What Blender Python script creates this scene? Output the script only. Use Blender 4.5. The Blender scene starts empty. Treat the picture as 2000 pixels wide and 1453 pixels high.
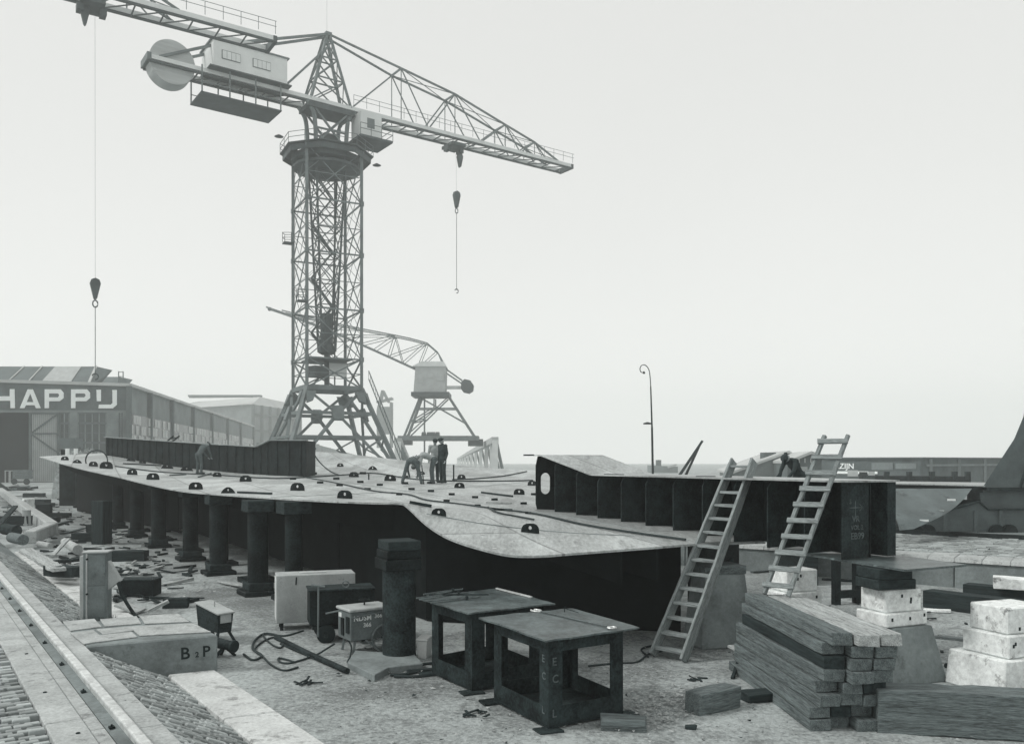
import bpy, bmesh, math, random
import numpy as np
from mathutils import Vector as V, Matrix, Euler
from mathutils.bvhtree import BVHTree
from mathutils.geometry import delaunay_2d_cdt, tessellate_polygon
random.seed(7)
R = math.radians
scene = bpy.context.scene
COL = scene.collection

# ---------------------------------------------------------------- camera, sky, sun, exposure
CZ, F, H = 3.12, 1320.0, 780.0        # eye height (m), focal length and horizon row in pixels of the 2000 px wide scan
cam_d = bpy.data.cameras.new('camera')
cam_d.sensor_width = 36.0
# the print itself, without its mount, covers columns 222-1802 and rows 70-1216 of the scan and fills the frame
PW, PCX, PCY = 1580.0, 1012.0, 643.0
cam_d.lens = F / PW * 36.0
cam_d.shift_x = (PCX - 1000.0) / PW
cam_d.shift_y = (H - PCY) / PW
cam_d.clip_start, cam_d.clip_end = 0.1, 6000.0
cam = bpy.data.objects.new('camera', cam_d)
cam.location = (0, 0, CZ)
cam.rotation_euler = (R(90), 0, 0)
COL.objects.link(cam)
scene.camera = cam

SUN_EL, SUN_AZ = 44.0, 262.0          # high soft light from the left, a little behind the camera
world = bpy.data.worlds.new('World')
scene.world = world
world.use_nodes = True
nt = world.node_tree
nt.nodes.clear()
out = nt.nodes.new('ShaderNodeOutputWorld')
bg = nt.nodes.new('ShaderNodeBackground')
sky = nt.nodes.new('ShaderNodeTexSky')
sky.sky_type = 'NISHITA'
sky.sun_disc = False
sky.sun_elevation = R(SUN_EL)
sky.sun_rotation = R(SUN_AZ)
sky.dust_density = 4.0
hs = nt.nodes.new('ShaderNodeHueSaturation')
hs.inputs['Saturation'].default_value = 0.0
sc_ = nt.nodes.new('ShaderNodeVectorMath'); sc_.operation = 'SCALE'; sc_.inputs['Scale'].default_value = 0.10
mx = nt.nodes.new('ShaderNodeMix'); mx.data_type = 'RGBA'
mx.inputs['Factor'].default_value = 0.93          # a closed overcast lid over the clear sky
mx.inputs['B'].default_value = (0.655, 0.66, 0.645, 1)
nt.links.new(sky.outputs['Color'], hs.inputs['Color'])
nt.links.new(hs.outputs['Color'], sc_.inputs[0])
nt.links.new(sc_.outputs['Vector'], mx.inputs['A'])
tcw = nt.nodes.new('ShaderNodeTexCoord'); sep = nt.nodes.new('ShaderNodeSeparateXYZ')
nt.links.new(tcw.outputs['Generated'], sep.inputs[0])
inv = nt.nodes.new('ShaderNodeMath'); inv.operation = 'SUBTRACT'; inv.inputs[0].default_value = 1.0; inv.use_clamp = True
nt.links.new(sep.outputs['Z'], inv.inputs[1])
pw = nt.nodes.new('ShaderNodeMath'); pw.operation = 'POWER'; pw.inputs[1].default_value = 5.0
nt.links.new(inv.outputs[0], pw.inputs[0])
ma = nt.nodes.new('ShaderNodeMath'); ma.operation = 'MULTIPLY_ADD'; ma.inputs[1].default_value = 0.48; ma.inputs[2].default_value = 1.0   # the lid pales toward the horizon
nt.links.new(pw.outputs[0], ma.inputs[0])
gs = nt.nodes.new('ShaderNodeVectorMath'); gs.operation = 'SCALE'
cl = nt.nodes.new('ShaderNodeTexNoise'); cl.inputs['Scale'].default_value = 2.2; cl.inputs['Detail'].default_value = 4
nt.links.new(tcw.outputs['Generated'], cl.inputs['Vector'])
cm = nt.nodes.new('ShaderNodeMapRange'); cm.inputs['To Min'].default_value = 0.965; cm.inputs['To Max'].default_value = 1.035   # faint unevenness of the cloud
nt.links.new(cl.outputs['Fac'], cm.inputs['Value'])
cs = nt.nodes.new('ShaderNodeVectorMath'); cs.operation = 'SCALE'
nt.links.new(mx.outputs['Result'], cs.inputs[0]); nt.links.new(cm.outputs[0], cs.inputs['Scale'])
nt.links.new(cs.outputs['Vector'], gs.inputs[0]); nt.links.new(ma.outputs[0], gs.inputs['Scale'])
nt.links.new(gs.outputs['Vector'], bg.inputs['Color'])
bg.inputs['Strength'].default_value = 1.0
nt.links.new(bg.outputs['Background'], out.inputs['Surface'])

sun_d = bpy.data.lights.new('sun', 'SUN')
sun_d.energy = 1.5
sun_d.angle = R(11)
sun_d.color = (1.0, 0.98, 0.95)
sun = bpy.data.objects.new('sun', sun_d)
_d = V((math.sin(R(SUN_AZ)) * math.cos(R(SUN_EL)), math.cos(R(SUN_AZ)) * math.cos(R(SUN_EL)), math.sin(R(SUN_EL))))
sun.rotation_euler = _d.to_track_quat('Z', 'Y').to_euler()
COL.objects.link(sun)

scene.view_settings.view_transform = 'Standard'
scene.view_settings.look = 'None'
scene.view_settings.exposure = 0.3
scene.view_settings.gamma = 1.0
scene.view_settings.use_curve_mapping = False
scene.render.engine = 'CYCLES'
scene.cycles.max_bounces = 6
scene.cycles.volume_bounces = 3
scene.cycles.use_denoising = True

# ---------------------------------------------------------------- helpers
def gp(x, y, z=0.0):
    """the point of the level z that the frame shows at pixel x, y"""
    Y = F * (CZ - z) / (y - H)
    return V(((x - 1000) * Y / F, Y, z))

def at(x, y, Y):
    """the point at distance Y shown at pixel x, y"""
    return V(((x - 1000) * Y / F, Y, CZ - (y - H) * Y / F))

MATS = {}
def M(name, g, rough=0.85, var=0.3, scale=2.0, bump=0.25, bscale=30.0, metal=0.0, stretch=(1, 1, 1), tint=None,
      spots=None, spot_scale=6.0, spot_amt=0.55, island=0.0, coord='Object', bdist=0.02, fine=0.5, ramp=0.14, plates=None):
    """a procedural grey surface: broad mottling, fine grain, optional spots and per-piece shade"""
    if tint is None:      # the print is toned: deep greys lean to slate, pale ones stay neutral
        k = min(1.0, max(0.0, (g - 0.03) / 0.45)) ** 0.5
        tint = (0.70 + 0.26 * k, 1.0, 1.03 - 0.04 * k)
    m = bpy.data.materials.new(name)
    m.use_nodes = True
    n, l = m.node_tree.nodes, m.node_tree.links
    p = n['Principled BSDF']
    p.inputs['Roughness'].default_value = rough
    p.inputs['Metallic'].default_value = metal
    p.inputs['Specular IOR Level'].default_value = 0.08 if g < 0.06 else 0.25
    tc = n.new('ShaderNodeTexCoord'); oi = n.new('ShaderNodeObjectInfo')
    off = n.new('ShaderNodeVectorMath'); off.operation = 'MULTIPLY_ADD'
    off.inputs[1].default_value = (37.0, 19.0, 53.0)
    l.new(oi.outputs['Random'], off.inputs[0]); l.new(tc.outputs[coord], off.inputs[2])
    mp = n.new('ShaderNodeMapping'); mp.inputs['Scale'].default_value = stretch
    l.new(off.outputs[0], mp.inputs['Vector'])
    a = n.new('ShaderNodeTexNoise'); a.inputs['Scale'].default_value = scale; a.inputs['Detail'].default_value = 6; a.inputs['Roughness'].default_value = 0.62
    b = n.new('ShaderNodeTexNoise'); b.inputs['Scale'].default_value = bscale; b.inputs['Detail'].default_value = 5; b.inputs['Roughness'].default_value = 0.7
    l.new(mp.outputs[0], a.inputs['Vector']); l.new(mp.outputs[0], b.inputs['Vector'])
    mixf = n.new('ShaderNodeMix'); mixf.inputs['Factor'].default_value = fine * 0.7
    l.new(a.outputs['Fac'], mixf.inputs['A']); l.new(b.outputs['Fac'], mixf.inputs['B'])
    src = mixf.outputs['Result']
    if island:
        ge = n.new('ShaderNodeNewGeometry')
        ad = n.new('ShaderNodeMath'); ad.operation = 'ADD'
        l.new(ge.outputs['Random Per Island'], ad.inputs[0]); l.new(oi.outputs['Random'], ad.inputs[1])
        fr = n.new('ShaderNodeMath'); fr.operation = 'FRACT'; l.new(ad.outputs[0], fr.inputs[0])
        m2 = n.new('ShaderNodeMix'); m2.inputs['Factor'].default_value = island
        l.new(src, m2.inputs['A']); l.new(fr.outputs[0], m2.inputs['B'])
        src = m2.outputs['Result']
    cr = n.new('ShaderNodeValToRGB')
    e = cr.color_ramp.elements
    lo, hi = g * (1 - var), g * (1 + var)
    e[0].position, e[1].position = 0.5 - ramp, 0.5 + ramp
    if island: e[0].position, e[1].position = 0.15, 0.85
    e[0].color = (lo * tint[0], lo * tint[1], lo * tint[2], 1)
    e[1].color = (hi * tint[0], hi * tint[1], hi * tint[2], 1)
    l.new(src, cr.inputs['Fac'])
    col = cr.outputs['Color']
    if spots is not None:
        s = n.new('ShaderNodeTexNoise'); s.inputs['Scale'].default_value = spot_scale; s.inputs['Detail'].default_value = 8; s.inputs['Roughness'].default_value = 0.75
        l.new(mp.outputs[0], s.inputs['Vector'])
        sr = n.new('ShaderNodeValToRGB')
        sr.color_ramp.elements[0].position, sr.color_ramp.elements[1].position = spot_amt, spot_amt + 0.1
        l.new(s.outputs['Fac'], sr.inputs['Fac'])
        mc = n.new('ShaderNodeMix'); mc.data_type = 'RGBA'
        mc.inputs['B'].default_value = (spots * tint[0], spots * tint[1], spots * tint[2], 1)
        l.new(sr.outputs['Color'], mc.inputs['Factor']); l.new(col, mc.inputs['A'])
        col = mc.outputs['Result']
    if plates:            # single plates of slightly different tone with flush weld lines between them
        bk = n.new('ShaderNodeTexBrick'); pm = n.new('ShaderNodeMapping'); pm.inputs['Rotation'].default_value = (0, 0, plates)
        l.new(tc.outputs['Object'], pm.inputs['Vector']); l.new(pm.outputs[0], bk.inputs['Vector'])
        bk.inputs['Scale'].default_value = 1.0; bk.inputs['Brick Width'].default_value = 8.5; bk.inputs['Row Height'].default_value = 1.9; bk.inputs['Mortar Size'].default_value = 0.03
        bk.inputs['Color1'].default_value = (0.78, 0.78, 0.78, 1); bk.inputs['Color2'].default_value = (1.12, 1.12, 1.12, 1); bk.inputs['Mortar'].default_value = (0.55, 0.55, 0.55, 1)
        ml = n.new('ShaderNodeMix'); ml.data_type = 'RGBA'; ml.blend_type = 'MULTIPLY'; ml.inputs['Factor'].default_value = 1.0
        l.new(col, ml.inputs['A']); l.new(bk.outputs['Color'], ml.inputs['B']); col = ml.outputs['Result']
    l.new(col, p.inputs['Base Color'])
    if bump:
        bm_ = n.new('ShaderNodeBump'); bm_.inputs['Strength'].default_value = bump; bm_.inputs['Distance'].default_value = bdist
        l.new(mixf.outputs['Result'], bm_.inputs['Height']); l.new(bm_.outputs['Normal'], p.inputs['Normal'])
    MATS[name] = m
    return m

def frame_of(p, q, up=V((0, 0, 1))):
    d = (q - p); L = d.length; x = d / max(L, 1e-9)
    if abs(x.dot(up)) > 0.98: up = V((0, 1, 0)) if abs(x.y) < 0.9 else V((1, 0, 0))
    y = up.cross(x).normalized(); z = x.cross(y)
    return x, y, z, L

class MB:
    """collects shapes; build() links them as one mesh object"""
    def __init__(s): s.v = []; s.f = []
    def add(s, vs, fs):
        o = len(s.v); s.v += [V(p) for p in vs]; s.f += [[i + o for i in f] for f in fs]; return s
    def hexa(s, b, t):
        return s.add(list(b) + list(t), [(3, 2, 1, 0), (4, 5, 6, 7), (0, 1, 5, 4), (1, 2, 6, 5), (2, 3, 7, 6), (3, 0, 4, 7)])
    def box(s, c, size, rz=0.0, mat=None):
        c = V(c); x, y, z = size[0] / 2, size[1] / 2, size[2] / 2
        m = mat if mat is not None else Matrix.Rotation(rz, 3, 'Z')
        q = [V(k) for k in ((-x, -y, -z), (x, -y, -z), (x, y, -z), (-x, y, -z), (-x, -y, z), (x, -y, z), (x, y, z), (-x, y, z))]
        q = [c + m @ k for k in q]
        return s.hexa(q[:4], q[4:])
    def beam(s, p, q, w, h=None, up=V((0, 0, 1))):
        p, q = V(p), V(q); h = w if h is None else h
        x, y, z, L = frame_of(p, q, up)
        y, z = y * w / 2, z * h / 2
        return s.hexa([p - y - z, q - y - z, q + y - z, p + y - z], [p - y + z, q - y + z, q + y + z, p + y + z])
    def tube(s, p, q, r0, r1=None, n=10, cap=True):
        p, q = V(p), V(q); r1 = r0 if r1 is None else r1
        x, y, z, L = frame_of(p, q)
        a = [p + (y * math.cos(2 * math.pi * i / n) + z * math.sin(2 * math.pi * i / n)) * r0 for i in range(n)]
        b = [q + (y * math.cos(2 * math.pi * i / n) + z * math.sin(2 * math.pi * i / n)) * r1 for i in range(n)]
        fs = [(i, (i + 1) % n, n + (i + 1) % n, n + i) for i in range(n)]
        if cap: fs += [tuple(range(n))[::-1], tuple(range(n, 2 * n))]
        return s.add(a + b, fs)
    def path(s, pts, r, n=6):
        pts = [V(p) for p in pts]; rings = []
        for i, p in enumerate(pts):
            d = (pts[min(i + 1, len(pts) - 1)] - pts[max(i - 1, 0)])
            if d.length < 1e-6: d = V((1, 0, 0))
            x, y, z, L = frame_of(p, p + d)
            rings.append([p + (y * math.cos(2 * math.pi * k / n) + z * math.sin(2 * math.pi * k / n)) * r for k in range(n)])
        fs = []
        for i in range(len(rings) - 1):
            for k in range(n):
                fs.append((i * n + k, i * n + (k + 1) % n, (i + 1) * n + (k + 1) % n, (i + 1) * n + k))
        fs += [tuple(range(n))[::-1], tuple(range((len(rings) - 1) * n, len(rings) * n))]
        return s.add([p for r_ in rings for p in r_], fs)
    def prism(s, poly, ext):
        poly = [V(p) for p in poly]; ext = V(ext); n = len(poly)
        fs = [tuple(range(n))[::-1], tuple(range(n, 2 * n))] + [(i, (i + 1) % n, n + (i + 1) % n, n + i) for i in range(n)]
        return s.add(poly + [p + ext for p in poly], fs)
    def holed(s, outer, inner, ext):
        """a slab between an outer and an inner outline of equal count"""
        o = [V(p) for p in outer]; i = [V(p) for p in inner]; ext = V(ext); n = len(o)
        vs = o + i + [p + ext for p in o] + [p + ext for p in i]
        fs = []
        for k in range(n):
            j = (k + 1) % n
            fs += [(k, n + k, n + j, j), (2 * n + k, 2 * n + j, 3 * n + j, 3 * n + k), (k, j, 2 * n + j, 2 * n + k), (n + k, 3 * n + k, 3 * n + j, n + j)]
        return s.add(vs, fs)
    def lathe(s, prof, n=16, c=(0, 0, 0), mat=None):
        c = V(c); m = mat if mat is not None else Matrix.Identity(3)
        vs = [c + m @ V((r * math.cos(2 * math.pi * k / n), r * math.sin(2 * math.pi * k / n), z)) for r, z in prof for k in range(n)]
        fs = []
        for i in range(len(prof) - 1):
            for k in range(n):
                fs.append((i * n + k, i * n + (k + 1) % n, (i + 1) * n + (k + 1) % n, (i + 1) * n + k))
        fs += [tuple(range(n))[::-1], tuple(range((len(prof) - 1) * n, len(prof) * n))]
        return s.add(vs, fs)
    def build(s, name, mat, parent=None, smooth=False, bevel=0.0, label=None, cat=None, group=None, kind=None):
        me = bpy.data.meshes.new(name)
        org = V((0, 0, 0))
        vs = s.v
        if parent is None and vs and kind != 'structure':
            xs = [p.x for p in vs]; ys = [p.y for p in vs]; zs = [p.z for p in vs]
            org = V(((min(xs) + max(xs)) / 2, (min(ys) + max(ys)) / 2, min(zs)))
        elif parent is not None:
            org = -V(parent.get('_o', (0, 0, 0)))  # parts are given in world coordinates
            vs = [p + org for p in vs]; org = V((0, 0, 0))
        me.from_pydata([tuple(p - org) for p in vs], [], s.f)
        me.validate()
        bm = bmesh.new(); bm.from_mesh(me); bmesh.ops.recalc_face_normals(bm, faces=bm.faces); bm.to_mesh(me); bm.free()
        me.materials.append(MATS[mat])
        if smooth:
            me.polygons.foreach_set('use_smooth', [True] * len(me.polygons))
            try: me.set_sharp_from_angle(angle=R(40))
            except Exception: pass
        o = bpy.data.objects.new(name, me); COL.objects.link(o); o.location = org
        if parent is not None:
            o.parent = parent
            o['_o'] = tuple(V(parent.get('_o', (0, 0, 0))))
        else:
            o['_o'] = tuple(org)
        if bevel:
            b = o.modifiers.new('edge', 'BEVEL'); b.width = bevel; b.segments = 1; b.limit_method = 'ANGLE'
        tag(o, label, cat, group, kind)
        return o

def tag(o, label=None, cat=None, group=None, kind=None):
    if label: o['label'] = label
    if cat: o['category'] = cat
    if group: o['group'] = group
    if kind: o['kind'] = kind
    return o

def thing(name, label, cat, loc, group=None, kind=None):
    """an empty at the thing's base; its parts are given in world coordinates"""
    o = bpy.data.objects.new(name, None); COL.objects.link(o)
    o.location = V(loc); o['_o'] = tuple(V(loc)); o.empty_display_size = 0.3
    return tag(o, label, cat, group, kind)

def timber(name, label, cat, p, q, w, h, mat, parent=None, group=None, bevel=0.008, roll=0.0, up=V((0, 0, 1)), jit=0.0):
    """a squared length from p to q with its grain along its own X axis"""
    p, q = V(p), V(q); x, y, z, L = frame_of(p, q, up)
    me = bpy.data.meshes.new(name)
    a, b, c = L / 2, w / 2, h / 2
    ns = max(1, int(L / 0.22)) if jit else 1
    vs = []
    for k_ in range(ns + 1):
        x_ = -a + L * k_ / ns
        for cy, cz_ in ((-b, -c), (b, -c), (b, c), (-b, c)):
            e_ = 1.0 if 0 < k_ < ns else 2.2
            vs.append(V((x_ + (random.uniform(-jit, jit) * 1.6 if k_ in (0, ns) else 0), cy + random.uniform(-jit, jit) * e_ * .8, cz_ + random.uniform(-jit, jit) * e_ * .8)))
    fs = [(0, 1, 2, 3), (4 * ns + 3, 4 * ns + 2, 4 * ns + 1, 4 * ns)]
    for k_ in range(ns):
        for q_ in range(4): fs.append((4 * k_ + q_, 4 * (k_ + 1) + q_, 4 * (k_ + 1) + (q_ + 1) % 4, 4 * k_ + (q_ + 1) % 4))
    me.from_pydata([tuple(k) for k in vs], [], fs)
    bm_ = bmesh.new(); bm_.from_mesh(me); bmesh.ops.recalc_face_normals(bm_, faces=bm_.faces); bm_.to_mesh(me); bm_.free()
    me.materials.append(MATS[mat])
    o = bpy.data.objects.new(name, me); COL.objects.link(o)
    rot = Matrix((x, y, z)).transposed() @ Matrix.Rotation(roll, 3, 'X')
    c0 = (p + q) / 2
    if parent is not None:
        o.parent = parent; c0 = c0 - V(parent.get('_o', (0, 0, 0)))
    o.matrix_local = Matrix.Translation(c0) @ rot.to_4x4()
    o['_o'] = tuple((p + q) / 2)
    if bevel:
        b_ = o.modifiers.new('edge', 'BEVEL'); b_.width = bevel; b_.segments = 2; b_.limit_method = 'ANGLE'; b_.angle_limit = R(50)
    return tag(o, label, cat, group)

def lettering(text, size, mat, parent, origin, xdir, ydir, depth=0.004, name='lettering'):
    cu = bpy.data.curves.new(name, 'FONT'); cu.body = text; cu.size = size; cu.extrude = depth
    cu.resolution_u = 3; cu.offset = size * 0.018
    cu.materials.append(MATS[mat])
    o = bpy.data.objects.new(name, cu); COL.objects.link(o)
    x = V(xdir).normalized(); y = V(ydir).normalized(); z = x.cross(y)
    m = Matrix((x, y, z)).transposed().to_4x4()
    loc = V(origin)
    if parent is not None:
        o.parent = parent; loc = loc - V(parent.get('_o', (0, 0, 0)))
    mw_ = Matrix.Translation(loc) @ m
    dg = bpy.context.evaluated_depsgraph_get()
    me = bpy.data.meshes.new_from_object(o.evaluated_get(dg)); me.name = name
    bpy.data.objects.remove(o); bpy.data.curves.remove(cu)
    if not me.materials: me.materials.append(MATS[mat])
    o = bpy.data.objects.new(name, me); COL.objects.link(o)
    if parent is not None: o.parent = parent
    o.matrix_local = mw_
    return o

def arc_pts(pts, k=8):
    """a smooth curve through the points"""
    pts = [V(p) for p in pts]; outp = []
    P = [pts[0] * 2 - pts[1]] + pts + [pts[-1] * 2 - pts[-2]]
    for i in range(1, len(P) - 2):
        for j in range(k):
            t = j / k
            a, b, c, d = P[i - 1], P[i], P[i + 1], P[i + 2]
            outp.append(0.5 * ((2 * b) + (c - a) * t + (2 * a - 5 * b + 4 * c - d) * t * t + (3 * b - 3 * c + d - a) * t ** 3))
    outp.append(pts[-1])
    return outp

# ---------------------------------------------------------------- materials
M('dirt', 0.34, var=0.5, scale=0.45, bump=1.0, bscale=17.0, spots=0.18, spot_scale=1.1, spot_amt=0.54, bdist=0.06, fine=0.72, ramp=0.09)
M('concrete', 0.42, var=0.32, scale=2.2, bump=0.6, bscale=25, spots=0.19, spot_scale=3.5, spot_amt=0.56, fine=0.8)
M('white_strip', 0.58, var=0.25, scale=1.2, bump=0.5, bscale=20, spots=0.27, spot_scale=2.6, spot_amt=0.53, fine=0.8)
M('old_concrete', 0.23, var=0.35, scale=1.2, bump=0.6, bscale=14, spots=0.14, spot_scale=2.2, spot_amt=0.57)
M('sett', 0.35, var=0.5, scale=5, bump=0.6, bscale=40, island=0.5)
M('joint_soil', 0.075, var=0.3, scale=5, bump=0.6, bscale=30)
M('rail_steel', 0.62, rough=0.35, var=0.35, scale=6, bump=0.1, metal=0.25, stretch=(1, 1, 1), spots=0.25, spot_scale=5, spot_amt=0.58)
M('underside_shade', 0.009, rough=0.8, var=0.4, scale=2, bump=0.1)  # deep shade under the shell put into a near-black colour
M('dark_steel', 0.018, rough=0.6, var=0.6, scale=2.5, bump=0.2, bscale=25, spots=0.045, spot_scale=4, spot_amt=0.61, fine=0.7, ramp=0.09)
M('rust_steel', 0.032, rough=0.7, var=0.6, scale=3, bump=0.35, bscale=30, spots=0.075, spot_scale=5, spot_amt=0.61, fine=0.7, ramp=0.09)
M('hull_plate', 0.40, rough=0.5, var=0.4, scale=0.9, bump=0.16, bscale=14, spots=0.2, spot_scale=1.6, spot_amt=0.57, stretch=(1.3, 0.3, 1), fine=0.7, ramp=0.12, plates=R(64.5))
M('plate_dark', 0.13, rough=0.6, var=0.35, scale=1.0, bump=0.1, spots=0.06, spot_scale=1.2, spot_amt=0.56)
M('hull_rim', 0.27, rough=0.6, var=0.3, scale=1, bump=0.1)
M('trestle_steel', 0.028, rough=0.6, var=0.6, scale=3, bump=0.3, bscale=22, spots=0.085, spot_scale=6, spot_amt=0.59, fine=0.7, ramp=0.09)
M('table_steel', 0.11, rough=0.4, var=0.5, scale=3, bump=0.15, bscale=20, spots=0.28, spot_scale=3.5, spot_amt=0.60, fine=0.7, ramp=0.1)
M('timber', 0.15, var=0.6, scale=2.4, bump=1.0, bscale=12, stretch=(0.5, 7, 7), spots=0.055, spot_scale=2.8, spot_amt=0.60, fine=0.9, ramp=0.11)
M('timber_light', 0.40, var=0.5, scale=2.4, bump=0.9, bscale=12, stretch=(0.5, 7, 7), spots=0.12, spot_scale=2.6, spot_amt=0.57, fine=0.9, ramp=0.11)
M('timber_dark', 0.038, var=0.5, scale=2.2, bump=0.6, bscale=14, stretch=(0.6, 7, 7))
M('ladder_wood', 0.27, var=0.5, scale=2.6, bump=0.9, bscale=16, stretch=(0.7, 8, 8), spots=0.07, spot_scale=2.6, spot_amt=0.58, fine=0.9, ramp=0.11)
M('white_block', 0.8, var=0.28, scale=2.4, bump=0.6, bscale=14, spots=0.2, spot_scale=2.8, spot_amt=0.57, fine=0.8)
M('knot', 0.03, var=0.2)
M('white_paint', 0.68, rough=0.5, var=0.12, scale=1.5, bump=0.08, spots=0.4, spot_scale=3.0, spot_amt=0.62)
M('grey_paint', 0.17, rough=0.55, var=0.3, scale=2.5, bump=0.15, spots=0.10, spot_scale=4, spot_amt=0.57)
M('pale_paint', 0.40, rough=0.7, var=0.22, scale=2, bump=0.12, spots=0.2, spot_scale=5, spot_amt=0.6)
M('chalk', 0.85, var=0.1, bump=0)
M('chalk_faint', 0.11, var=0.5, scale=12, bump=0)
M('black_paint', 0.03, var=0.3, bump=0)
M('rubber', 0.03, rough=0.7, var=0.3, bump=0.1)
M('hose', 0.045, rough=0.6, var=0.3, bump=0.1)
M('crane_steel', 0.16, rough=0.6, var=0.3, scale=0.8, bump=0)
M('crane_dark', 0.08, rough=0.6, var=0.3, scale=0.8, bump=0)
M('crane_house', 0.66, rough=0.7, var=0.1, scale=0.6, bump=0)
M('counterweight', 0.42, rough=0.8, var=0.2, scale=0.6, bump=0, stretch=(0.5, 0.5, 5))
M('brick_wall', 0.12, var=0.3, scale=0.5, bump=0.2, bscale=6)
M('brick_light', 0.21, var=0.25, scale=0.4, bump=0.2, bscale=6)
M('dark_interior', 0.02, var=0.5, scale=0.3, bump=0)
M('roof_felt', 0.13, var=0.25, scale=0.3, bump=0)
M('roof_pale', 0.5, var=0.12, scale=0.2, bump=0)
M('door_paint', 0.42, var=0.2, scale=0.4, bump=0)
M('glass_dark', 0.08, rough=0.25, var=0.3, scale=1, bump=0)
M('glass_pale', 0.42, rough=0.4, var=0.15, scale=1, bump=0)
M('letter_white', 0.95, var=0.06, scale=0.5, bump=0)
M('scrub', 0.35, var=0.6, scale=3, bump=0.5)
M('skin', 0.28, var=0.1, bump=0)
M('cloth_dark', 0.045, var=0.35, scale=8, bump=0.3, bscale=60)
M('cloth_mid', 0.10, var=0.35, scale=8, bump=0.3, bscale=60)
M('cloth_light', 0.34, var=0.25, scale=8, bump=0.3, bscale=60)
M('weed', 0.10, var=0.4, bump=0)
# ---------------------------------------------------------------- ground
def hnoise(x, y):
    return (math.sin(x * 1.7 + 1.3 * math.sin(y * 0.9)) * math.cos(y * 1.3 + math.sin(x * 0.7)) * 0.5 + math.sin(x * 4.1 + y * 2.3) * math.sin(y * 3.7 - x * 1.9) * 0.3)
def axis(a, b, fine):
    out_, x = [], a
    while x < b:
        out_.append(x); x += fine
    return out_
gx = [-640, -500, -400, -200, -120, -80, -55, -40, -30] + axis(-22, 22, 0.4) + [24, 28, 34, 44, 60, 90, 140, 240, 400, 520, 640]
gy = [-30, -12, -4, 0] + axis(2, 34, 0.4) + [36, 40, 46, 54, 64, 80, 105, 140, 190, 260, 360, 520, 700, 890]
g = MB()
nx = len(gx)
g.v = [V((x, y, 0.026 * hnoise(x, y) if abs(x) < 22 and 2 < y < 34 else 0)) for y in gy for x in gx]
g.f = [(j * nx + i, j * nx + i + 1, (j + 1) * nx + i + 1, (j + 1) * nx + i) for j in range(len(gy) - 1) for i in range(nx - 1)]
g.build('ground', 'dirt', smooth=True, kind='structure')

# ---------------------------------------------------------------- the crane track along the left, raised half a metre on a paved slope
QZ = 0.54
QD = V((-0.576, 0.817, 0)); QP = V((0.817, 0.576, 0)); Q0 = gp(441, 1221, QZ)
def qpt(t, o, z): return V((Q0.x, Q0.y, 0)) + QD * t + QP * o + V((0, 0, z))
quay = thing('quay', 'raised concrete crane track with a sett paved slope', None, qpt(0, 0, 0), kind='structure')
T0, T1 = -9.0, 75.0
def qprof(name, prof, mat, t0=T0, t1=T1, parent=quay, **k):
    return MB().prism([qpt(t0, o, z) for o, z in prof], QD * (t1 - t0)).build(name, mat, parent, **k)
qprof('slope_bed', [(-5.1, -0.3), (1.8, -0.3), (1.8, -0.06), (1.34, -0.035), (0.34, QZ - 0.085), (-0.6, QZ - 0.09), (-5.1, QZ - 0.09)], 'joint_soil')
M('paving_far', 0.22, var=0.5, scale=7, bump=0.6, bscale=30, stretch=(3, 3, 1))
qprof('far_paving', [(-60, -0.3), (-5.1, -0.3), (-5.1, QZ - 0.04), (-60, QZ - 0.06)], 'paving_far')
qprof('far_paving', [(-5.1, QZ - .3), (-0.64, QZ - .3), (-0.64, QZ - .03), (-5.1, QZ - 0.035)], 'paving_far', t0=14.02)
qprof('far_paving', [(0.345, QZ - .3), (1.3, -.3), (1.3, .035), (0.345, QZ - 0.03)], 'paving_far', t0=22.05)
for t in np.arange(T0, 40, 2.4):
    MB().prism([qpt(t, o, z) for o, z in ((0.055, QZ - 0.3), (0.33, QZ - 0.3), (0.33, QZ), (0.055, QZ))], QD * 2.39).build('concrete_strip', 'concrete', quay, bevel=0.012)
    MB().prism([qpt(t + 0.7, o, z) for o, z in ((-0.62, QZ - 0.3), (-0.285, QZ - 0.3), (-0.285, QZ - 0.012), (-0.62, QZ - 0.012))], QD * 2.39).build('concrete_strip', 'concrete', quay, bevel=0.012)
    MB().prism([qpt(t + 0.3, o, z) for o, z in ((-0.280, QZ - 0.3), (-0.145, QZ - 0.3), (-0.145, QZ - 0.03), (-0.280, QZ - 0.03))], QD * 2.39).build('groove_plank', 'concrete', quay, bevel=0.01)
for t, L_ in [(-9, 2.9), (-6.1, 2.9), (-3.2, 2.7), (-.5, 2.5), (2.0, 2.58), (6.75, 3.0), (9.75, 3), (12.75, 3), (15.75, 3), (18.75, 3), (21.75, 3)]:
    MB().prism([qpt(t, o, z) for o, z in ((1.32, -0.2), (2.02, -0.2), (2.0, 0.05), (1.34, 0.075))], QD * (L_ - .02)).build('kerb_stone', 'white_strip', quay, bevel=0.02)
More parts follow.
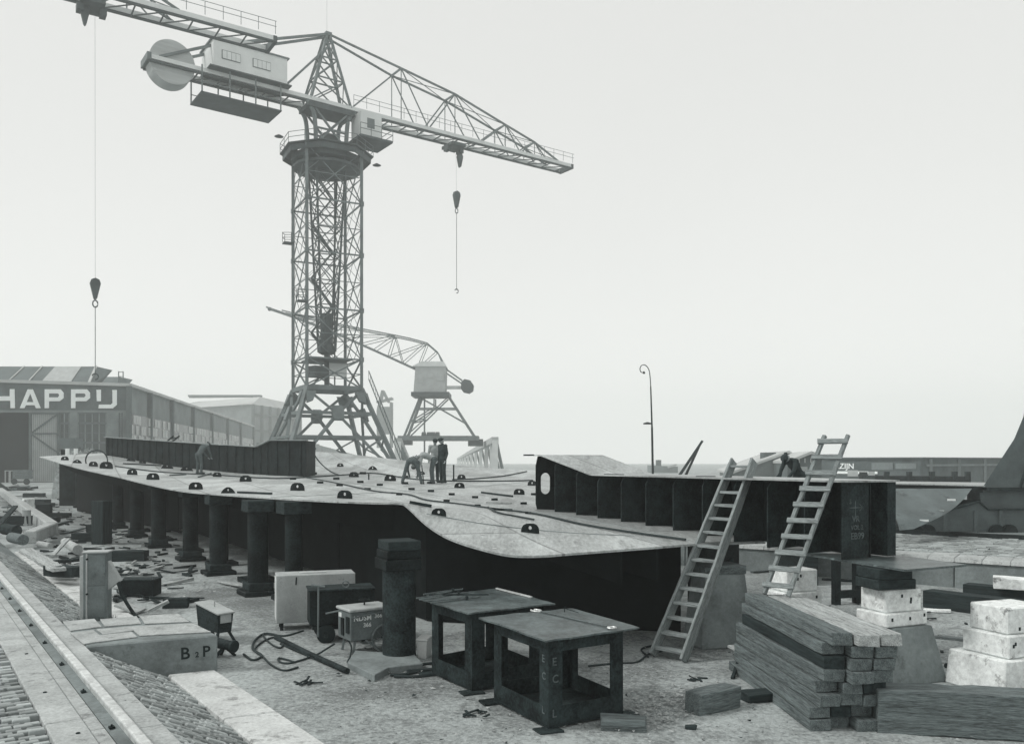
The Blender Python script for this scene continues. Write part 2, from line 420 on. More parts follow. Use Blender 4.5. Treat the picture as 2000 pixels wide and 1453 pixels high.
# paving setts
sett_me = MB().box((0, 0, 0), (0.168, 0.084, 0.10))
me = bpy.data.meshes.new('paving_sett')
me.from_pydata([tuple(p) for p in sett_me.v], [], sett_me.f); me.materials.append(MATS['sett'])
bmm = bmesh.new(); bmm.from_mesh(me); bmesh.ops.bevel(bmm, geom=[e for e in bmm.edges if all(v.co.z > 0 for v in e.verts)], offset=0.009, segments=1, affect='EDGES'); bmm.to_mesh(me); bmm.free()
setts = []
def slope_z(o): return QZ - 0.035 - (QZ - 0.06) * max(0, (o - 0.34)) / 1.0 if o < 1.34 else 0.03
B1, B2, B3, B4 = gp(355, 1064, 0.56), gp(558, 1047, 0.56), gp(498, 1015, 0.56), gp(318, 1030, 0.56)
def in_block(p):
    pts = [B1, B2, B3, B4]
    s = [(pts[(i + 1) % 4] - pts[i]).cross(p - pts[i]).z for i in range(4)]
    return all(k > -0.06 for k in s) or all(k < 0.06 for k in s)
rng = random.Random(3)
for side in (0, 1):
    for row, t in enumerate(np.arange(-6.0, 30.0, 0.089)):
        if side == 0: os_ = np.arange(0.43, 1.34, 0.176)
        else: os_ = np.arange(-0.74, -5.0 if t > -3 else -2.2, -0.176)
        for k, o in enumerate(os_):
            o2 = o + (0.088 if row % 2 else 0) - 0.05
            if side == 0 and o2 > 1.27: continue
            p = qpt(t, o2, 0)
            if side == 0 and in_block(V((p.x, p.y, 0.56))): continue
            if p.y < 2.0: continue
            px, = (1000 + p.x * F / p.y,)
            z = slope_z(o2) - 0.05 if side == 0 else QZ - 0.085 + 0.012 * math.sin(t * 2 + o * 3)
            py = H + (CZ - z) * F / p.y
            if px < -40 or py > 1500 or py < 870: continue
            if side == 1 and (t > 14): continue
            if 4.9 > 0 and side == 0 and t > 22: continue
            setts.append((p.y, V((p.x, p.y, z)), o2, side))
setts.sort(key=lambda s: s[0])
ang_slope = math.atan2(QZ - 0.06, 1.0)
qrot = math.atan2(QP.y, QP.x)
def sett_mat(s):
    e = Matrix.Rotation(qrot + rng.uniform(-0.05, 0.05), 4, 'Z')
    if s[3] == 0: e = e @ Matrix.Rotation(ang_slope + rng.uniform(-0.04, 0.04), 4, 'Y')
    e = e @ Matrix.Rotation(rng.uniform(-0.07, 0.07), 4, 'X')
    return Matrix.Translation(s[1] + V((0, 0, rng.uniform(-0.022, 0.016)))) @ e @ Matrix.Diagonal((rng.uniform(.92, 1.0), rng.uniform(.9, 1.0), 1, 1))
rest = MB()
shown = [s for s in setts if s[0] > 4.6]
near_set = set(id(s) for s in shown[:300])
for s in setts:
    mtx = sett_mat(s)
    mtx = mtx @ Matrix.Diagonal((rng.uniform(.85, 1.0), rng.uniform(.82, 1.02), 1, 1))
    if id(s) in near_set:
        o = bpy.data.objects.new('paving_sett', me); COL.objects.link(o); o.parent = quay
        o.matrix_local = Matrix.Translation(-V(quay['_o'])) @ mtx
    else:
        rest.add([mtx @ v.co for v in me.vertices], [tuple(p.vertices) for p in me.polygons])
rest.build('distant_setts', 'sett', quay, kind='stuff')

qprof('rail_bed', [(-0.145, QZ - .3), (0.055, QZ - .3), (0.055, QZ - .078), (-0.145, QZ - .078)], 'old_concrete')
# the rail itself
rail = thing('crane_rail', 'worn steel crane rail running along the concrete track', 'rail', qpt(0, 0, QZ - 0.06))
qprof('rail_head', [(-0.05, QZ + 0.045), (0.05, QZ + 0.045), (0.052, QZ + 0.075), (0.04, QZ + 0.09), (-0.04, QZ + 0.09), (-0.052, QZ + 0.075)], 'rail_steel', parent=rail, bevel=0.006)
qprof('rail_web', [(-0.012, QZ - 0.04), (0.012, QZ - 0.04), (0.012, QZ + 0.055), (-0.012, QZ + 0.055)], 'rail_steel', parent=rail)
qprof('rail_foot', [(-0.13, QZ - 0.075), (0.05, QZ - 0.075), (0.05, QZ - 0.05), (0.012, QZ - 0.04), (-0.012, QZ - 0.04), (-0.13, QZ - 0.055)], 'old_concrete', parent=rail)
for t in np.arange(-5.5, 20, 1.6):
    m = MB(); c = qpt(t, -0.085, QZ - 0.035); m.box(c, (0.05, 0.07, 0.02), qrot); m.tube(c, c + V((0, 0, 0.03)), 0.010, n=6); m.build('rail_clip', 'rust_steel', rail)
for t, o in ((-1.0, -.42), (0.8, -.4), (2.6, -.46), (4.9, -.4), (-2.6, -.45), (1.7, .2)):
    MB().lathe([(0.022, -0.02), (0.022, 0.004), (0.012, 0.008)], 8, qpt(t, o, QZ - 0.008)).build('drain_hole', 'knot', quay)

# ---------------------------------------------------------------- the concrete duct end with its cover plates
duct = thing('concrete_duct', 'low concrete duct end marked B P with steel cover plates beside the crane rail', 'duct', V((B1 + B3) / 2 - V((0, 0, 0.56))))
MB().hexa([V((p.x, p.y, -0.15)) for p in (B1, B2, B3, B4)], [V((p.x, p.y, 0.545)) for p in (B1, B2, B3, B4)]).build('body', 'old_concrete', duct, bevel=0.02)  # shade and dirt of the front put into a darker concrete than the plates
def rp(x, y): return gp(210 + x * .2409, 880 + y * .2409, 0.548)
for q in ([(452, 618), (655, 600), (702, 650), (500, 676)], [(690, 604), (925, 583), (955, 630), (722, 648)], [(945, 582), (1190, 566), (1262, 618), (978, 632)],
          [(500, 692), (648, 672), (690, 706), (892, 682), (930, 716), (640, 752), (588, 762)], [(668, 668), (905, 648), (1285, 628), (1400, 684), (945, 708), (905, 674), (712, 700)]):
    MB().prism([rp(*k) for k in q], (0, 0, 0.016)).build('cover_plate', 'concrete', duct, bevel=0.004)
fx = (B2 - B1).normalized(); fn = fx.cross(V((0, 0, 1)))
def on_front(px, z): # a point of the duct's front face
    k = (px - 1000) / F
    t = (k * B1.y - B1.x) / (fx.x - k * fx.y)
    p = B1 + fx * t; return V((p.x, p.y, z)) + fn * 0.004
lettering('B', 0.24, 'black_paint', duct, on_front(500, 0.24), fx, (0, 0, 1), 0.002)
lettering('2', 0.11, 'black_paint', duct, on_front(523, 0.25), fx, (0, 0, 1), 0.002)
lettering('P', 0.22, 'black_paint', duct, on_front(534, 0.25), fx, (0, 0, 1), 0.002)

# ---------------------------------------------------------------- the higher quay on the right with its retaining wall
W0 = gp(1640, 925, 0.75); WD = (gp(1803, 935, 0.75) - W0).normalized(); WN = V((-WD.y, WD.x, 0))
def wpt(t, o, z): return V((W0.x, W0.y, 0)) + WD * t + WN * o + V((0, 0, z))
rq = thing('pavement', 'paved upper quay behind a concrete retaining wall', None, wpt(0, 0, 0), kind='structure')
MB().prism([wpt(-10, o, z) for o, z in ((0.5, -0.2), (60, -0.2), (60, 0.70), (0.5, 0.70))], WD * 70).build('paving', 'paving_far', rq)
for k in range(9):
    t = -10 + k * 3.6
    MB().prism([wpt(t, o, z) for o, z in ((0.0, -0.2), (0.5, -0.2), (0.5, 0.62), (0.05, 0.62))], WD * 3.58).build('wall_section', 'old_concrete', rq, bevel=0.02)
    m = MB(); rr = random.Random(k)
    for j in range(6):
        a = t + j * 0.6
        m.prism([wpt(a, o, z) for o, z in ((-0.02, 0.62), (0.75, 0.62), (0.72 + rr.uniform(-.05, .05), 0.73 + rr.uniform(0, .05)), (0.06, 0.74 + rr.uniform(-.03, .03)))], WD * 0.595)
    m.build('coping', 'concrete', rq, bevel=0.015)
fs_ = MB(); rq_ = random.Random(8); wr = math.atan2(WD.y, WD.x)
for row, o in enumerate(np.arange(0.85, 6.4, 0.16)):      # rough courses of setts behind the coping, too small to pick apart
    for t in np.arange(-3.0, 16.0, 0.27):
        fs_.box(wpt(t + (.13 if row % 2 else 0), o, .70 + rq_.uniform(-.015, .03)), (.25, .14, .09), wr + rq_.uniform(-.08, .08), None)
fs_.build('distant_setts', 'sett', rq, kind='stuff')
rail2 = thing('crane_rail', 'crane rail on the upper quay under the portal crane bogies', 'rail', wpt(0, 6.8, 0.70))
MB().prism([wpt(-10, o, z) for o, z in ((6.73, 0.70), (6.87, 0.70), (6.83, 0.86), (6.77, 0.86))], WD * 40).build('rail_head', 'dark_steel', rail2)
MB().prism([wpt(-10, o, z) for o, z in ((6.5, 0.70), (7.1, 0.70), (7.08, 0.74), (6.52, 0.74))], WD * 40).build('rail_foot', 'rust_steel', rail2)

# ---------------------------------------------------------------- the hull plate panel on its pillars
left_edge = [(283, 773.5, 46), (313, 783, 42.5), (350, 793, 38.5), (403, 804.5, 33), (448, 815.5, 28.5), (500, 826, 25), (560, 831.5, 22.6), (620, 835.5, 20.6), (694, 840, 18.7), (780, 843.6, 16.9), (843, 845, 15.5)]
near_edge = [(856.5, 856, 15.1), (881, 878.5, 14.5), (915, 899, 13.9), (962, 914.5, 13.35), (1010, 925, 13.0), (1060, 925.5, 13.05), (1100, 922.5, 13.3), (1200, 915, 13.8), (1290, 908, 14.35)]
far_edge = [(1100, 797, 46), (1045, 795, 46.5), (980, 791, 47), (915, 786, 48), (850, 780, 49), (800, 774, 49.5), (747, 768, 50), (700, 764, 50), (600, 764, 53), (500, 765, 55), (385, 768, 57)]
inner = [(890, 815, 34), (1040, 890, 17), (898, 864, 18.3), (753, 838, 18.6), (680, 825, 23.0), (600, 811, 28.0), (1023, 832, 26), (1048, 862, 20.8), (1000, 806, 41), (750, 789, 43), (650, 803, 41.5), (830, 798, 40), (320, 778.5, 44), (540, 793, 46), (960, 818, 32)]
E = [at(*p) for p in left_edge]; N = [at(*p) for p in near_edge]; FE = [at(*p) for p in far_edge]
right_edge = [V((4.55, 14.9, 1.72)), V((3.3, 21.6, 1.86)), V((3.6, 34, 2.2)), V((4.0, 46, 2.6))]
ctrl = arc_pts(E, 2) + arc_pts(N, 2) + FE + right_edge + [at(*p) for p in inner]
cx = np.array([[p.x, p.y] for p in ctrl]); cz = np.array([p.z for p in ctrl])
def tps(r2): return 0.5 * r2 * np.log(r2 + 1e-9)
d2 = ((cx[:, None] - cx[None]) ** 2).sum(-1)
n_ = len(cx); A_ = np.zeros((n_ + 3, n_ + 3))
A_[:n_, :n_] = tps(d2) + np.diag([0.02] * (n_ - len(inner) - len(FE) - 4) + [4.0] * (len(FE) + 4) + [45.0] * len(inner))
A_[:n_, n_] = 1; A_[:n_, n_ + 1:] = cx; A_[n_, :n_] = 1; A_[n_ + 1:, :n_] = cx.T
W_ = np.linalg.solve(A_, np.concatenate([cz, [0, 0, 0]]))
def deck_z(x, y):
    r2 = (cx[:, 0] - x) ** 2 + (cx[:, 1] - y) ** 2
    return float(tps(r2) @ W_[:n_] + W_[n_] + W_[n_ + 1] * x + W_[n_ + 2] * y)
outline = arc_pts(E, 4)[:-1] + arc_pts([E[-1]] + N, 4) + right_edge + FE
poly = [V((p.x, p.y)) for p in outline]
def inside(p):
    c = False; j = len(poly) - 1
    for i in range(len(poly)):
        a, b = poly[i], poly[j]
        if (a.y > p.y) != (b.y > p.y) and p.x < (b.x - a.x) * (p.y - a.y) / (b.y - a.y) + a.x: c = not c
        j = i
    return c
pts = list(poly); edges = [(i, (i + 1) % len(poly)) for i in range(len(poly))]
y = 13.2
while y < 57:
    st = 0.42 if y < 22 else (0.8 if y < 32 else 1.3)
    x = -30.0
    while x < 5:
        p = V((x + rng.uniform(-.05, .05), y))
        if inside(p) and min((p - q).length for q in poly[:70]) > st * 0.45: pts.append(p)
        x += st
    y += st
vs2, ed2, fa2, *_ = delaunay_2d_cdt(pts, edges, [list(range(len(poly)))], 1, 1e-5)
top = [V((p.x, p.y, deck_z(p.x, p.y))) for p in vs2]
deck_bvh = BVHTree.FromPolygons(top, [list(f) for f in fa2])
def dk(px, py):
    d = V(((px - 1000) / F, 1.0, -(py - H) / F)).normalized()
    hit = deck_bvh.ray_cast(V((0, 0, CZ)), d)
    return hit[0]
dm = MB(); TH = 0.035
bnd = {}
for f in fa2:
    for i in range(len(f)):
        a, b = f[i], f[(i + 1) % len(f)]
        if (b, a) in bnd: del bnd[(b, a)]
        else: bnd[(a, b)] = 1
nt_ = len(top)
dm.add(top + [p - V((0, 0, TH)) for p in top], [tuple(f) for f in fa2] + [tuple(i + nt_ for i in reversed(f)) for f in fa2] + [(b, a, a + nt_, b + nt_) for a, b in bnd])
hull = thing('hull_section', 'broad curved steel hull panel studded with lifting lugs on a row of pillars', 'hull panel', V((0, 24, 0)))
dm.build('shell_plate', 'hull_plate', hull, smooth=True)
# weld seams between the plates, a few millimetres proud of the surface
def on_deck(p, up=0.0): return V((p.x, p.y, deck_z(p.x, p.y) + up))
def deck_line(a, b, r, name, mat, step=0.8):
    a, b = dk(*a), dk(*b); L = (b - a).length; k = max(2, int(L / step))
    q = [on_deck(a.lerp(b, i / k), 0.002) for i in range(k + 1)]
    return MB().path(q, r, 5).build(name, mat, hull)
for a, b in (((700, 806), (1285, 903)), ((640, 836), (1046, 812)), ((470, 806), (1010, 803)), ((880, 862), (1200, 896))):
    deck_line(a, b, 0.010, 'weld_seam', 'hull_rim')
# girders below the shell
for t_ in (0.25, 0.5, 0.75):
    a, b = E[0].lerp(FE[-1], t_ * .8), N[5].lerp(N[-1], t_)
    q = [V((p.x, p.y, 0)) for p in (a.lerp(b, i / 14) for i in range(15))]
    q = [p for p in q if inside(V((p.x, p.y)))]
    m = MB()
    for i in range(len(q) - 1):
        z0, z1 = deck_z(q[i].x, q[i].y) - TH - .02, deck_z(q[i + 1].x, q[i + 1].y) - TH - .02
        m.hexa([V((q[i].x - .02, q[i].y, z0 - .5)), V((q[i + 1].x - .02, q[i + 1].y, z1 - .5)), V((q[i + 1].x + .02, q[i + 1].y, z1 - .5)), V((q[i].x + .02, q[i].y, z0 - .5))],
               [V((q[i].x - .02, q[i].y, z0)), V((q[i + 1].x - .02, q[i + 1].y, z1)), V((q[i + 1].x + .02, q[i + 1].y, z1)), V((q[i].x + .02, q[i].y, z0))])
    m.build('girder', 'underside_shade', hull)
# near-black webs behind the pillars, mostly added as shade under the shell
def web(a, b, ztop_off=-0.06, name='shade_web', zb=0.02, k=6):
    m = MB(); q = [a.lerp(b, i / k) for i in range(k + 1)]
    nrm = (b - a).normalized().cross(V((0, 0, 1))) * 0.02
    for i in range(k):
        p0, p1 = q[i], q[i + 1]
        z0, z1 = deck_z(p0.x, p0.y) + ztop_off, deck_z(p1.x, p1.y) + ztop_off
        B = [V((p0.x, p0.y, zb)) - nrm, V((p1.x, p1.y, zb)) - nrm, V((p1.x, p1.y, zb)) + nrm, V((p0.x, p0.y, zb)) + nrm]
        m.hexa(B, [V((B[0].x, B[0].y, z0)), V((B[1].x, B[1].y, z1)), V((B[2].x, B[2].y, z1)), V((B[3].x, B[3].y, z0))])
    return m.build(name, 'underside_shade', hull)
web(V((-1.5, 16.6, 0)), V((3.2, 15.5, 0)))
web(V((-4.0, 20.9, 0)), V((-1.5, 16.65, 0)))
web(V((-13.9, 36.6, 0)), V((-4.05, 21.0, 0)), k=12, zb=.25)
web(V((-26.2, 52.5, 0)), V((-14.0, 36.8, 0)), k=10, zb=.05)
# lifting lugs: arched plates with a round eye, welded on; (px, py of the foot, width px)
def lug(px, py, wpx, kind=0, yaw=0.0):
    p = dk(px, py)
    if p is None: return
    w = wpx * p.y / F; h = w * (0.55 if kind == 0 else 0.42); th = 0.035
    n_out = 20; cxv = V((math.cos(yaw), math.sin(yaw), 0)); nv = V((-cxv.y, cxv.x, 0))
    outer = []
    if kind == 0:
        prof = [(-.5, 0), (-.5, .3), (-.46, .62), (-.36, .86), (-.2, 1), (0, 1), (.2, 1), (.36, .86), (.46, .62), (.5, .3), (.5, 0)]
    else:
        prof = [(-.5, 0), (-.42, .35), (-.3, .68), (-.16, .9), (-.08, 1), (0, 1), (.08, 1), (.16, .9), (.3, .68), (.42, .35), (.5, 0)]
    full = prof + [(.33, 0), (.17, 0), (0, 0), (-.17, 0), (-.33, 0)]
    n_ = len(full)
    def rel(u, v): return u * w, v * h
    ctr = (0.0, 0.56)
    inner_ = []
    for u, v in full:
        a = math.atan2(v * h - ctr[1] * h, u * w)
        r = 0.16 * h if kind == 0 else 0.15 * h
        inner_.append((math.cos(a) * r, ctr[1] * h + math.sin(a) * r * 1.25))
    O = [p + cxv * (u * w) + V((0, 0, v * h - .01)) - nv * th / 2 for u, v in full]
    I = [p + cxv * a + V((0, 0, b - .01)) - nv * th / 2 for a, b in inner_]
    MB().holed(O, I, nv * th).build('lifting_lug', 'dark_steel', hull)
LUGS = [(322, 779, 11, 0), (341, 783.5, 14, 1), (366, 788.5, 14, 0), (386, 792, 20, 0), (424, 780.5, 15, 1), (442, 784, 11, 0), (426, 801.5, 17, 0), (458, 809, 19, 0), (480, 792, 20, 1), (510, 795.5, 20, 1),
        (524, 824, 21, 0), (557, 804.5, 13, 0), (574, 830, 24, 1), (601, 812, 18, 0), (681, 826, 23, 0), (754, 838, 24, 0), (698, 796, 14, 1), (747, 789, 10, 0), (797, 794, 15, 1), (768, 805, 15, 0), (824, 811, 18, 0),
        (899, 865, 23, 0), (1040, 891, 28, 0), (1023, 832, 17, 0), (931, 822, 16, 0), (934, 808, 13, 0), (873, 801, 9, 0), (1043, 818, 14, 0), (695, 783, 8, 0)]
for i, (a, b, w, k) in enumerate(LUGS): lug(a, b, w, k, rng.uniform(-0.25, 0.25))
# small welded clips along the seam
for a, b in ((674, 809), (716, 815), (741, 809), (746, 819), (778, 814), (789, 825), (808, 818.5), (838, 833), (847, 816), (857, 825), (887, 828), (919, 833), (911, 843), (955, 837.5), (959, 850.5), (985, 841), (1030, 847), (1037, 862), (847, 806), (782, 800.5), (1046, 833), (706, 801)):
    p = dk(a, b)
    w = 9.5 * p.y / F
    MB().box(p + V((0, 0, w * .18)), (w, w * .35, w * .36), rng.uniform(-.2, .4)).build('clip', 'dark_steel', hull)
for a, b, h in ((791, 809, 9), (922, 812, 26), (706, 801, 5)):
    p = dk(a, b); MB().tube(p, p + V((0, 0, h * p.y / F)), 0.03, n=6).build('stud', 'dark_steel', hull)
# faint worn patches: thin chalk and dust marks on the plate
for a, b, w in ((965, 894, 9), (985, 884, 8), (1055, 905, 9), (1090, 902, 8), (1110, 911, 9), (1060, 898, 7), (1010, 905, 8), (960, 875, 8), (985, 915, 6)):
    p = dk(a, b); L = w * p.y / F
    MB().box(on_deck(p, 0.003), (L, 0.05, 0.002), rng.uniform(-.3, .3)).build('chalk_mark', 'chalk', hull)

# pillars under the left edge of the panel
PIL = [(322, 841), (346, 852), (371, 860), (404, 884), (432, 897), (466, 913), (516, 933), (559, 955), (620, 986)]
ORD = ['farthest', 'eighth', 'seventh', 'sixth', 'fifth', 'fourth', 'third', 'second', 'first']
for i, (a, b) in enumerate(PIL):
    p = gp(a, b); q = V((p.x, p.y, deck_z(p.x, p.y) - TH)) if inside(V((p.x, p.y))) else V((p.x, p.y, deck_z(p.x, p.y) - TH - .02))
    lb = {'farthest': 'squared dark pillar at the far corner of the hull panel'}.get(ORD[i], '%s dark steel pillar back from the big capped one under the hull panel edge' % ORD[i])
    t = thing('support_pillar', lb, 'pillar', p, 'pillars under the hull panel')
    zt = q.z
    if i < 3:
        MB().box(p + V((0, 0, zt / 2)), (0.55, 0.55, zt - .02), 0.5).build('shaft', 'dark_steel', t, bevel=0.02)
        MB().box(p + V((0, 0, .07)), (0.85, 0.85, .14), 0.5).build('base', 'rust_steel', t, bevel=0.02)
    else:
        MB().lathe([(0.235, 0.30), (0.235, zt - 0.28)], 18, p).build('shaft', 'dark_steel', t, smooth=True)
        MB().box(p + V((0, 0, .06)), (0.80, 0.80, .12), 0.55).build('base', 'dark_steel', t, bevel=0.02)
        MB().box(p + V((0, 0, .21)), (0.58, 0.58, .18), 0.55).build('plinth', 'timber_dark', t, bevel=0.02)
        MB().box(p + V((0, 0, zt - .14)), (0.62, 0.6, .27), 0.55).build('cap', 'timber_dark', t, bevel=0.02)
for i, (a, b) in enumerate(PIL[2:]):
    p = gp(a, b).lerp(gp(*PIL[3 + i]), .5) + V((.42, .34, 0)) if i < 6 else gp(640, 1002) + V((.35, .6, 0)); zt = deck_z(p.x, p.y) - TH - .01
    t = thing('support_pillar', '%s pillar from the front in the shaded row set back under the hull panel' % ['seventh', 'sixth', 'fifth', 'fourth', 'third', 'second', 'first'][i], 'pillar', p, 'pillars under the hull panel')
    MB().lathe([(0.2, 0.1), (0.2, zt - 0.28)], 14, p).build('shaft', 'dark_steel', t, smooth=True)
    MB().box(p + V((0, 0, .06)), (0.80, 0.80, .12), 0.55).build('base', 'dark_steel', t)
    MB().box(p + V((0, 0, zt - .14)), (0.62, 0.6, .27), 0.55).build('cap', 'timber_dark', t)
# the big pillar in front with its stepped cap
p = gp(838, 1085)
t = thing('support_pillar', 'thick round steel pillar with a stepped cap, nearest to the tables', 'pillar', p, 'pillars under the hull panel')
MB().lathe([(0.268, 0.0), (0.272, 0.06), (0.262, 0.1), (0.262, 1.42)], 28, p).build('shaft', 'rust_steel', t, smooth=True)
MB().box(p + V((-.02, 0, 1.505)), (0.58, 0.6, 0.17), 0.45).build('cap', 'dark_steel', t, bevel=0.012)
MB().box(p + V((-.01, 0, 1.66)), (0.55, 0.56, 0.13), 0.45).build('cap', 'dark_steel', t, bevel=0.012)
MB().box(p + V((0.0, 0, 1.80)), (0.53, 0.55, 0.15), 0.45).build('cap', 'timber_dark', t, bevel=0.012)
k = p + V((0.06, -0.262, 0.52)); MB().lathe([(0.035, -0.02), (0.03, 0.012)], 10, k, Matrix.Rotation(R(90), 3, 'X')).build('lifting_hole', 'black_paint', t)
MB().prism([gp(758, 1090, .09), gp(800, 1110, .09), gp(822, 1098, .09), gp(875, 1092, .09), gp(862, 1078, .09), gp(770, 1072, .09)], (0, 0, -0.11)).build('foundation_slab', 'old_concrete', label='flat concrete slab under the thick capped pillar', cat='slab', bevel=0.01)
# ---------------------------------------------------------------- the ribbed hull block on the right of the panel
K_ = 1.02
A0 = at(1048, 862, 20.4 * K_); A1 = at(1520, 932, 12.7)
A0.z, A1.z = 1.86, 1.66
AX = V((A1.x - A0.x, A1.y - A0.y, 0)).normalized(); AW = V((-AX.y, AX.x, 0))   # along, and to the far side
if AW.y < 0: AW = -AW
def bt(px):  # parameter along the front base line for a column of the frame
    k = (px - 1000) / F; d = V((A1.x - A0.x, A1.y - A0.y))
    return (k * A0.y - A0.x) / (d.x - k * d.y)
def bp(t, w, z): 
    q = A0.lerp(A1, t); return V((q.x, q.y, 0)) + AW * w + V((0, 0, z))
def bz(t): return A0.lerp(A1, t).z
def btop(t):
    tr = bt(1135)
    zl = 2.80
    return zl if t >= tr else zl + (3.24 - zl) * min(1, (tr - t) / (tr - 0.03))
def bw(t): return 1.8 + (1.18 - 1.8) * t
blk = thing('hull_block', 'dark ribbed steel hull block with a sloping top and an oval hole, behind two ladders', 'hull block', bp(.5, .6, 0))
TR = bt(1135)
# top plating in three pieces: high end, ramp, flat
def slab(name, t0, t1, mat='hull_plate', w0=-.03, dz=0.0):
    a, b = t0, t1
    P = [bp(a, w0, btop(a)), bp(b, w0, btop(b)), bp(b, bw(b), btop(b)), bp(a, bw(a), btop(a))]
    return MB().hexa(P, [q + V((0, 0, .025)) for q in P]).build(name, mat, blk)
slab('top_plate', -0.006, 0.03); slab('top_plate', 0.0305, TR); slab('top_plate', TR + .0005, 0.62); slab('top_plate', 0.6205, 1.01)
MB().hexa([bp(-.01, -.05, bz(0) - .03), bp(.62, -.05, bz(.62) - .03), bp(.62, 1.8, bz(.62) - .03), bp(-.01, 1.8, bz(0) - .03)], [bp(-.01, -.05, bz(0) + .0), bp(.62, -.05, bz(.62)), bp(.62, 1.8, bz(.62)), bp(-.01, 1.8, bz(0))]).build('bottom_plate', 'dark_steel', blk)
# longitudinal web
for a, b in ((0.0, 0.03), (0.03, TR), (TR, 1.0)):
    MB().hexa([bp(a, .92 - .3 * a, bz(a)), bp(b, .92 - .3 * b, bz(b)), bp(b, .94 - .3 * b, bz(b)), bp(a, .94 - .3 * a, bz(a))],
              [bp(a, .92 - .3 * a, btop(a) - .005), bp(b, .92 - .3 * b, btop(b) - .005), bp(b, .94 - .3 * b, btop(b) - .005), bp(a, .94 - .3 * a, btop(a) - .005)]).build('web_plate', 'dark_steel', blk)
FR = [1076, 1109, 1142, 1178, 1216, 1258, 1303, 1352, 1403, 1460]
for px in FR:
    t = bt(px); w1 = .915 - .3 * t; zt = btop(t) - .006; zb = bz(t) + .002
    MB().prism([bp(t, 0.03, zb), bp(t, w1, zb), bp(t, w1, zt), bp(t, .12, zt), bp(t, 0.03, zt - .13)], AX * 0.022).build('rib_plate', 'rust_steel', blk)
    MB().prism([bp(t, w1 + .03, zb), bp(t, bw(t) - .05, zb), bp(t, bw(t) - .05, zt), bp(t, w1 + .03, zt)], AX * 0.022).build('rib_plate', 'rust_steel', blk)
# far end plate with the oval hole
def oval(cx_, cz_, rx, rz, n=24): return [(cx_ + rx * math.cos(2 * math.pi * i / n), cz_ + rz * (math.sin(2 * math.pi * i / n))) for i in range(n)]
zt, zb = btop(0) - .006, bz(0)
op_ = []
for i in range(24):
    a = 2 * math.pi * i / 24; c_, s_ = math.cos(a), math.sin(a)
    k = min((.455) / abs(c_) if abs(c_) > 1e-6 else 9, ((zt - zb) / 2) / abs(s_) if abs(s_) > 1e-6 else 9)
    op_.append((.46 + c_ * k, (zt + zb) / 2 + s_ * k))
hz = CZ - (815 - H) * A0.y / F
oi_ = []
for i in range(24):
    a = 2 * math.pi * i / 24; c_, s_ = math.cos(a), math.sin(a)
    oi_.append((.275 + .135 * c_, hz + .135 * s_ + (.125 if s_ > 1e-6 else (-.125 if s_ < -1e-6 else 0))))
MB().holed([bp(0, a, b) for a, b in op_], [bp(0, a, b) for a, b in oi_], AX * 0.025).build('end_plate', 'dark_steel', blk)
MB().prism([bp(0, .94, zb), bp(0, 1.78, zb), bp(0, 1.78, zt), bp(0, .94, zt)], AX * .02).build('end_plate', 'dark_steel', blk)
q = bp(-.004, -.06, 3.26); MB().tube(q - V((.22, 0, 0)), q + V((.04, 0, 0)), .02, n=6).build('pin', 'dark_steel', blk)
# near end: closed half, recess, outer flange
zt, zb = btop(1) - .006, bz(1)
MB().prism([bp(1, 0, zb), bp(1, .56, zb), bp(1, .56, zt), bp(1, 0, zt)], AX * .025).build('end_plate', 'rust_steel', blk)
MB().prism([bp(.965, .56, zb), bp(.965, 1.0, zb), bp(.965, 1.0, zt), bp(.965, .56, zt)], AX * .02).build('end_plate', 'dark_steel', blk)
MB().prism([bp(1, .98, zb), bp(1, 1.17, zb), bp(1, 1.17, zt), bp(1, .98, zt)], AX * .025).build('end_flange', 'rust_steel', blk)
MB().prism([bp(1, .56, zb), bp(1, .58, zb), bp(1, .58, zt), bp(1, .56, zt)], -AX * .33).build('stiffener', 'dark_steel', blk)
MB().prism([bp(1, .98, zb), bp(1, 1.0, zb), bp(1, 1.0, zt), bp(1, .98, zt)], -AX * .33).build('stiffener', 'rust_steel', blk)
ed = AW; eo = AX * .029
for s_, dz, dw, sz in (('VR', .55, .20, .13), ('VOL 2', .43, .17, .10), ('EB99', .29, .17, .14), ('S', .82, .14, .10)):
    lettering(s_, sz, 'chalk_faint', blk, bp(1, dw, zb + dz) + eo, ed, (0, 0, 1), 0.001)
m = MB(); c = bp(1, .27, zb + .76) + eo
m.beam(c - ed * .12, c + ed * .15, .012, .003, AX); m.beam(c - V((0, 0, .16)), c + V((0, 0, .1)), .012, .003, AX)
m.beam(c + ed * .15, c + ed * .09 + V((0, 0, .05)), .01, .003, AX); m.beam(c + ed * .15, c + ed * .09 - V((0, 0, .05)), .01, .003, AX)
m.build('chalk_arrow', 'chalk_faint', blk)
# loose scrap on top
q = bp(.33, .2, btop(.33) + .03); MB().box(q, (.5, .1, .02), -.9).build('steel_offcut', 'rust_steel', label='small steel offcut on the flat top of the ribbed hull block', cat='offcut')
q = bp(.635, .3, btop(.63) + .03); MB().box(q, (.35, .08, .02), -.5).build('steel_offcut', 'rust_steel', label='thin steel offcut between the two ladder tops on the hull block', cat='offcut')
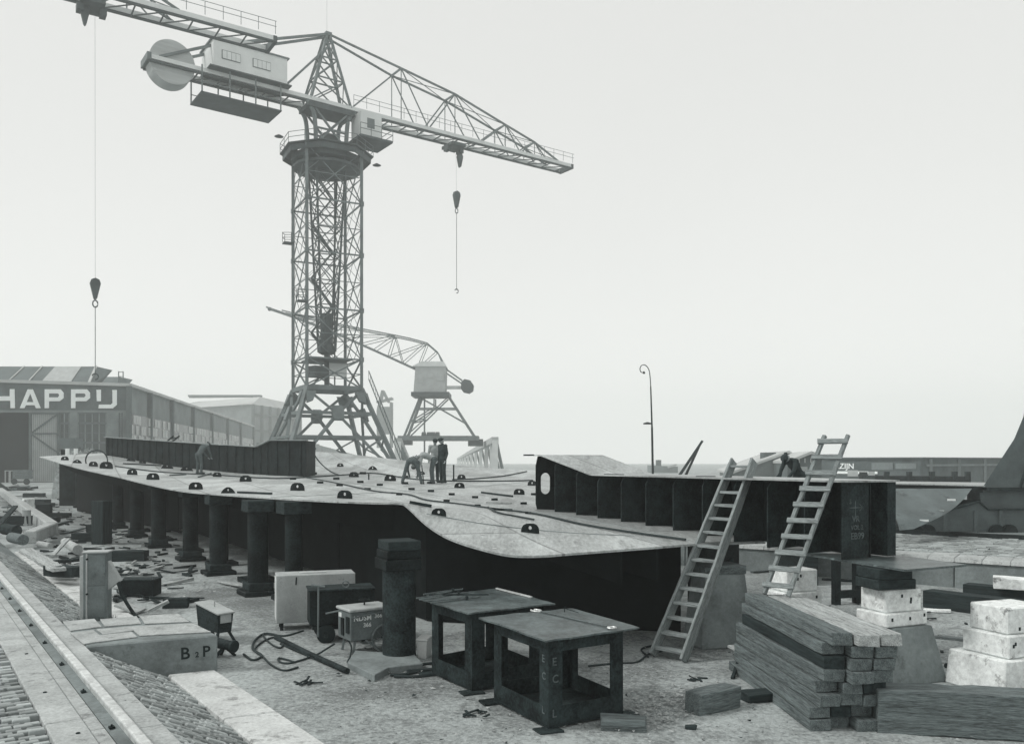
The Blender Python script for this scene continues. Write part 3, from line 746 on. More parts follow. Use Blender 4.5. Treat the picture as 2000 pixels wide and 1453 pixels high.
# the bottom plate that sticks out toward the viewer, and what carries it
BPZ = 1.62
pl = [gp(1420, 919, BPZ), gp(1520, 935, BPZ), gp(1619, 951, BPZ), gp(1713, 943, BPZ), gp(1645, 933, BPZ), bp(.8, 1.3, BPZ)]
MB().prism(pl, (0, 0, .03)).build('base_plate', 'table_steel', blk)
tr = thing('steel_trestle', 'dark steel trestle carrying the near end of the ribbed hull block', 'trestle', gp(1512, 1002))
TB = gp(1512, 1002)
for dx_, dy_ in ((0, 0), (.55, .25)):
    MB().box(TB + V((dx_, dy_, .76)), (.14, .14, 1.52), .3).build('leg', 'dark_steel', tr)
MB().beam(TB + V((-.05, 0, .22)), TB + V((.75, .3, .22)), .12, .16).build('cross_bar', 'dark_steel', tr)
MB().beam(TB + V((-.1, 0, 1.575)), TB + V((.75, .3, 1.575)), .16, .07).build('top_rail', 'dark_steel', tr)
for nm, px, z, s in (('lower', 1588, 1.32, (.62, .5, .14)), ('upper', 1586, 1.465, (.55, .5, .145))):
    c = at(px, 960, 12.2); MB().box((c.x, c.y, z + s[2] / 2), s, .25).build('packing_block', 'timber_dark', label='%s dark timber packing block between white blocks and base plate' % nm, cat='block', bevel=.01)

# dark side plate under the block beside the first ladder, with its raking strut
sp = thing('side_plate', 'dark upright steel plate behind the foot of the wide ladder', 'steel plate', gp(1325, 1030))
a_, b_ = gp(1283, 1036), gp(1362, 1026)
MB().prism([a_, b_, V((b_.x, b_.y, 1.72)), V((a_.x, a_.y, 1.72))], (0.02, .05, 0)).build('plate', 'dark_steel', sp)
MB().beam(gp(1369, 1040) + V((0, -.1, 0)), at(1348, 930, 15.6), .09).build('strut', 'rust_steel', sp)
# concrete pedestal behind the first ladder
c = gp(1330, 1062); t = thing('concrete_pedestal', 'tapered pale concrete pedestal behind the wide ladder', 'pedestal', c)
def taper(c, w0, d0, w1, d1, h, rz):
    m = Matrix.Rotation(rz, 3, 'Z')
    b = [c + m @ V((x * w0 / 2, y_ * d0 / 2, 0)) for x, y_ in ((-1, -1), (1, -1), (1, 1), (-1, 1))]
    tt = [c + m @ V((x * w1 / 2, y_ * d1 / 2, h)) for x, y_ in ((-1, -1), (1, -1), (1, 1), (-1, 1))]
    return MB().hexa(b, tt)
taper(c, .95, .8, .7, .6, 1.22, .2).build('body', 'old_concrete', t, bevel=.02)
MB().box(c + V((0, 0, 1.29)), (.74, .6, .14), .2).build('cap_block', 'timber', t, bevel=.01)

# ---------------------------------------------------------------- the ribbed wall block on the far left of the panel
wl = [(385, 771.5, 744), (430, 779, 747), (541, 794.5, 754.5), (619, 801, 759), (640, 802.5, 749), (695, 804.5, 749)]
WB = []
for px, pb, pt in wl:
    b = dk(px, pb)
    if b is None: b = at(px, pb, 46)
    WB.append((b, CZ - (pt - H) * b.y / F))
lw = thing('hull_block', 'long low ribbed steel hull block at the far left of the panel', 'hull block', WB[3][0])
for i in range(len(WB) - 1):
    (b0, z0), (b1, z1) = WB[i], WB[i + 1]
    bk = V((.1, 1.3, 0))
    MB().hexa([b0 - V((0, 0, .15)), b1 - V((0, 0, .15)), b1 + bk - V((0, 0, .15)), b0 + bk - V((0, 0, .15))], [V((b0.x, b0.y, z0)), V((b1.x, b1.y, z1)), V((b1.x, b1.y, z1)) + bk, V((b0.x, b0.y, z0)) + bk]).build('side_plate', 'dark_steel', lw)
    L = (b1 - b0).length; k = max(1, int(L / .62))
    for j in range(k):
        f = (j + .5) / k; p = b0.lerp(b1, f); z = z0 + (z1 - z0) * f
        MB().beam(p + V((0, -.03, -.02)), V((p.x, p.y - .03, z - .01)), .06, .06).build('stiffener', 'rust_steel', lw)
    MB().beam(V((b0.x, b0.y - .02, z0 + .02)), V((b1.x, b1.y - .02, z1 + .02)), .2, .035).build('top_flange', 'hull_rim', lw)

# ---------------------------------------------------------------- work tables: open steel boxes with plate tops
def work_table(label, top_px, ztop, foot_z, inset=.10, marks=()):
    P = [gp(x, y_, ztop) for x, y_ in top_px]           # front, right, back, left
    c = sum(P, V((0, 0, 0))) / 4
    t = thing('work_table', label, 'work table', V((c.x, c.y, 0)))
    m = MB(); ng = 9; rj = random.Random(int(P[0].x * 100)); tv = []
    for a_ in range(ng):
        for b_ in range(ng):
            u_, v_ = a_ / (ng - 1), b_ / (ng - 1)
            q_ = (P[0].lerp(P[1], u_)).lerp(P[3].lerp(P[2], u_), v_); e_ = 1 if a_ in (0, ng - 1) or b_ in (0, ng - 1) else .3
            tv.append(q_ + V((rj.uniform(-.006, .006) * e_, rj.uniform(-.006, .006) * e_, rj.uniform(-.007, .003) * e_ - .012 * ((u_ - .5) ** 2 + (v_ - .5) ** 2))))
    nn = ng * ng; q2 = lambda a_, b_: a_ * ng + b_
    fs_ = [(q2(a_, b_), q2(a_ + 1, b_), q2(a_ + 1, b_ + 1), q2(a_, b_ + 1)) for a_ in range(ng - 1) for b_ in range(ng - 1)]
    fs_ += [tuple(nn + k_ for k_ in reversed(f_)) for f_ in fs_]
    rim = [q2(a_, 0) for a_ in range(ng)] + [q2(ng - 1, b_) for b_ in range(1, ng)] + [q2(a_, ng - 1) for a_ in range(ng - 2, -1, -1)] + [q2(0, b_) for b_ in range(ng - 2, 0, -1)]
    fs_ += [(rim[k_], rim[(k_ + 1) % len(rim)], nn + rim[(k_ + 1) % len(rim)], nn + rim[k_]) for k_ in range(len(rim))]
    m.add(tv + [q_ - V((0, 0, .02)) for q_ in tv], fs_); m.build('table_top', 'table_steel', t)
    C = [V((c.x, c.y, 0)) + (V((p.x, p.y, 0)) - V((c.x, c.y, 0))) * (1 - inset * 2) for p in P]
    zt = ztop - .034; th = .012
    names = []
    for i in range(4):
        a, b = C[i], C[(i + 1) % 4]; d = (b - a).normalized(); L = (b - a).length; n_ = V((d.y, -d.x, 0))
        if n_.dot(a - V((c.x, c.y, 0))) < 0: n_ = -n_
        win = .20; lo, hi = foot_z + .24, zt - .16
        def pt(u, z): return a + d * u + V((0, 0, z))
        outer = [pt(0, foot_z), pt(L / 2, foot_z), pt(L, foot_z), pt(L, (foot_z + zt) / 2), pt(L, zt), pt(L / 2, zt), pt(0, zt), pt(0, (foot_z + zt) / 2)]
        inn = [pt(win, lo), pt(L / 2, lo), pt(L - win, lo), pt(L - win, (lo + hi) / 2), pt(L - win, hi), pt(L / 2, hi), pt(win, hi), pt(win, (lo + hi) / 2)]
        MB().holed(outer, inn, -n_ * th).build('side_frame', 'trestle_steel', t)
    for p in C:
        d = (p - V((c.x, c.y, 0))).normalized()
        MB().box(p + d * .02 + V((0, 0, foot_z * .5)), (.30, .22, max(.02, foot_z)), .4).build('foot_plate', 'rust_steel', t)
    MB().hexa([V((p.x, p.y, foot_z + .02)) for p in C], [V((p.x, p.y, foot_z + .03)) for p in C]).build('bottom_plate', 'rust_steel', t)
    return t, C, P
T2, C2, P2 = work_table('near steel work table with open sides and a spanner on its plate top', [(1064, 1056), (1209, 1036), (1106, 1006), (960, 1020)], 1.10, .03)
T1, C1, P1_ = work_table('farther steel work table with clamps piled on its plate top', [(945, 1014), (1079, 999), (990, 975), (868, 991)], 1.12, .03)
# white stencil marks on the near table's corner
d = (C2[1] - C2[0]).normalized(); nf = V((d.y, -d.x, 0))
if nf.y > 0: nf = -nf
e = (C2[3] - C2[0]).normalized(); ne = V((e.y, -e.x, 0))
if ne.dot(V((0, -1, 0))) < 0: ne = -ne
for z, s_ in ((.80, 'E'), (.60, 'C'), (.20, 'L')):
    lettering(s_, .13, 'chalk_faint', T2, C2[0] + d * .05 + nf * .004 + V((0, 0, z - .05)), d, (0, 0, 1), .001)
    lettering(s_, .12, 'chalk_faint', T2, C2[0] + e * .14 + ne * .004 + V((0, 0, z - .02)), -e, (0, 0, 1), .001)

def steel_bar(label, a, b, w, h, mat='rust_steel', name='steel_bar', cat='bar'):
    return timber(name, label, cat, a, b, w, h, mat, bevel=.002)
# clamps / tongs on the farther table
def tongs(label, a, b, open_=.05):
    a, b = V(a), V(b); d = (b - a).normalized(); n_ = V((-d.y, d.x, 0)); L = (b - a).length
    t = thing('tongs', label, 'tongs', (a + b) / 2)
    for s in (1, -1):
        pts_ = [a + n_ * s * open_, a.lerp(b, .45) + n_ * s * open_ * .55, a.lerp(b, .72) + n_ * 0, a.lerp(b, .80) - n_ * s * .035, a.lerp(b, .92) - n_ * s * .05, b - n_ * s * .01]
        MB().path([p + V((0, 0, .014 + .012 * (s > 0))) for p in arc_pts(pts_, 4)], .011, 6).build('handle', 'table_steel', t)
    c_ = a.lerp(b, .74); MB().lathe([(.025, -.005), (.025, .045), (.015, .055)], 10, c_).build('pivot', 'rust_steel', t)
tz = 1.122
tongs('long tongs nearest the edge of the farther table', gp(884, 1000, tz), gp(962, 992, tz))
tongs('long tongs lying second from the edge of the farther table', gp(867, 995, tz + .03), gp(950, 984, tz + .03), .04)
tongs('long tongs at the back of the pile on the farther table', gp(878, 989, tz + .03), gp(935, 979.5, tz + .03), .035)
steel_bar('thin steel rod across the tongs on the farther table', gp(884, 986.5, tz + .06), gp(976, 986, tz + .06), .02, .02)
steel_bar('pale steel bar along the back edge of the farther table', gp(988, 976.5, tz + .012), gp(1042, 990, tz + .012), .035, .022, 'rail_steel')
# spanner on the near table
sp_ = thing('spanner', 'long open ended spanner lying across the near table', 'spanner', gp(1100, 1022, 1.102))
a, b = gp(1048, 1010.5, 1.112), gp(1166, 1037, 1.112)
d = (b - a).normalized(); n_ = V((-d.y, d.x, 0))
MB().path([a + d * .10, a.lerp(b, .5), b - d * .08], .010, 6).build('shank', 'table_steel', sp_)
m = MB()
for s in (1, -1): m.path(arc_pts([a + d * .11, a + d * .06 + n_ * s * .045, a - d * .02 + n_ * s * .05, a - d * .06 + n_ * s * .025], 4), .014, 6)
m.build('jaw', 'rail_steel', sp_)
MB().path([b + (d * math.cos(i * math.pi / 6) + n_ * math.sin(i * math.pi / 6)) * .05 for i in range(13)], .011, 6).build('ring', 'rail_steel', sp_)
m = MB(); q = gp(1093, 1013, 1.11); m.path([q, q + V((0, 0, .07)), q + V((.02, -.01, .07))], .006, 5); m.path([q + V((0, 0, .05)), q + V((.18, -.08, .005))], .006, 5)
m.build('steel_hook', 'rust_steel', label='bent steel hook standing on the near table', cat='hook')

# ---------------------------------------------------------------- ladders
def ladder(label, base, top, wdir, width, n, sw, sh, rw, rh, mat, tread=True, wtop=None, rung_over=0.0, splay=0.0):
    base, top, wdir = V(base), V(top), V(wdir).normalized()
    t = thing('ladder', label, 'ladder', base)
    ax = (top - base).normalized(); nrm = ax.cross(wdir)
    for s in (-1, 1):
        a, b = base + wdir * s * (width / 2 + splay), top + wdir * s * (wtop or width) / 2
        timber('side_rail', None, None, a, b, sw, sh, mat, parent=t, up=wdir.cross(ax), jit=.004)
    L = (top - base).length
    for i in range(n):
        f = (i + .55) / n
        c_ = base.lerp(top, f); w_ = (width + 2 * splay) * (1 - f) + (wtop or width) * f
        if tread:
            a, b = c_ - wdir * (w_ / 2 - sw / 2), c_ + wdir * (w_ / 2 - sw / 2)
            timber('tread', None, None, a, b, rw, rh, mat, parent=t, bevel=.005, jit=.004)
        else:
            a, b = c_ - wdir * (w_ / 2 + rung_over) - nrm * (sh / 2 + rh / 2), c_ + wdir * (w_ / 2 + rung_over) - nrm * (sh / 2 + rh / 2)
            timber('rung', None, None, a, b, rw, rh, mat, parent=t, bevel=.004, up=nrm, jit=.004)
    return t
lb, lt = V((2.57, 13.45, 0.02)), V((4.2, 15.0, 3.12))
ladder('wide wooden step ladder with broad treads leaning on the hull block', lb, lt, V((-.69, .725, 0)), .58, 14, .05, .19, .17, .045, 'ladder_wood', wtop=.40)
STZ = 1.15
l2a, l2b = V((3.97, 12.5, STZ + .01)), V((4.96, 12.78, 3.50))
ladder('narrow rough ladder with nailed rungs standing on the timber stack', l2a, l2b, V((.80, -.60, 0)), .36, 10, .055, .075, .075, .035, 'ladder_wood', tread=False, rung_over=.05, wtop=.34)
la, lb_ = dk(444, 784), None
p0 = dk(450, 778) or at(450, 778, 46)
q0 = WB[2][0].lerp(WB[1][0], .6)
ladder('small dark ladder leaning on the far left hull block', p0, V((q0.x + .7, q0.y + .1, 4.4)), V((.8, -.5, 0)), .5, 7, .07, .12, .1, .05, 'timber_dark')

# ---------------------------------------------------------------- the timber stack
S0, S1 = V((3.98, 12.75, 0)), V((4.14, 9.85, 0))         # far and near ends of its centre line
sd = (S1 - S0).normalized(); sn = V((-sd.y, sd.x, 0))
if sn.x < 0: sn = -sn
LAY = ['bottom', 'second', 'third', 'fourth', 'fifth', 'sixth', 'seventh', 'top']
rr = random.Random(11)
lh = STZ / 8
for k in range(8):
    nb = 3; bwid = .262
    sh_ = rr.uniform(-.05, .04) + (-.05 if k < 3 else .0) + (.04 if k == 7 else 0)
    yaw = rr.uniform(-.012, .012) + (.03 if k in (2, 4) else 0) - (.015 if k == 1 else 0)
    for j in range(nb):
        o = (j - 1) * (bwid + .006) + rr.uniform(-.006, .006) - .032 * (7 - k)
        off = rr.uniform(-.07, .07) + sh_
        if k == 1 and j == 0: off += .10
        rot = Matrix.Rotation(yaw + rr.uniform(-.006, .006), 3, 'Z')
        c_ = (S0 + S1) / 2 + sn * o + V((0, 0, lh * (k + .5)))
        hl = 1.46 + rr.uniform(-.07, .07)
        a = c_ + rot @ (sd * (-hl + off)); b = c_ + rot @ (sd * (hl + off))
        pos = ('outer left', 'middle', 'outer right')[j]
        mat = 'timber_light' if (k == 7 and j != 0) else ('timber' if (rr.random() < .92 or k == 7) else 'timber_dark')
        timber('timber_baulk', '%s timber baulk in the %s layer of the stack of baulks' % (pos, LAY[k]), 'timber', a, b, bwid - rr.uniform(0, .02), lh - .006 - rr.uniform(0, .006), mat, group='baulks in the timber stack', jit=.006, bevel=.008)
# short boards under and beside it
timber('board', 'loose pale board sticking out at the far foot of the timber stack', 'board', gp(1352, 1065, .20), gp(1420, 1100, .12), .18, .04, 'timber_light')
timber('board', 'dark stick leaning against the foot of the timber stack', 'board', gp(1352, 1116, .01), gp(1366, 1075, .22), .05, .05, 'timber_dark')
# loose blocks in front
def tblock(label, px, py, size, rz, mat='timber', name='timber_block', z=0.0, cat='timber block'):
    c_ = gp(px, py, z); d_ = V((math.cos(rz), math.sin(rz), 0)) * size[0] / 2; h_ = V((0, 0, size[2] / 2))
    return timber(name, label, cat, c_ - d_ + h_, c_ + d_ + h_, size[1], size[2], mat, bevel=.012, jit=.009)
tblock('squared timber block lying alone left of the timber stack', 1322, 1164, (.70, .27, .27), .55, 'timber')
tblock('thin dark timber offcut between the loose block and the timber stack', 1392, 1150, (.42, .26, .13), .2, 'timber_dark')
tblock('worn timber block lying at the foot of the near work table', 1184, 1192, (.52, .28, .13), -.12, 'timber')
tblock('small dark chunk of wood on the dirt before the loose timber block', 1288, 1193, (.13, .08, .05), -.2, 'timber_dark')
# the great baulk at the lower right
a, b = gp(1577, 1133, .5), gp(1803, 1143, .5)
d_ = (b - a).normalized(); n_ = V((-d_.y, d_.x, 0))
timber('great_baulk', 'massive squared timber baulk lying across the lower right corner', 'timber', a + n_ * .2 - V((0, 0, .25)), a + d_ * 3.6 + n_ * .2 - V((0, 0, .25)), .42, .50, 'timber', bevel=.016, jit=.014)

# ---------------------------------------------------------------- white painted keel blocks
def keel_stack(label, px, py, tiers, rz, ped, extra=None):
    c_ = gp(px, py); t = thing('keel_blocks', label, 'keel blocks', c_)
    taper(c_, ped[0], ped[1], ped[2], ped[3], ped[4], rz).build('pedestal', 'old_concrete' if ped[5] else 'white_block', t, bevel=.015)
    z = ped[4]
    for i, (w_, d_, h_, dx_, r_) in enumerate(tiers):
        m_ = Matrix.Rotation(rz + r_, 3, 'Z')
        bl = MB().box(c_ + V((dx_, 0, z + h_ / 2 + .004)), (w_, d_, h_ - .006), rz + r_).build('block', 'white_block', t, bevel=.018)
        for k2 in range(3):
            u_ = rr.uniform(-.42, .42) * w_; v_ = rr.uniform(-.3, .3) * h_
            cc = c_ + V((dx_, 0, z + h_ / 2 + v_)) + m_ @ V((u_, -d_ / 2 - .001, 0))
            MB().box(cc, (.03, .012, .045), rz + r_).build('spike_hole', 'knot', bl)
        z += h_
    return t
keel_stack('white keel blocks on a concrete foot behind the timber stack, under the base plate', 1606, 1114, [(.80, .55, .20, -.08, .05), (.66, .48, .33, -.09, 0)], .35, (1.0, .85, .70, .6, .78, 1))
keel_stack('white keel blocks stacked in three steps behind the great baulk', 1772, 1128, [(.86, .7, .31, .03, .05), (.76, .6, .36, .06, -.03)], .35, (1.15, .95, 1.05, .9, .48, 0))
keel_stack('white keel blocks behind the narrow ladder at the far end of the timber stack', 1446, 1082, [(.72, .5, .20, 0, .05), (.58, .42, .35, .01, 0)], .3, (.95, .8, .8, .7, .86, 1))
# dark beams beside the retaining wall
a, b = gp(1653, 1004, 0), gp(1815, 1026, 0)
timber('long_beam', 'long dark timber beam lying before the retaining wall', 'timber', a + V((0, 0, .18)), a + (b - a) * 1.9 + V((0, 0, .18)), .4, .36, 'timber_dark')
a, b = gp(1712, 987, .1), gp(1800, 996, .1)
timber('long_beam', 'shorter dark beam behind the long one carrying a white block', 'timber', a + V((0, 0, .12)), a + (b - a) * 1.7 + V((0, 0, .12)), .4, .30, 'timber_dark')
tblock('white painted block resting on the shorter dark beam', 1785, 977, (.75, .5, .24), -.5, 'white_block', 'keel_block', .37, 'block')
for i, (px, py, L, rz, mt, lbx) in enumerate(((1668, 1013, .5, -.5, 'white_block', 'pale splinter of board on the ground left of the three step keel blocks'), (1560, 968, 2.2, -.45, 'timber_dark', 'dark board on the ground behind the base plate supports'),
        (1392, 948, 1.1, .1, 'timber_light', 'pale board on the scrap wood heap behind the wide ladder'), (1402, 944, 1.3, -.25, 'timber_light', 'second pale board on the scrap wood heap behind the wide ladder'), (1388, 936, 1.0, .3, 'timber', 'grey board on top of the scrap wood heap behind the wide ladder'),
        (1400, 952, .8, .4, 'timber', 'short grey plank at the foot of the scrap wood heap behind the wide ladder'), (1675, 1055, 3.0, -.42, 'old_concrete', 'long thin batten on the ground before the three step keel blocks'), (1702, 1100, .4, -.3, 'timber_dark', 'dark wedge beside the three step keel blocks'))):
    tblock(lbx, px, py, (L, .13, .06), rz, mt, 'board', .0 if i not in (3, 4) else (.07 if i == 3 else .14), 'board')

# tilted shell plate on the upper quay and the thin plate stack behind the block
zp = .75
sh = thing('shell_plate', 'curved loose shell plate leaning against the portal crane bogie', 'steel plate', at(1650, 888, 25))
rows = [[at(1595 + (1722 - 1595) * i / 8, 823, 27.0 - .8 * 0) for i in range(9)]]
L0 = [at(1596, 822.5, 27.0), at(1600, 850, 25.6), at(1606, 872, 24.8), at(1610, 887, 24.5)]
R0 = [at(1722, 822.5, 27.6), at(1706, 842, 26.6), at(1680, 862, 25.4), at(1632, 885, 24.6)]
m = MB(); vs_ = []
for a, b in zip(arc_pts(L0, 4), arc_pts(R0, 4)):
    for i in range(7): vs_.append(a.lerp(b, i / 6))
nr = len(vs_) // 7
m.add(vs_ + [v + V((.01, .03, -.01)) for v in vs_], [(r * 7 + i, r * 7 + i + 1, (r + 1) * 7 + i + 1, (r + 1) * 7 + i) for r in range(nr - 1) for i in range(6)] + [(7 * nr + r * 7 + i, 7 * nr + (r + 1) * 7 + i, 7 * nr + (r + 1) * 7 + i + 1, 7 * nr + r * 7 + i + 1) for r in range(nr - 1) for i in range(6)])
m.build('plate', 'plate_dark', sh, smooth=True)
for px, py, Y in ((1660, 865, 25.6), (1672, 858, 25.9), (1648, 872, 25.2), (1690, 840, 26.4)):
    MB().box(at(px, py, Y - .25), (.25, .02, .06)).build('paint_mark', 'chalk', sh)
tp = thing('flat_plating', 'thin flat steel panel with stiffeners behind the ribbed hull block', 'steel plate', at(1620, 815, 30))
c1, c2, c3, c4 = at(1485, 812, 29), at(1742, 818, 29), at(1760, 813.5, 36), at(1500, 810, 36)
MB().hexa([q - V((0, 0, .04)) for q in (c1, c2, c3, c4)], [c1, c2, c3, c4]).build('plate', 'hull_plate', tp)
MB().beam(c1.lerp(c2, .02) - V((0, -.05, .14)), c1.lerp(c2, .99) - V((0, -.05, .14)), .03, .2).build('edge_bar', 'dark_steel', tp)
for f in (.1, .35, .5, .64, .9): MB().beam(c1.lerp(c2, f) - V((0, 0, .14)) + V((0, .1, 0)), c4.lerp(c3, f) - V((0, 0, .14)), .03, .2).build('stiffener', 'rust_steel', tp)
for f in (.15, .85):
    q = c1.lerp(c3, f); MB().box((q.x, q.y, (q.z + .6) / 2), (.4, .4, q.z - .68)).build('support', 'dark_steel', tp)
# ---------------------------------------------------------------- machines under the panel's edge
# white cabinet
rz = .30; mx_ = Matrix.Rotation(rz, 3, 'Z')
def loc(c_, mm, x, y_, z): return c_ + mm @ V((x, y_, z))
c = gp(650, 1043) + mx_ @ V((.70, 0, 0)); wc = thing('welding_set', 'large white welding cabinet on short legs under the hull panel', 'welding set', c)
MB().box(loc(c, mx_, 0, .28, .58), (1.44, .55, .88), rz).build('body', 'pale_paint', wc, bevel=.014)  # shade of the front, with its dirt, put into a greyer paint than the end
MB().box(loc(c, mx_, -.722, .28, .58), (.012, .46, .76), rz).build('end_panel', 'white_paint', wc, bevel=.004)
for x in (-.62, .6):
    for y_ in (.08, .48): MB().box(loc(c, mx_, x, y_, .07), (.06, .06, .15), rz).build('leg', 'dark_steel', wc)
m = MB(); m.path([loc(c, mx_, -.74, .12, .70), loc(c, mx_, -.84, .12, .70), loc(c, mx_, -.84, .3, .70)], .014, 6); m.build('handle', 'dark_steel', wc)
MB().beam(loc(c, mx_, -.3, .2, 1.035), loc(c, mx_, .2, .2, 1.035), .05, .02).build('bracket', 'white_paint', wc)
m = MB(); m.path([loc(c, mx_, -.36, -.01, .98), loc(c, mx_, -.37, -.012, .84)], .012, 5); m.build('latch', 'black_paint', wc)
# dark transformer on wheels
mx_ = Matrix.Rotation(.30, 3, 'Z'); c = gp(700, 1063) + mx_ @ V((.55, 0, 0)); dt = thing('transformer_cart', 'dark transformer box on small wheels with a T handle, before the white cabinet', 'transformer', c)
MB().box(loc(c, mx_, 0, .3, .60), (1.10, .58, .58), .30).build('body', 'dark_steel', dt, bevel=.012)
MB().box(loc(c, mx_, 0, .3, .905), (1.14, .62, .03), .30).build('lid', 'rust_steel', dt, bevel=.006)
rg = loc(c, mx_, .08, .2, .97); MB().path([rg + V((.055 * math.cos(i * math.pi / 7), 0, .055 * math.sin(i * math.pi / 7))) for i in range(15)], .014, 6).build('lifting_eye', 'grey_paint', dt)
for x in (-.28, .34):
    for y_ in (.0, .6):
        w_ = loc(c, mx_, x, y_, .16); ry = Matrix.Rotation(.30, 3, 'Z') @ Matrix.Rotation(R(90), 3, 'X')
        wh = MB().lathe([(.05, -.04), (.13, -.045), (.158, -.03), (.16, 0), (.158, .03), (.13, .045), (.05, .04)], 18, w_, ry).build('wheel', 'rubber', dt, smooth=True)
        MB().lathe([(.02, -.055), (.06, -.05), (.06, .05), (.02, .055)], 12, w_, ry).build('hub', 'rust_steel', wh)
MB().beam(loc(c, mx_, -.5, .3, .26), loc(c, mx_, .5, .3, .26), .5, .06).build('chassis', 'dark_steel', dt)
m = MB(); h0, h1 = loc(c, mx_, -.42, -.1, .14), loc(c, mx_, -.42, -.16, 1.02); m.tube(h0, h1, .016, n=6); m.tube(h1 - V((.12, 0, -.01)), h1 + V((.11, 0, -.02)), .02, n=6); m.build('pull_handle', 'grey_paint', dt)
# the numbered welding cart
mx_ = Matrix.Rotation(.60, 3, 'Z'); c = gp(763, 1080) + mx_ @ V((.36, 0, 0)); ws = thing('welding_cart', 'small grey welding cart with white numbers and one spoked wheel', 'welding cart', c)
rz = .60; mx_ = Matrix.Rotation(rz, 3, 'Z')
W2, D2 = .72, .50
MB().box(loc(c, mx_, 0, .25, .45), (W2, D2, .46), rz).build('body', 'grey_paint', ws, bevel=.012)
MB().box(loc(c, mx_, 0, .25, .71), (W2 + .06, D2 + .06, .05), rz).build('lid', 'pale_paint', ws, bevel=.014)
hw = loc(c, mx_, .02, .3, .82)
m = MB(); m.path([hw + V((.085 * math.cos(i * math.pi / 9), .085 * math.sin(i * math.pi / 9), 0)) for i in range(19)], .012, 6); m.tube(hw - V((0, 0, .1)), hw, .014, n=6)
for i in range(3): m.tube(hw, hw + V((.08 * math.cos(i * 2.1), .08 * math.sin(i * 2.1), 0)), .007, n=5)
m.build('hand_wheel', 'dark_steel', ws)
# front left end: terminal panels
ex = mx_ @ V((-1, 0, 0)); ey = mx_ @ V((0, 1, 0)); fn2 = mx_ @ V((0, -1, 0)); fxx = mx_ @ V((1, 0, 0))
for y_, z, s in ((.10, .47, (.018, .12, .26)), (.30, .42, (.02, .10, .28))):
    MB().box(loc(c, mx_, -W2 / 2 - .008, y_, z), s, rz).build('terminal_panel', 'dark_steel', ws)
MB().box(loc(c, mx_, -W2 / 2 - .005, .40, .60), (.01, .10, .07), rz).build('name_plate', 'chalk', ws)
lettering('NDSM', .115, 'chalk', ws, loc(c, mx_, -.31, -.003, .54), fxx, (0, 0, 1), .001)
lettering('366', .09, 'chalk', ws, loc(c, mx_, .06, -.003, .56), fxx, (0, 0, 1), .001)
lettering('366', .095, 'chalk', ws, loc(c, mx_, -.14, -.003, .43), fxx, (0, 0, 1), .001)
wcn = loc(c, mx_, .20, -.06, .235); ry = mx_ @ Matrix.Rotation(R(90), 3, 'X')
def spoked(parent, cc, r, mm, nsp=6):
    wh = MB().path([cc + mm @ V((r * math.cos(i * 2 * math.pi / 28), r * math.sin(i * 2 * math.pi / 28), 0)) for i in range(29)], .020, 6).build('wheel', 'grey_paint', parent, smooth=True)
    for i in range(nsp):
        a = i * 2 * math.pi / nsp + .3; MB().tube(cc, cc + mm @ V((r * math.cos(a), r * math.sin(a), 0)), .009, n=5).build('spoke', 'grey_paint', wh)
    MB().lathe([(.02, -.04), (.035, -.03), (.035, .03), (.02, .04)], 10, cc, mm).build('hub', 'rust_steel', wh)
spoked(ws, wcn, .205, ry); spoked(ws, loc(c, mx_, .20, .56, .235), .205, ry)
MB().tube(loc(c, mx_, .2, -.08, .235), loc(c, mx_, .2, .58, .235), .018, n=8).build('axle', 'dark_steel', ws)
for y_ in (.04, .46): MB().beam(loc(c, mx_, -.26, y_, .24), loc(c, mx_, -.30, y_, .0), .035).build('leg', 'grey_paint', ws)
MB().beam(loc(c, mx_, -.1, -.02, .22), loc(c, mx_, .12, -.1, .02), .03).build('brace', 'grey_paint', ws)
m = MB(); m.tube(loc(c, mx_, -W2 / 2, .42, .66), loc(c, mx_, -W2 / 2 - .22, .5, .62), .015, n=6); m.tube(loc(c, mx_, -W2 / 2 + .02, -.02, .60), loc(c, mx_, .3, -.02, .655), .012, n=6); m.build('tow_handle', 'grey_paint', ws)
# tin box between pillar and table
c = gp(874, 1085); tb = thing('tin_box', 'small dented white tin box between the thick pillar and the farther table', 'box', c)
MB().hexa([c + V(k) for k in ((-.085, 0, 0), (.06, -.03, 0), (.12, .2, 0), (-.03, .24, 0))], [c + V(k) for k in ((-.10, -.01, .28), (.075, -.04, .28), (.14, .22, .30), (-.04, .26, .30))]).build('body', 'white_paint', tb, bevel=.01)
MB().hexa([c + V(k) for k in ((-.11, -.02, .285), (.085, -.05, .285), (.15, .23, .305), (-.05, .27, .305))], [c + V(k) for k in ((-.105, -.015, .32), (.08, -.045, .32), (.145, .225, .335), (-.045, .265, .335))]).build('lid', 'white_paint', tb, bevel=.006)
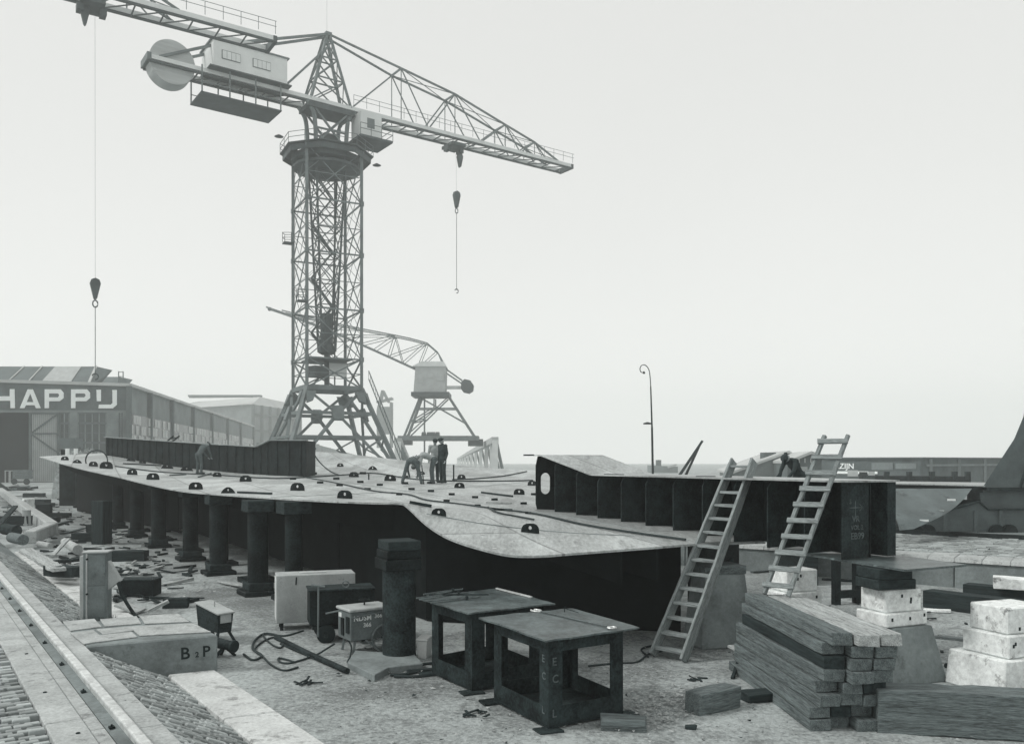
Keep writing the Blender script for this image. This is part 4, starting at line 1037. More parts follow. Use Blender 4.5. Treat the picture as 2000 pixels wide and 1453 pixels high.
# feed box on trestle legs
c = gp(553, 1056); fb = thing('switch_box', 'small switch box with a sloping pale lid on trestle legs', 'switch box', c)
rz = -.75; mx_ = Matrix.Rotation(rz, 3, 'Z')
bb = [loc(c, mx_, x, y_, .18) for x, y_ in ((-.36, -.12), (.36, -.12), (.36, .12), (-.36, .12))]; tt = [loc(c, mx_, x, y_, z) for x, y_, z in ((-.38, -.15, .60), (.38, -.15, .50), (.38, .15, .50), (-.38, .15, .60))]
MB().hexa(bb, tt).build('body', 'rust_steel', fb, bevel=.006)
MB().hexa([p + V((0, 0, .004)) for p in (tt[0] + (tt[0] - tt[2]) * .04, tt[1] + (tt[1] - tt[3]) * .06, tt[2] + (tt[2] - tt[0]) * .04, tt[3] + (tt[3] - tt[1]) * .06)], [p + V((0, 0, .03)) for p in (tt[0] + (tt[0] - tt[2]) * .04, tt[1] + (tt[1] - tt[3]) * .06, tt[2] + (tt[2] - tt[0]) * .04, tt[3] + (tt[3] - tt[1]) * .06)]).build('lid', 'pale_paint', fb, bevel=.004)
MB().box(loc(c, mx_, .385, 0, .42), (.014, .2, .14), rz).build('label_plate', 'pale_paint', fb)
m = MB(); k = loc(c, mx_, 0, 0, .58); m.tube(k, k + V((0, 0, .09)), .012, n=6); m.build('knob', 'pale_paint', fb)
for x in (-.3, .3):
    for y_ in (-.09, .09): MB().beam(loc(c, mx_, x, y_, .2), loc(c, mx_, x * 1.25, y_ * 2.0, .0), .04).build('leg', 'timber_dark', fb)
# cast pump on three legs
c = gp(572, 1082); pp = thing('pipe_stand', 'short cast pipe fitting on splayed legs beside the duct end', 'pipe fitting', c)
MB().tube(c + V((-.20, .12, .20)), c + V((.12, -.06, .18)), .085, .075, 14).build('barrel', 'rust_steel', pp, smooth=True)
MB().tube(c + V((.11, -.055, .18)), c + V((.15, -.075, .178)), .10, .10, 14).build('flange', 'rust_steel', pp)
MB().tube(c + V((.148, -.074, .178)), c + V((.152, -.076, .178)), .06, .06, 12).build('mouth', 'black_paint', pp)
for a in (0.3, 2.2, 4.0): MB().beam(c + V((-.05, .03, .16)), c + V((-.05 + .17 * math.cos(a), .03 + .17 * math.sin(a), .0)), .04).build('leg', 'rust_steel', pp)

# ---------------------------------------------------------------- cables and pipes on the ground
def cable(label, pts_, r=.016, mat='hose', name='cable', z=.02):
    q = [gp(*p[:2], p[2] if len(p) > 2 else z) for p in pts_]
    return MB().path(arc_pts(q, 7), r, 7).build(name, mat, smooth=True, label=label, cat='cable')
cable('thick cable looping from the white cabinet over the pipe to the pump stand', [(690, 1042), (660, 1050), (632, 1046), (616, 1056), (612, 1070), (626, 1080), (612, 1087), (598, 1078)], .02)
cable('cable coil lying on the dirt before the welding machines', [(645, 1048), (628, 1048), (640, 1062), (655, 1068), (658, 1058), (644, 1052), (625, 1060), (615, 1072), (628, 1082), (640, 1094), (660, 1103), (682, 1098)], .016)
cable('cable running from the numbered welding cart across the dirt', [(738, 1062, .15), (722, 1072, .08), (712, 1078), (690, 1086), (668, 1092), (654, 1090), (652, 1084), (664, 1086), (676, 1090)], .016)
cable('cable hanging from the numbered welding cart to the pipe end', [(756, 1052, .22), (764, 1066, .12), (762, 1082), (758, 1090), (764, 1094)], .014)
cable('dark cable lying from the near table toward the wide ladder', [(1130, 1096), (1170, 1092), (1205, 1090), (1222, 1078), (1245, 1072), (1236, 1064), (1212, 1070), (1222, 1082)], .016)
cable('bundle of hoses under the farther table', [(820, 1104), (860, 1096), (890, 1092), (930, 1094), (900, 1100), (850, 1104)], .025)
cable('second hose loop beside the slab under the thick pillar', [(824, 1110), (850, 1108), (885, 1102), (910, 1104), (870, 1112), (830, 1112)], .022)
cable('wire lying behind the standing timber post', [(392, 1000), (330, 905), (360, 896), (420, 888)], .03)
MB().path([gp(648, 1052, .04), gp(700, 1078, .04), gp(758, 1104, .04)], .045, 10).build('steel_pipe', 'rust_steel', smooth=True, label='steel pipe lying slantwise before the welding machines', cat='pipe')
MB().path([gp(655, 1062, .02), gp(750, 1103, .02)], .02, 6).build('steel_rod', 'rust_steel', label='thin rod lying along the steel pipe', cat='rod')
# hoses over the hull panel
def dcable(label, pts_, r=.025, up=.03):
    q = [dk(*p[:2]) + V((0, 0, (p[2] if len(p) > 2 else up))) for p in pts_]
    return MB().path(arc_pts(q, 6), r, 6).build('hose', 'hose', smooth=True, label=label, cat='hose')
dcable('air hose snaking across the middle of the hull panel', [(400, 789), (470, 798), (560, 803), (640, 808), (700, 806), (760, 802), (800, 800), (860, 809), (920, 812), (1000, 812), (1044, 811)], .03)
dcable('long hose running down the hull panel toward the wide ladder', [(690, 806), (740, 815), (800, 828), (850, 833), (880, 842), (930, 848), (980, 855), (1050, 864), (1120, 880), (1200, 893), (1280, 904)], .022)
dcable('second hose curling off near the oval hole of the hull block', [(975, 853), (990, 862), (1020, 868), (1046, 873)], .02)
dcable('hose curving up over the far rim of the panel', [(920, 810), (960, 808), (1000, 804), (1035, 797)], .03)
def free_cable(label, pts_, r=.03):
    return MB().path(arc_pts([at(*p) for p in pts_], 7), r, 6).build('cable', 'hose', smooth=True, label=label, cat='cable')
free_cable('cable drooping over the raised end of the far left hull block', [(655, 748, 41), (665, 775, 40.4), (680, 793, 40), (700, 803, 39.5)], .03)
free_cable('cable hanging from the raised block corner down to the panel', [(696, 750, 40.5), (712, 778, 41), (730, 795, 40), (748, 803, 39)], .03)
free_cable('cable hanging across the face of the far left hull block', [(634, 750, 41), (620, 778, 42), (600, 796, 42), (575, 801, 40)], .03)
r0 = at(371, 779, 43); MB().path([r0 + V((.55 * math.cos(i * math.pi / 12), 0, .5 * math.sin(i * math.pi / 12))) for i in range(25)], .035, 6).build('cable_coil', 'hose', label='upright ring of cable standing on the far left of the panel', cat='cable')
# loose bars lying on the panel
def dbar(label, a, b, w=.05, mat='rust_steel'):
    a, b = dk(*a) + V((0, 0, .03)), dk(*b) + V((0, 0, .03)); return timber('steel_bar', label, 'bar', a, b, w, .05, mat, bevel=.003)
dbar('dark bar lying on the panel left of the oval hole', (965, 830), (1013, 836))
dbar('pale bar lying on the panel below the dark one', (972, 846), (1012, 847), .05, 'rail_steel')
dbar('short flat bar on the panel near the long hose', (980, 856), (1012, 858), .07)
dbar('hammer like bar lying above the near left corner of the panel', (854, 846), (888, 852), .05)
dbar('flat bar at the left edge of the panel', (590, 830), (640, 832), .1)
dbar('thin plank on the panel before the bent man', (485, 803), (508, 802), .1, 'timber')
dbar('second thin plank behind the lugs at the far left of the panel', (413, 785), (470, 788), .2, 'timber_dark')
dbar('stick leaning on the panel by the bent man', (528, 806), (548, 800), .05, 'timber')

# ---------------------------------------------------------------- yard clutter on the left
# meter cabinet
c = gp(366, 1020, .44); c.z = 0.33; kb = thing('meter_cabinet', 'tall narrow grey sheet metal cabinet standing by the crane rail', 'cabinet', c)
rz = .20; mx_ = Matrix.Rotation(rz, 3, 'Z')
MB().box(loc(c, mx_, .02, .2, .61), (.38, .36, 1.18), rz).build('body', 'grey_paint', kb, bevel=.01)
MB().box(loc(c, mx_, .02, .2, 1.21), (.42, .40, .025), rz).build('lid', 'pale_paint', kb, bevel=.005)
MB().box(loc(c, mx_, -.11, .012, .62), (.025, .03, 1.14), rz).build('corner_strip', 'pale_paint', kb, bevel=.004)
MB().box(loc(c, mx_, .035, .015, .36), (.30, .012, .54), rz).build('door', 'grey_paint', kb, bevel=.004)
MB().box(loc(c, mx_, .035, .015, .90), (.30, .012, .52), rz).build('door', 'grey_paint', kb, bevel=.004)
for z in (1.10, .50): MB().lathe([(.018, -.015), (.018, .015)], 8, loc(c, mx_, -.10, -.008, z), mx_ @ Matrix.Rotation(R(90), 3, 'X')).build('hinge', 'dark_steel', kb)
MB().box(loc(c, mx_, -.20, .2, .60), (.06, .32, 1.10), rz).build('side_flange', 'pale_paint', kb, bevel=.004)
m = MB(); m.prism([loc(c, mx_, .21, .1, 1.05), loc(c, mx_, .40, .12, .70), loc(c, mx_, .30, .12, .62), loc(c, mx_, .21, .1, .55)], V((0, .12, 0))); m.build('side_hood', 'pale_paint', kb)
MB().path(arc_pts([loc(c, mx_, .36, .15, .68), loc(c, mx_, .46, .1, .42), loc(c, mx_, .64, .0, .16), loc(c, mx_, .80, -.12, .02), loc(c, mx_, .92, -.2, -.1)], 5), .03, 8).build('supply_pipe', 'rust_steel', kb, smooth=True)
# weeds round its foot
wd = MB(); r2 = random.Random(5)
for i in range(260):
    a = r2.uniform(0, 6.28); rad = r2.uniform(.16, .34); b = loc(c, mx_, .02 + rad * math.cos(a), .12 + rad * math.sin(a) * .8, -.04)
    tip = b + V((r2.uniform(-.05, .05), r2.uniform(-.05, .05), r2.uniform(.06, .2))); s_ = V((.006, .004, 0))
    wd.add([b - s_, b + s_, tip], [(0, 1, 2)])
wd.build('weeds', 'weed', label='tuft of weeds round the foot of the meter cabinet', cat='weeds', kind='stuff')

def log(label, a, b, r, mat='timber', name='log', cat='log', r1=None):
    return MB().tube(a, b, r, r1, 16).build(name, mat, smooth=True, label=label, cat=cat)
log('short round log lying on the paved slope left of the cabinet', gp(240, 898, .60), gp(258, 902, .60), .17, 'timber')
log('short pipe stub lying on the yard edge behind the cabinet', gp(282, 908, .40), gp(300, 911, .38), .10, 'concrete', 'pipe_stub', 'pipe')
log('concrete pipe lying tilted behind the cabinet', gp(322, 905, .35), gp(342, 917, .22), .14, 'concrete', 'concrete_pipe', 'pipe', .16)
log('thick dark round log at the left among the timber offcuts', gp(229, 885, .70), gp(248, 888, .66), .2, 'timber_dark')
tblock('dark timber block lying before the cabinet on the slope', 322, 958, (1.05, .4, .26), -.45, 'timber_dark', z=.25)
timber('plank', 'pale tapered plank lying along the paved slope', 'plank', gp(262, 918, .60), gp(314, 949, .45), .36, .09, 'timber_light', jit=.02)
timber('plank', 'light board propped behind the cabinet', 'plank', gp(303, 926, .20), gp(327, 900, .62), .14, .05, 'timber_light')
timber('plank', 'flat pale board lying under the tapered plank', 'plank', gp(300, 948, .3), gp(344, 953, .22), .5, .05, 'timber_light')
timber('plank', 'grey board lying across behind the cabinet', 'plank', gp(305, 936, .2), gp(345, 932, .15), .22, .10, 'timber_dark')
timber('plank', 'dark plank propped up at the left frame side', 'plank', gp(205, 895, .5), gp(246, 850, 1.05), .2, .09, 'timber_dark')
timber('post', 'squared dark timber post standing upright behind the cabinet', 'post', gp(379, 908, 0), gp(379, 908, 0) + V((0, 0, 1.62)), .52, .5, 'timber_dark', up=V((.3, 1, 0)))
tblock('dark timber block at the foot of the standing post', 360, 904, (1.2, .4, .32), .1, 'timber_dark')
tblock('short dark block under the panel beside the first pillars', 371, 889, (.8, .4, .3), .1, 'timber_dark')
tblock('small dark cube of wood on the yard floor', 290, 868, (.75, .6, .75), .3, 'timber_dark')
tblock('flat dark sleeper lying beyond the small dark cube', 312, 868, (1.3, .4, .28), .05, 'timber_dark')
tblock('dark wooden wedge beside the small dark cube', 298, 876, (.9, .5, .3), .1, 'timber_dark')
tblock('long flat timber far down the yard', 275, 836, (1.7, .5, .35), .2, 'timber_dark')
tblock('stub of dark timber behind the white bucket', 283, 848, (1.4, .6, .4), -.2, 'timber_dark')
tblock('flat timber lying beside the far pillars', 292, 850, (1.3, .4, .25), -.3, 'timber_dark')
tblock('dark sleeper by the lower left yard edge', 238, 880, (1.6, .6, .42), .2, 'timber_dark', z=.3)
c = gp(266, 856, .1); MB().lathe([(.28, 0), (.33, .2), (.34, .7), (.30, .71), (.29, .66)], 18, c).build('bucket', 'white_block', smooth=True, label='white drum standing among the timber offcuts at the left', cat='drum')
c = gp(263, 880, .3); MB().lathe([(.17, 0), (.19, .06), (.17, .12), (.17, .66), (.19, .68)], 14, c).build('pipe_post', 'pale_paint', smooth=True, label='short pale pipe post standing on the yard edge', cat='post')
# concrete yard kerb behind
yk = thing('kerb', 'worn concrete kerb corner at the yard edge behind the logs', 'kerb', gp(300, 890))
a, b, d_ = gp(222, 826, .45), gp(302, 884, .45), gp(268, 898, .45)
MB().beam(a, b, .45, .5).build('kerb_stone', 'concrete', yk, bevel=.04)
MB().beam(b + (d_ - b) * .05, d_, .42, .46).build('kerb_stone', 'concrete', yk, bevel=.04)
# steel chest with lifting handle
c = gp(432, 990); ch = thing('steel_chest', 'dark steel chest with bar handles on the yard floor', 'chest', c)
MB().box(c + V((0, .25, .19)), (.78, .5, .36), .05).build('body', 'dark_steel', ch, bevel=.012)
MB().box(c + V((0, .25, .385)), (.82, .54, .03), .05).build('lid', 'rust_steel', ch, bevel=.006)
m = MB(); m.path([c + V((-.36, .02, .4)), c + V((-.36, .02, .46)), c + V((.36, .04, .46)), c + V((.36, .04, .4))], .012, 6); m.build('bar_handle', 'grey_paint', ch)
m = MB(); m.path([c + V((-.41, .2, .32)), c + V((-.52, .16, .40)), c + V((-.52, .34, .40)), c + V((-.41, .34, .32))], .014, 6); m.build('side_handle', 'pale_paint', ch)
bx_ = gp(424, 932); tblock('dark open crate lying under the hull panel', 422, 934, (1.05, .5, .32), .05, 'timber_dark')
timber('plank', 'short pale plank resting on a dark block behind the duct', 'plank', gp(450, 1012, .08), gp(482, 996, .26), .16, .06, 'timber_light')
tblock('dark block under the short pale plank behind the duct', 494, 1006, (.5, .25, .2), .1, 'timber_dark')
timber('plank', 'broken pale slab leaning behind the duct', 'plank', gp(405, 1000, .2), gp(440, 1012, .04), .45, .05, 'concrete')
for i, (a1_, b1_, a2_, b2_, w_, mt, lbx) in enumerate((
        (300, 938, 340, 944, .2, 'timber_light', 'pale plank lying flat just behind the dark block on the slope'),
        (262, 876, 300, 858, .25, 'timber_light', 'pale plank slanting beside the short pipe post'),
        (318, 892, 352, 884, .2, 'timber', 'grey plank lying short of the first squared pillar'),
        (330, 872, 300, 880, .25, 'timber', 'grey plank lying beyond the concrete kerb corner'),
        (352, 934, 398, 926, .14, 'timber', 'long grey batten behind the cabinet toward the pillars'),
        (395, 952, 425, 948, .16, 'timber_dark', 'dark batten lying before the open crate'),
        (470, 972, 520, 962, .1, 'timber_light', 'thin pale lath on the floor before the second pillar'),
        (560, 966, 600, 972, .12, 'timber_light', 'pale lath on the floor beside the first pillar'),
        (228, 852, 268, 842, .3, 'timber', 'heavy plank beside the white drum'),
        (232, 836, 262, 832, .3, 'timber_light', 'pale plank far behind the white drum'))):
    timber('plank', lbx, 'plank', gp(a1_, b1_, .04), gp(a2_, b2_, .09), w_, .06, mt, jit=.01)
# cart, crates and chairs far down the yard
c = gp(257, 817); ct = thing('wooden_cart', 'low wooden cart with a planked box far down the yard', 'cart', c)
for k in range(3): MB().box(c + V((0, 0, 1.0 + k * .38)), (2.1, 1.0, .35)).build('plank', 'timber', ct)
MB().box(c + V((0, 0, .62)), (2.3, 1.0, .3)).build('chassis', 'timber_light', ct)
for x in (-.8, .8): MB().lathe([(.1, -.06), (.4, -.06), (.42, 0), (.4, .06), (.1, .06)], 14, c + V((x, -.5, .42)), Matrix.Rotation(R(90), 3, 'X')).build('wheel', 'timber_dark', ct)
for i, px in enumerate((234, 240)):
    c = gp(px, 814); fr = thing('sawhorse', 'upright timber sawhorse %s the wooden cart' % ('farther left of', 'next to')[i], 'sawhorse', c)
    for dx_ in (-.35, .35): MB().box(c + V((dx_, 0, .85)), (.12, .12, 1.7)).build('post', 'timber_light', fr)
    MB().box(c + V((0, 0, 1.72)), (.82, .12, .12)).build('rail', 'timber_light', fr)
wordy = ['pile of squared timbers left of the far shed door', 'tangled heap of broken boards before the sliding door', 'low heap of old blocks left of the panel corner', 'spread of dark offcuts beside the far pillars']
for i, (px, py, wpx, hpx, n2) in enumerate(((232, 806, 40, 14, 14), (300, 800, 46, 10, 16), (318, 806, 40, 8, 14), (240, 826, 44, 8, 10))):
    c = gp(px, py); sc2 = c.y / F; hp = thing('timber_heap', wordy[i], 'timber heap', c)
    for k in range(n2):
        q = c + V((r2.uniform(-.5, .5) * wpx * sc2, r2.uniform(-.6, 1.2), r2.uniform(.05, .9) * hpx * sc2 * r2.random()))
        d_ = V((r2.uniform(-1, 1), r2.uniform(-.4, .4), r2.uniform(-.12, .12))).normalized() * r2.uniform(.5, 1.5)
        q.z = max(q.z, .12)
        timber('timber', None, None, q - d_, q + d_, r2.uniform(.15, .4), r2.uniform(.12, .3), r2.choice(['timber', 'timber_dark', 'timber_dark', 'timber_light']), parent=hp, bevel=0)
tripod = gp(250, 802); tf = thing('scaffold_stack', 'stack of pale scaffold boards and poles before the dark shed door', 'scaffold', tripod)
for k in range(7): MB().box(tripod + V((r2.uniform(-.15, .15), 0, .15 + k * .3)), (1.1 - k * .1, .4, .2), r2.uniform(-.1, .1)).build('board', 'white_block', tf)
for dx_ in (-.7, .7): MB().beam(tripod + V((dx_, -.2, 0)), tripod + V((-dx_ * .3, -.2, 2.9)), .1).build('pole', 'timber_dark', tf)

# scattered chips and grit on the dirt
gr = MB(); r3 = random.Random(21)
def chip(p, s):
    q = [p + V((r3.uniform(-1, 1) * s, r3.uniform(-1, 1) * s, r3.uniform(0, .6) * s)) for _ in range(4)]
    gr.add(q, [(0, 1, 2), (0, 2, 3), (0, 3, 1), (1, 3, 2)])
for i in range(9000):
    Y = 7 + 12 * r3.random() ** 1.3; X = r3.uniform(-2.2, 9)
    if X < -1.65 - (Y - 9.45) * .705: continue
    chip(V((X, Y, .012)), r3.uniform(.005, .022) if r3.random() < .85 else r3.uniform(.02, .045))
for i in range(700):
    q = gp(r3.gauss(1235, 38), r3.gauss(1160, 18)); chip(V((q.x, q.y, .015)), r3.uniform(.012, .045))
for i in range(300):
    q = gp(r3.gauss(560, 60), r3.gauss(968, 10)); chip(V((q.x, q.y, .02)), r3.uniform(.02, .06))
gr.build('gravel', 'concrete', kind='stuff', label='scattered chips and grit on the yard floor', cat='gravel')
gd = MB(); gr = gd
for i in range(2600):
    Y = 6 + 16 * r3.random() ** 1.2; X = r3.uniform(-2.5, 9)
    if X < -1.65 - (Y - 9.45) * .705: continue
    chip(V((X, Y, .014)), r3.uniform(.006, .02) if r3.random() < .85 else r3.uniform(.02, .055))
for i in range(330):      # sticks and splinters along the left of the panel
    q = gp(r3.uniform(228, 520), 832 + 168 * r3.random() ** 1.3)
    if (q - V((Q0.x, Q0.y, 0))).dot(QP) < 2.0: continue
    d_ = V((r3.uniform(-1, 1), r3.uniform(-1, 1), r3.uniform(-.05, .08))).normalized() * r3.uniform(.08, .32)
    gd.beam(q - d_ + V((0, 0, .04)), q + d_ + V((0, 0, .04)), r3.uniform(.03, .12), r3.uniform(.02, .08))
for i in range(70):
    q = gp(r3.uniform(1380, 1800), r3.uniform(1000, 1130)); d_ = V((r3.uniform(-1, 1), r3.uniform(-1, 1), 0)).normalized() * r3.uniform(.04, .2)
    gd.beam(q - d_ + V((0, 0, .02)), q + d_ + V((0, 0, .02)), r3.uniform(.02, .05), r3.uniform(.01, .03))
gl = MB()
for i in range(150):
    q = gp(r3.uniform(226, 470), 830 + 160 * r3.random() ** 1.3)
    if (q - V((Q0.x, Q0.y, 0))).dot(QP) < 2.0: continue
    d_ = V((r3.uniform(-1, 1), r3.uniform(-1, 1), r3.uniform(-.05, .1))).normalized() * r3.uniform(.1, .5)
    gl.beam(q - d_ + V((0, 0, .06)), q + d_ + V((0, 0, .06)), r3.uniform(.04, .14), r3.uniform(.02, .06))
gl.build('wood_litter', 'timber_light', kind='stuff', label='pale splintered boards and laths littering the left yard', cat='litter')
gd.build('debris', 'rust_steel', kind='stuff', label='dark scraps of steel and bark strewn over the yard floor', cat='debris')
for i, (px, py, L, rz, lbx) in enumerate(((700, 1124, .28, .1, 'little heap of dark scrap on the dirt before the steel pipe'), (1298, 1119, .2, .3, 'small ring of scrap on the dirt left of the timber stack'), (960, 1172, .28, .1, 'crumpled scrap metal at the foot of the near table'))):
    c_ = gp(px, py); m = MB()
    for k in range(7): 
        q = c_ + V((r3.uniform(-L, L) * .6, r3.uniform(-.1, .1), .02)); d_ = V((r3.uniform(-1, 1), r3.uniform(-1, 1), r3.uniform(-.1, .3))).normalized() * r3.uniform(.04, .12)
        m.beam(q - d_, q + d_, .03, .015)
    m.build('scrap_heap', 'rust_steel', label=lbx, cat='scrap')
# ---------------------------------------------------------------- the tower cranes
def tower_crane(label, c, trot, jrot, nodes, tip_s, trolley_s, hooks, detail=True, hh=3.05, bh=7.0):
    c = V((c[0], c[1], 0)); cr = thing('tower_crane', label, 'crane', c)
    ct, st = math.cos(trot), math.sin(trot); cj, sj = math.cos(jrot), math.sin(jrot)
    def T(u, v, z): return c + V((u * ct - v * st, u * st + v * ct, z))
    def J(s, o, z): return c + V((s * cj + o * sj, s * sj - o * cj, z))
    def part(name, mat='crane_steel', parent=cr): 
        m = MB(); return m, (lambda: m.build(name, mat, parent))
    SQ = [(-1, -1), (1, -1), (1, 1), (-1, 1)]
    ZS = [11.1, 14.3, 19.7, 25.8, 31.5, 37.2]
    # portal
    for a, b in SQ:
        MB().beam(T(a * bh, b * bh, 0), T(a * hh, b * hh, 11.1), .42, .42).build('portal_leg', 'crane_steel', cr)
        MB().box(T(a * bh, b * bh, .5), (1.6, 1.6, 1.0), trot).build('bogie', 'crane_dark', cr)
    def hb(z): return bh + (hh - bh) * z / 11.1
    for i in range(4):
        (a0, b0), (a1, b1) = SQ[i], SQ[(i + 1) % 4]
        def fp(f, z, k=1.0): return T((a0 + (a1 - a0) * f) * hb(z), (b0 + (b1 - b0) * f) * hb(z), z)
        zc = 8.2
        for f in (0, 1):
            MB().beam(fp(f, 10.9), fp(.5, zc), .28).build('brace', 'crane_steel', cr)
            MB().beam(fp(.5, zc), fp(f, .6), .30).build('brace', 'crane_steel', cr)
            MB().beam(fp(.5 + (f - .5) * .5, 4.4), fp(f, 5.7), .18).build('brace', 'crane_steel', cr)
            MB().beam(fp(.5 + (f - .5) * .5, 4.4), fp(f, 2.6), .16).build('brace', 'crane_steel', cr)
        g = fp(.5, zc); ux = (fp(1, zc) - fp(0, zc)).normalized(); uz = (fp(.5, zc + 1) - g).normalized()
        MB().prism([g + ux * x * .7 + uz * z * .8 for x, z in ((-.7, -1), (.7, -1), (1, 0), (.7, 1), (-.7, 1), (-1, 0))], ux.cross(uz) * .46).build('gusset_plate', 'crane_steel', cr)
        for z, w in ((11.1, .5), (8.3, .34), (5.7, .28)):
            MB().beam(fp(0, z), fp(1, z), .3, w).build('ring_beam', 'crane_steel', cr)
        for f in (0, 1):
            q = fp(f, 10.5); MB().prism([q, q + ux * (1.1 if f == 0 else -1.1), q + ux * (.7 if f == 0 else -.7) - uz * 1.0, q - uz * 1.3], ux.cross(uz) * .40).build('gusset_plate', 'crane_steel', cr)
        # tower bays
        for k in range(5):
            z0, z1 = ZS[k], ZS[k + 1]; zm = (z0 + z1) / 2
            def tp_(f, z): return T((a0 + (a1 - a0) * f) * hh, (b0 + (b1 - b0) * f) * hh, z)
            MB().beam(tp_(0, z1), tp_(1, z1), .13, .16).build('ring_beam', 'crane_steel', cr)
            w = .10 if k else .15
            MB().beam(tp_(0, z0), tp_(1, z1), w).build('brace', 'crane_steel', cr)
            MB().beam(tp_(1, z0), tp_(0, z1), w).build('brace', 'crane_steel', cr)
            MB().beam(tp_(0, zm), tp_(1, zm), .08).build('brace', 'crane_steel', cr)
            if k: 
                m = MB()
                m.beam(tp_(0, zm), tp_(.5, z0), .05); m.beam(tp_(1, zm), tp_(.5, z0), .05); m.beam(tp_(0, zm), tp_(.5, z1), .04); m.beam(tp_(1, zm), tp_(.5, z1), .04)
                m.build('thin_bracing', 'crane_steel', cr)
    for a, b in SQ:
        MB().beam(T(a * hh, b * hh, 11.0), T(a * hh, b * hh, 37.3), .30).build('tower_leg', 'crane_steel', cr)
        for z in ZS[1:]:
            q = T(a * hh, b * hh, z)
            MB().box(q, (.42, .42, .5), trot).build('gusset_plate', 'crane_steel', cr)
    # small landing cages on the tower
    for (a, b, z) in ((-1, -1, 20.2), (-1, 1, 27.8)):
        q = T(a * (hh + .55), b * (hh + .1), z); m = MB(); m.box(q, (1.1, 1.1, .12), trot)
        for x, y_ in SQ: m.beam(q + V((x * .5, y_ * .5, 0)), q + V((x * .5, y_ * .5, 1.1)), .05)
        for zz in (.55, 1.1):
            for i in range(4): m.beam(q + V((SQ[i][0] * .5, SQ[i][1] * .5, zz)), q + V((SQ[(i + 1) % 4][0] * .5, SQ[(i + 1) % 4][1] * .5, zz)), .05)
        m.build('landing_cage', 'crane_dark', cr)
    # hanging slewing column inside the tower
    def col(z): return 0.75 + (1.65 - .75) * (z - 15.5) / 21.0
    if detail:
        zz = [15.5, 18, 20.5, 23.2, 26, 29, 32, 35.2, 37]
        for a, b in SQ: MB().beam(T(a * col(15.5), b * col(15.5), 15.3), T(a * col(37), b * col(37), 37), .2).build('column_leg', 'crane_dark', cr)
        for i in range(4):
            (a0, b0), (a1, b1) = SQ[i], SQ[(i + 1) % 4]; m = MB()
            for k in range(len(zz) - 1):
                p, q = col(zz[k]), col(zz[k + 1])
                m.beam(T(a0 * p, b0 * p, zz[k]), T(a1 * q, b1 * q, zz[k + 1]), .085); m.beam(T(a1 * p, b1 * p, zz[k]), T(a0 * q, b0 * q, zz[k + 1]), .085); m.beam(T(a0 * q, b0 * q, zz[k + 1]), T(a1 * q, b1 * q, zz[k + 1]), .1)
            m.build('column_bracing', 'crane_dark', cr)
        MB().lathe([(.55, 15.0), (.95, 15.2), (.95, 15.9), (.62, 16.2), (.62, 19.6)], 14, c).build('column_foot', 'crane_dark', cr)
        # service stair tower inside
        m = MB()
        for k in range(8):
            z0 = 11.5 + k * 3.1; s = 1 if k % 2 else -1
            for o in (-.25, .25): m.beam(T(1.2 * s, 2.1 + o, z0), T(-1.2 * s, 2.1 + o, z0 + 3.1), .07, .16)
        for x in (-1.6, 1.6): m.beam(T(x, 2.4, 11.3), T(x, 2.4, 36), .14)
        m.build('inner_stair', 'crane_dark', cr)
        MB().box(T(1.1, -.6, 13.3), (2.0, .1, 1.5), trot).build('notice_board', 'crane_house', cr)
        MB().box(T(-1.2, -.4, 13.0), (1.8, 1.6, 1.2), trot + .4).build('winch_box', 'crane_dark', cr)
        MB().box(T(0, 0, 14.35), (4.6, 4.6, .14), trot).build('floor_deck', 'crane_dark', cr)
        MB().beam(T(0, 0, 11.3), T(0, 0, 15.0), .5).build('pivot_post', 'crane_dark', cr)
    # octagonal platform under the slewing part
    def octo(r, z): return [T(r * math.cos(R(22.5 + 45 * i)), r * math.sin(R(22.5 + 45 * i)), z) for i in range(8)]
    O, I = octo(5.2, 37.3), octo(3.5, 37.5)
    for i in range(8):
        j = (i + 1) % 8
        MB().prism([O[i], O[j], I[j], I[i]], (0, 0, .1)).build('deck_plate', 'crane_dark', cr)
        MB().prism([octo(4.9, 37.2)[i], octo(4.9, 37.2)[j], octo(4.9, 36.75)[j], octo(4.9, 36.75)[i]], (T(0, 0, 0) - O[i]).normalized() * .12 * V((1, 1, 0)).length).build('edge_girder', 'crane_dark', cr)
    MB().lathe([(3.0, 36.2), (3.9, 36.3), (3.9, 36.9), (2.2, 37.0)], 16, c).build('roller_ring', 'crane_dark', cr)
    MB().lathe([(1.5, 35.2), (3.75, 35.6), (3.75, 35.9), (1.2, 36.0)], 16, c).build('lower_ring', 'crane_dark', cr)
    m = MB()
    for i in range(8):
        j = (i + 1) % 8; a, b = octo(5.15, 37.4)[i], octo(5.15, 37.4)[j]
        for zz in (.55, 1.1): m.beam(a + V((0, 0, zz)), b + V((0, 0, zz)), .05)
        for f in (0, .5): q = a.lerp(b, f); m.beam(q, q + V((0, 0, 1.1)), .05)
    m.build('railing', 'crane_steel', cr)
    for a_, z in ((3.3, 38.2), (6.1, 36.8)):
        q = T(5.6 * math.cos(a_), 5.6 * math.sin(a_), z); MB().lathe([(.05, .25), (.15, .2), (.5, 0)], 12, q).build('lamp', 'crane_dark', cr)
    # slewing head
    ZB = 42.8; HW = 1.17
    for s in (-2.2, 2.2):
        for o in (-HW, HW):
            MB().path(arc_pts([J(s * .82, o, 37.4), J(s * .84, o, 39.6), J(s * .95, o, 41.4), J(s * 1.3, o, ZB - .3)], 4), .24, 6).build('head_leg', 'crane_steel', cr)
    m = MB()
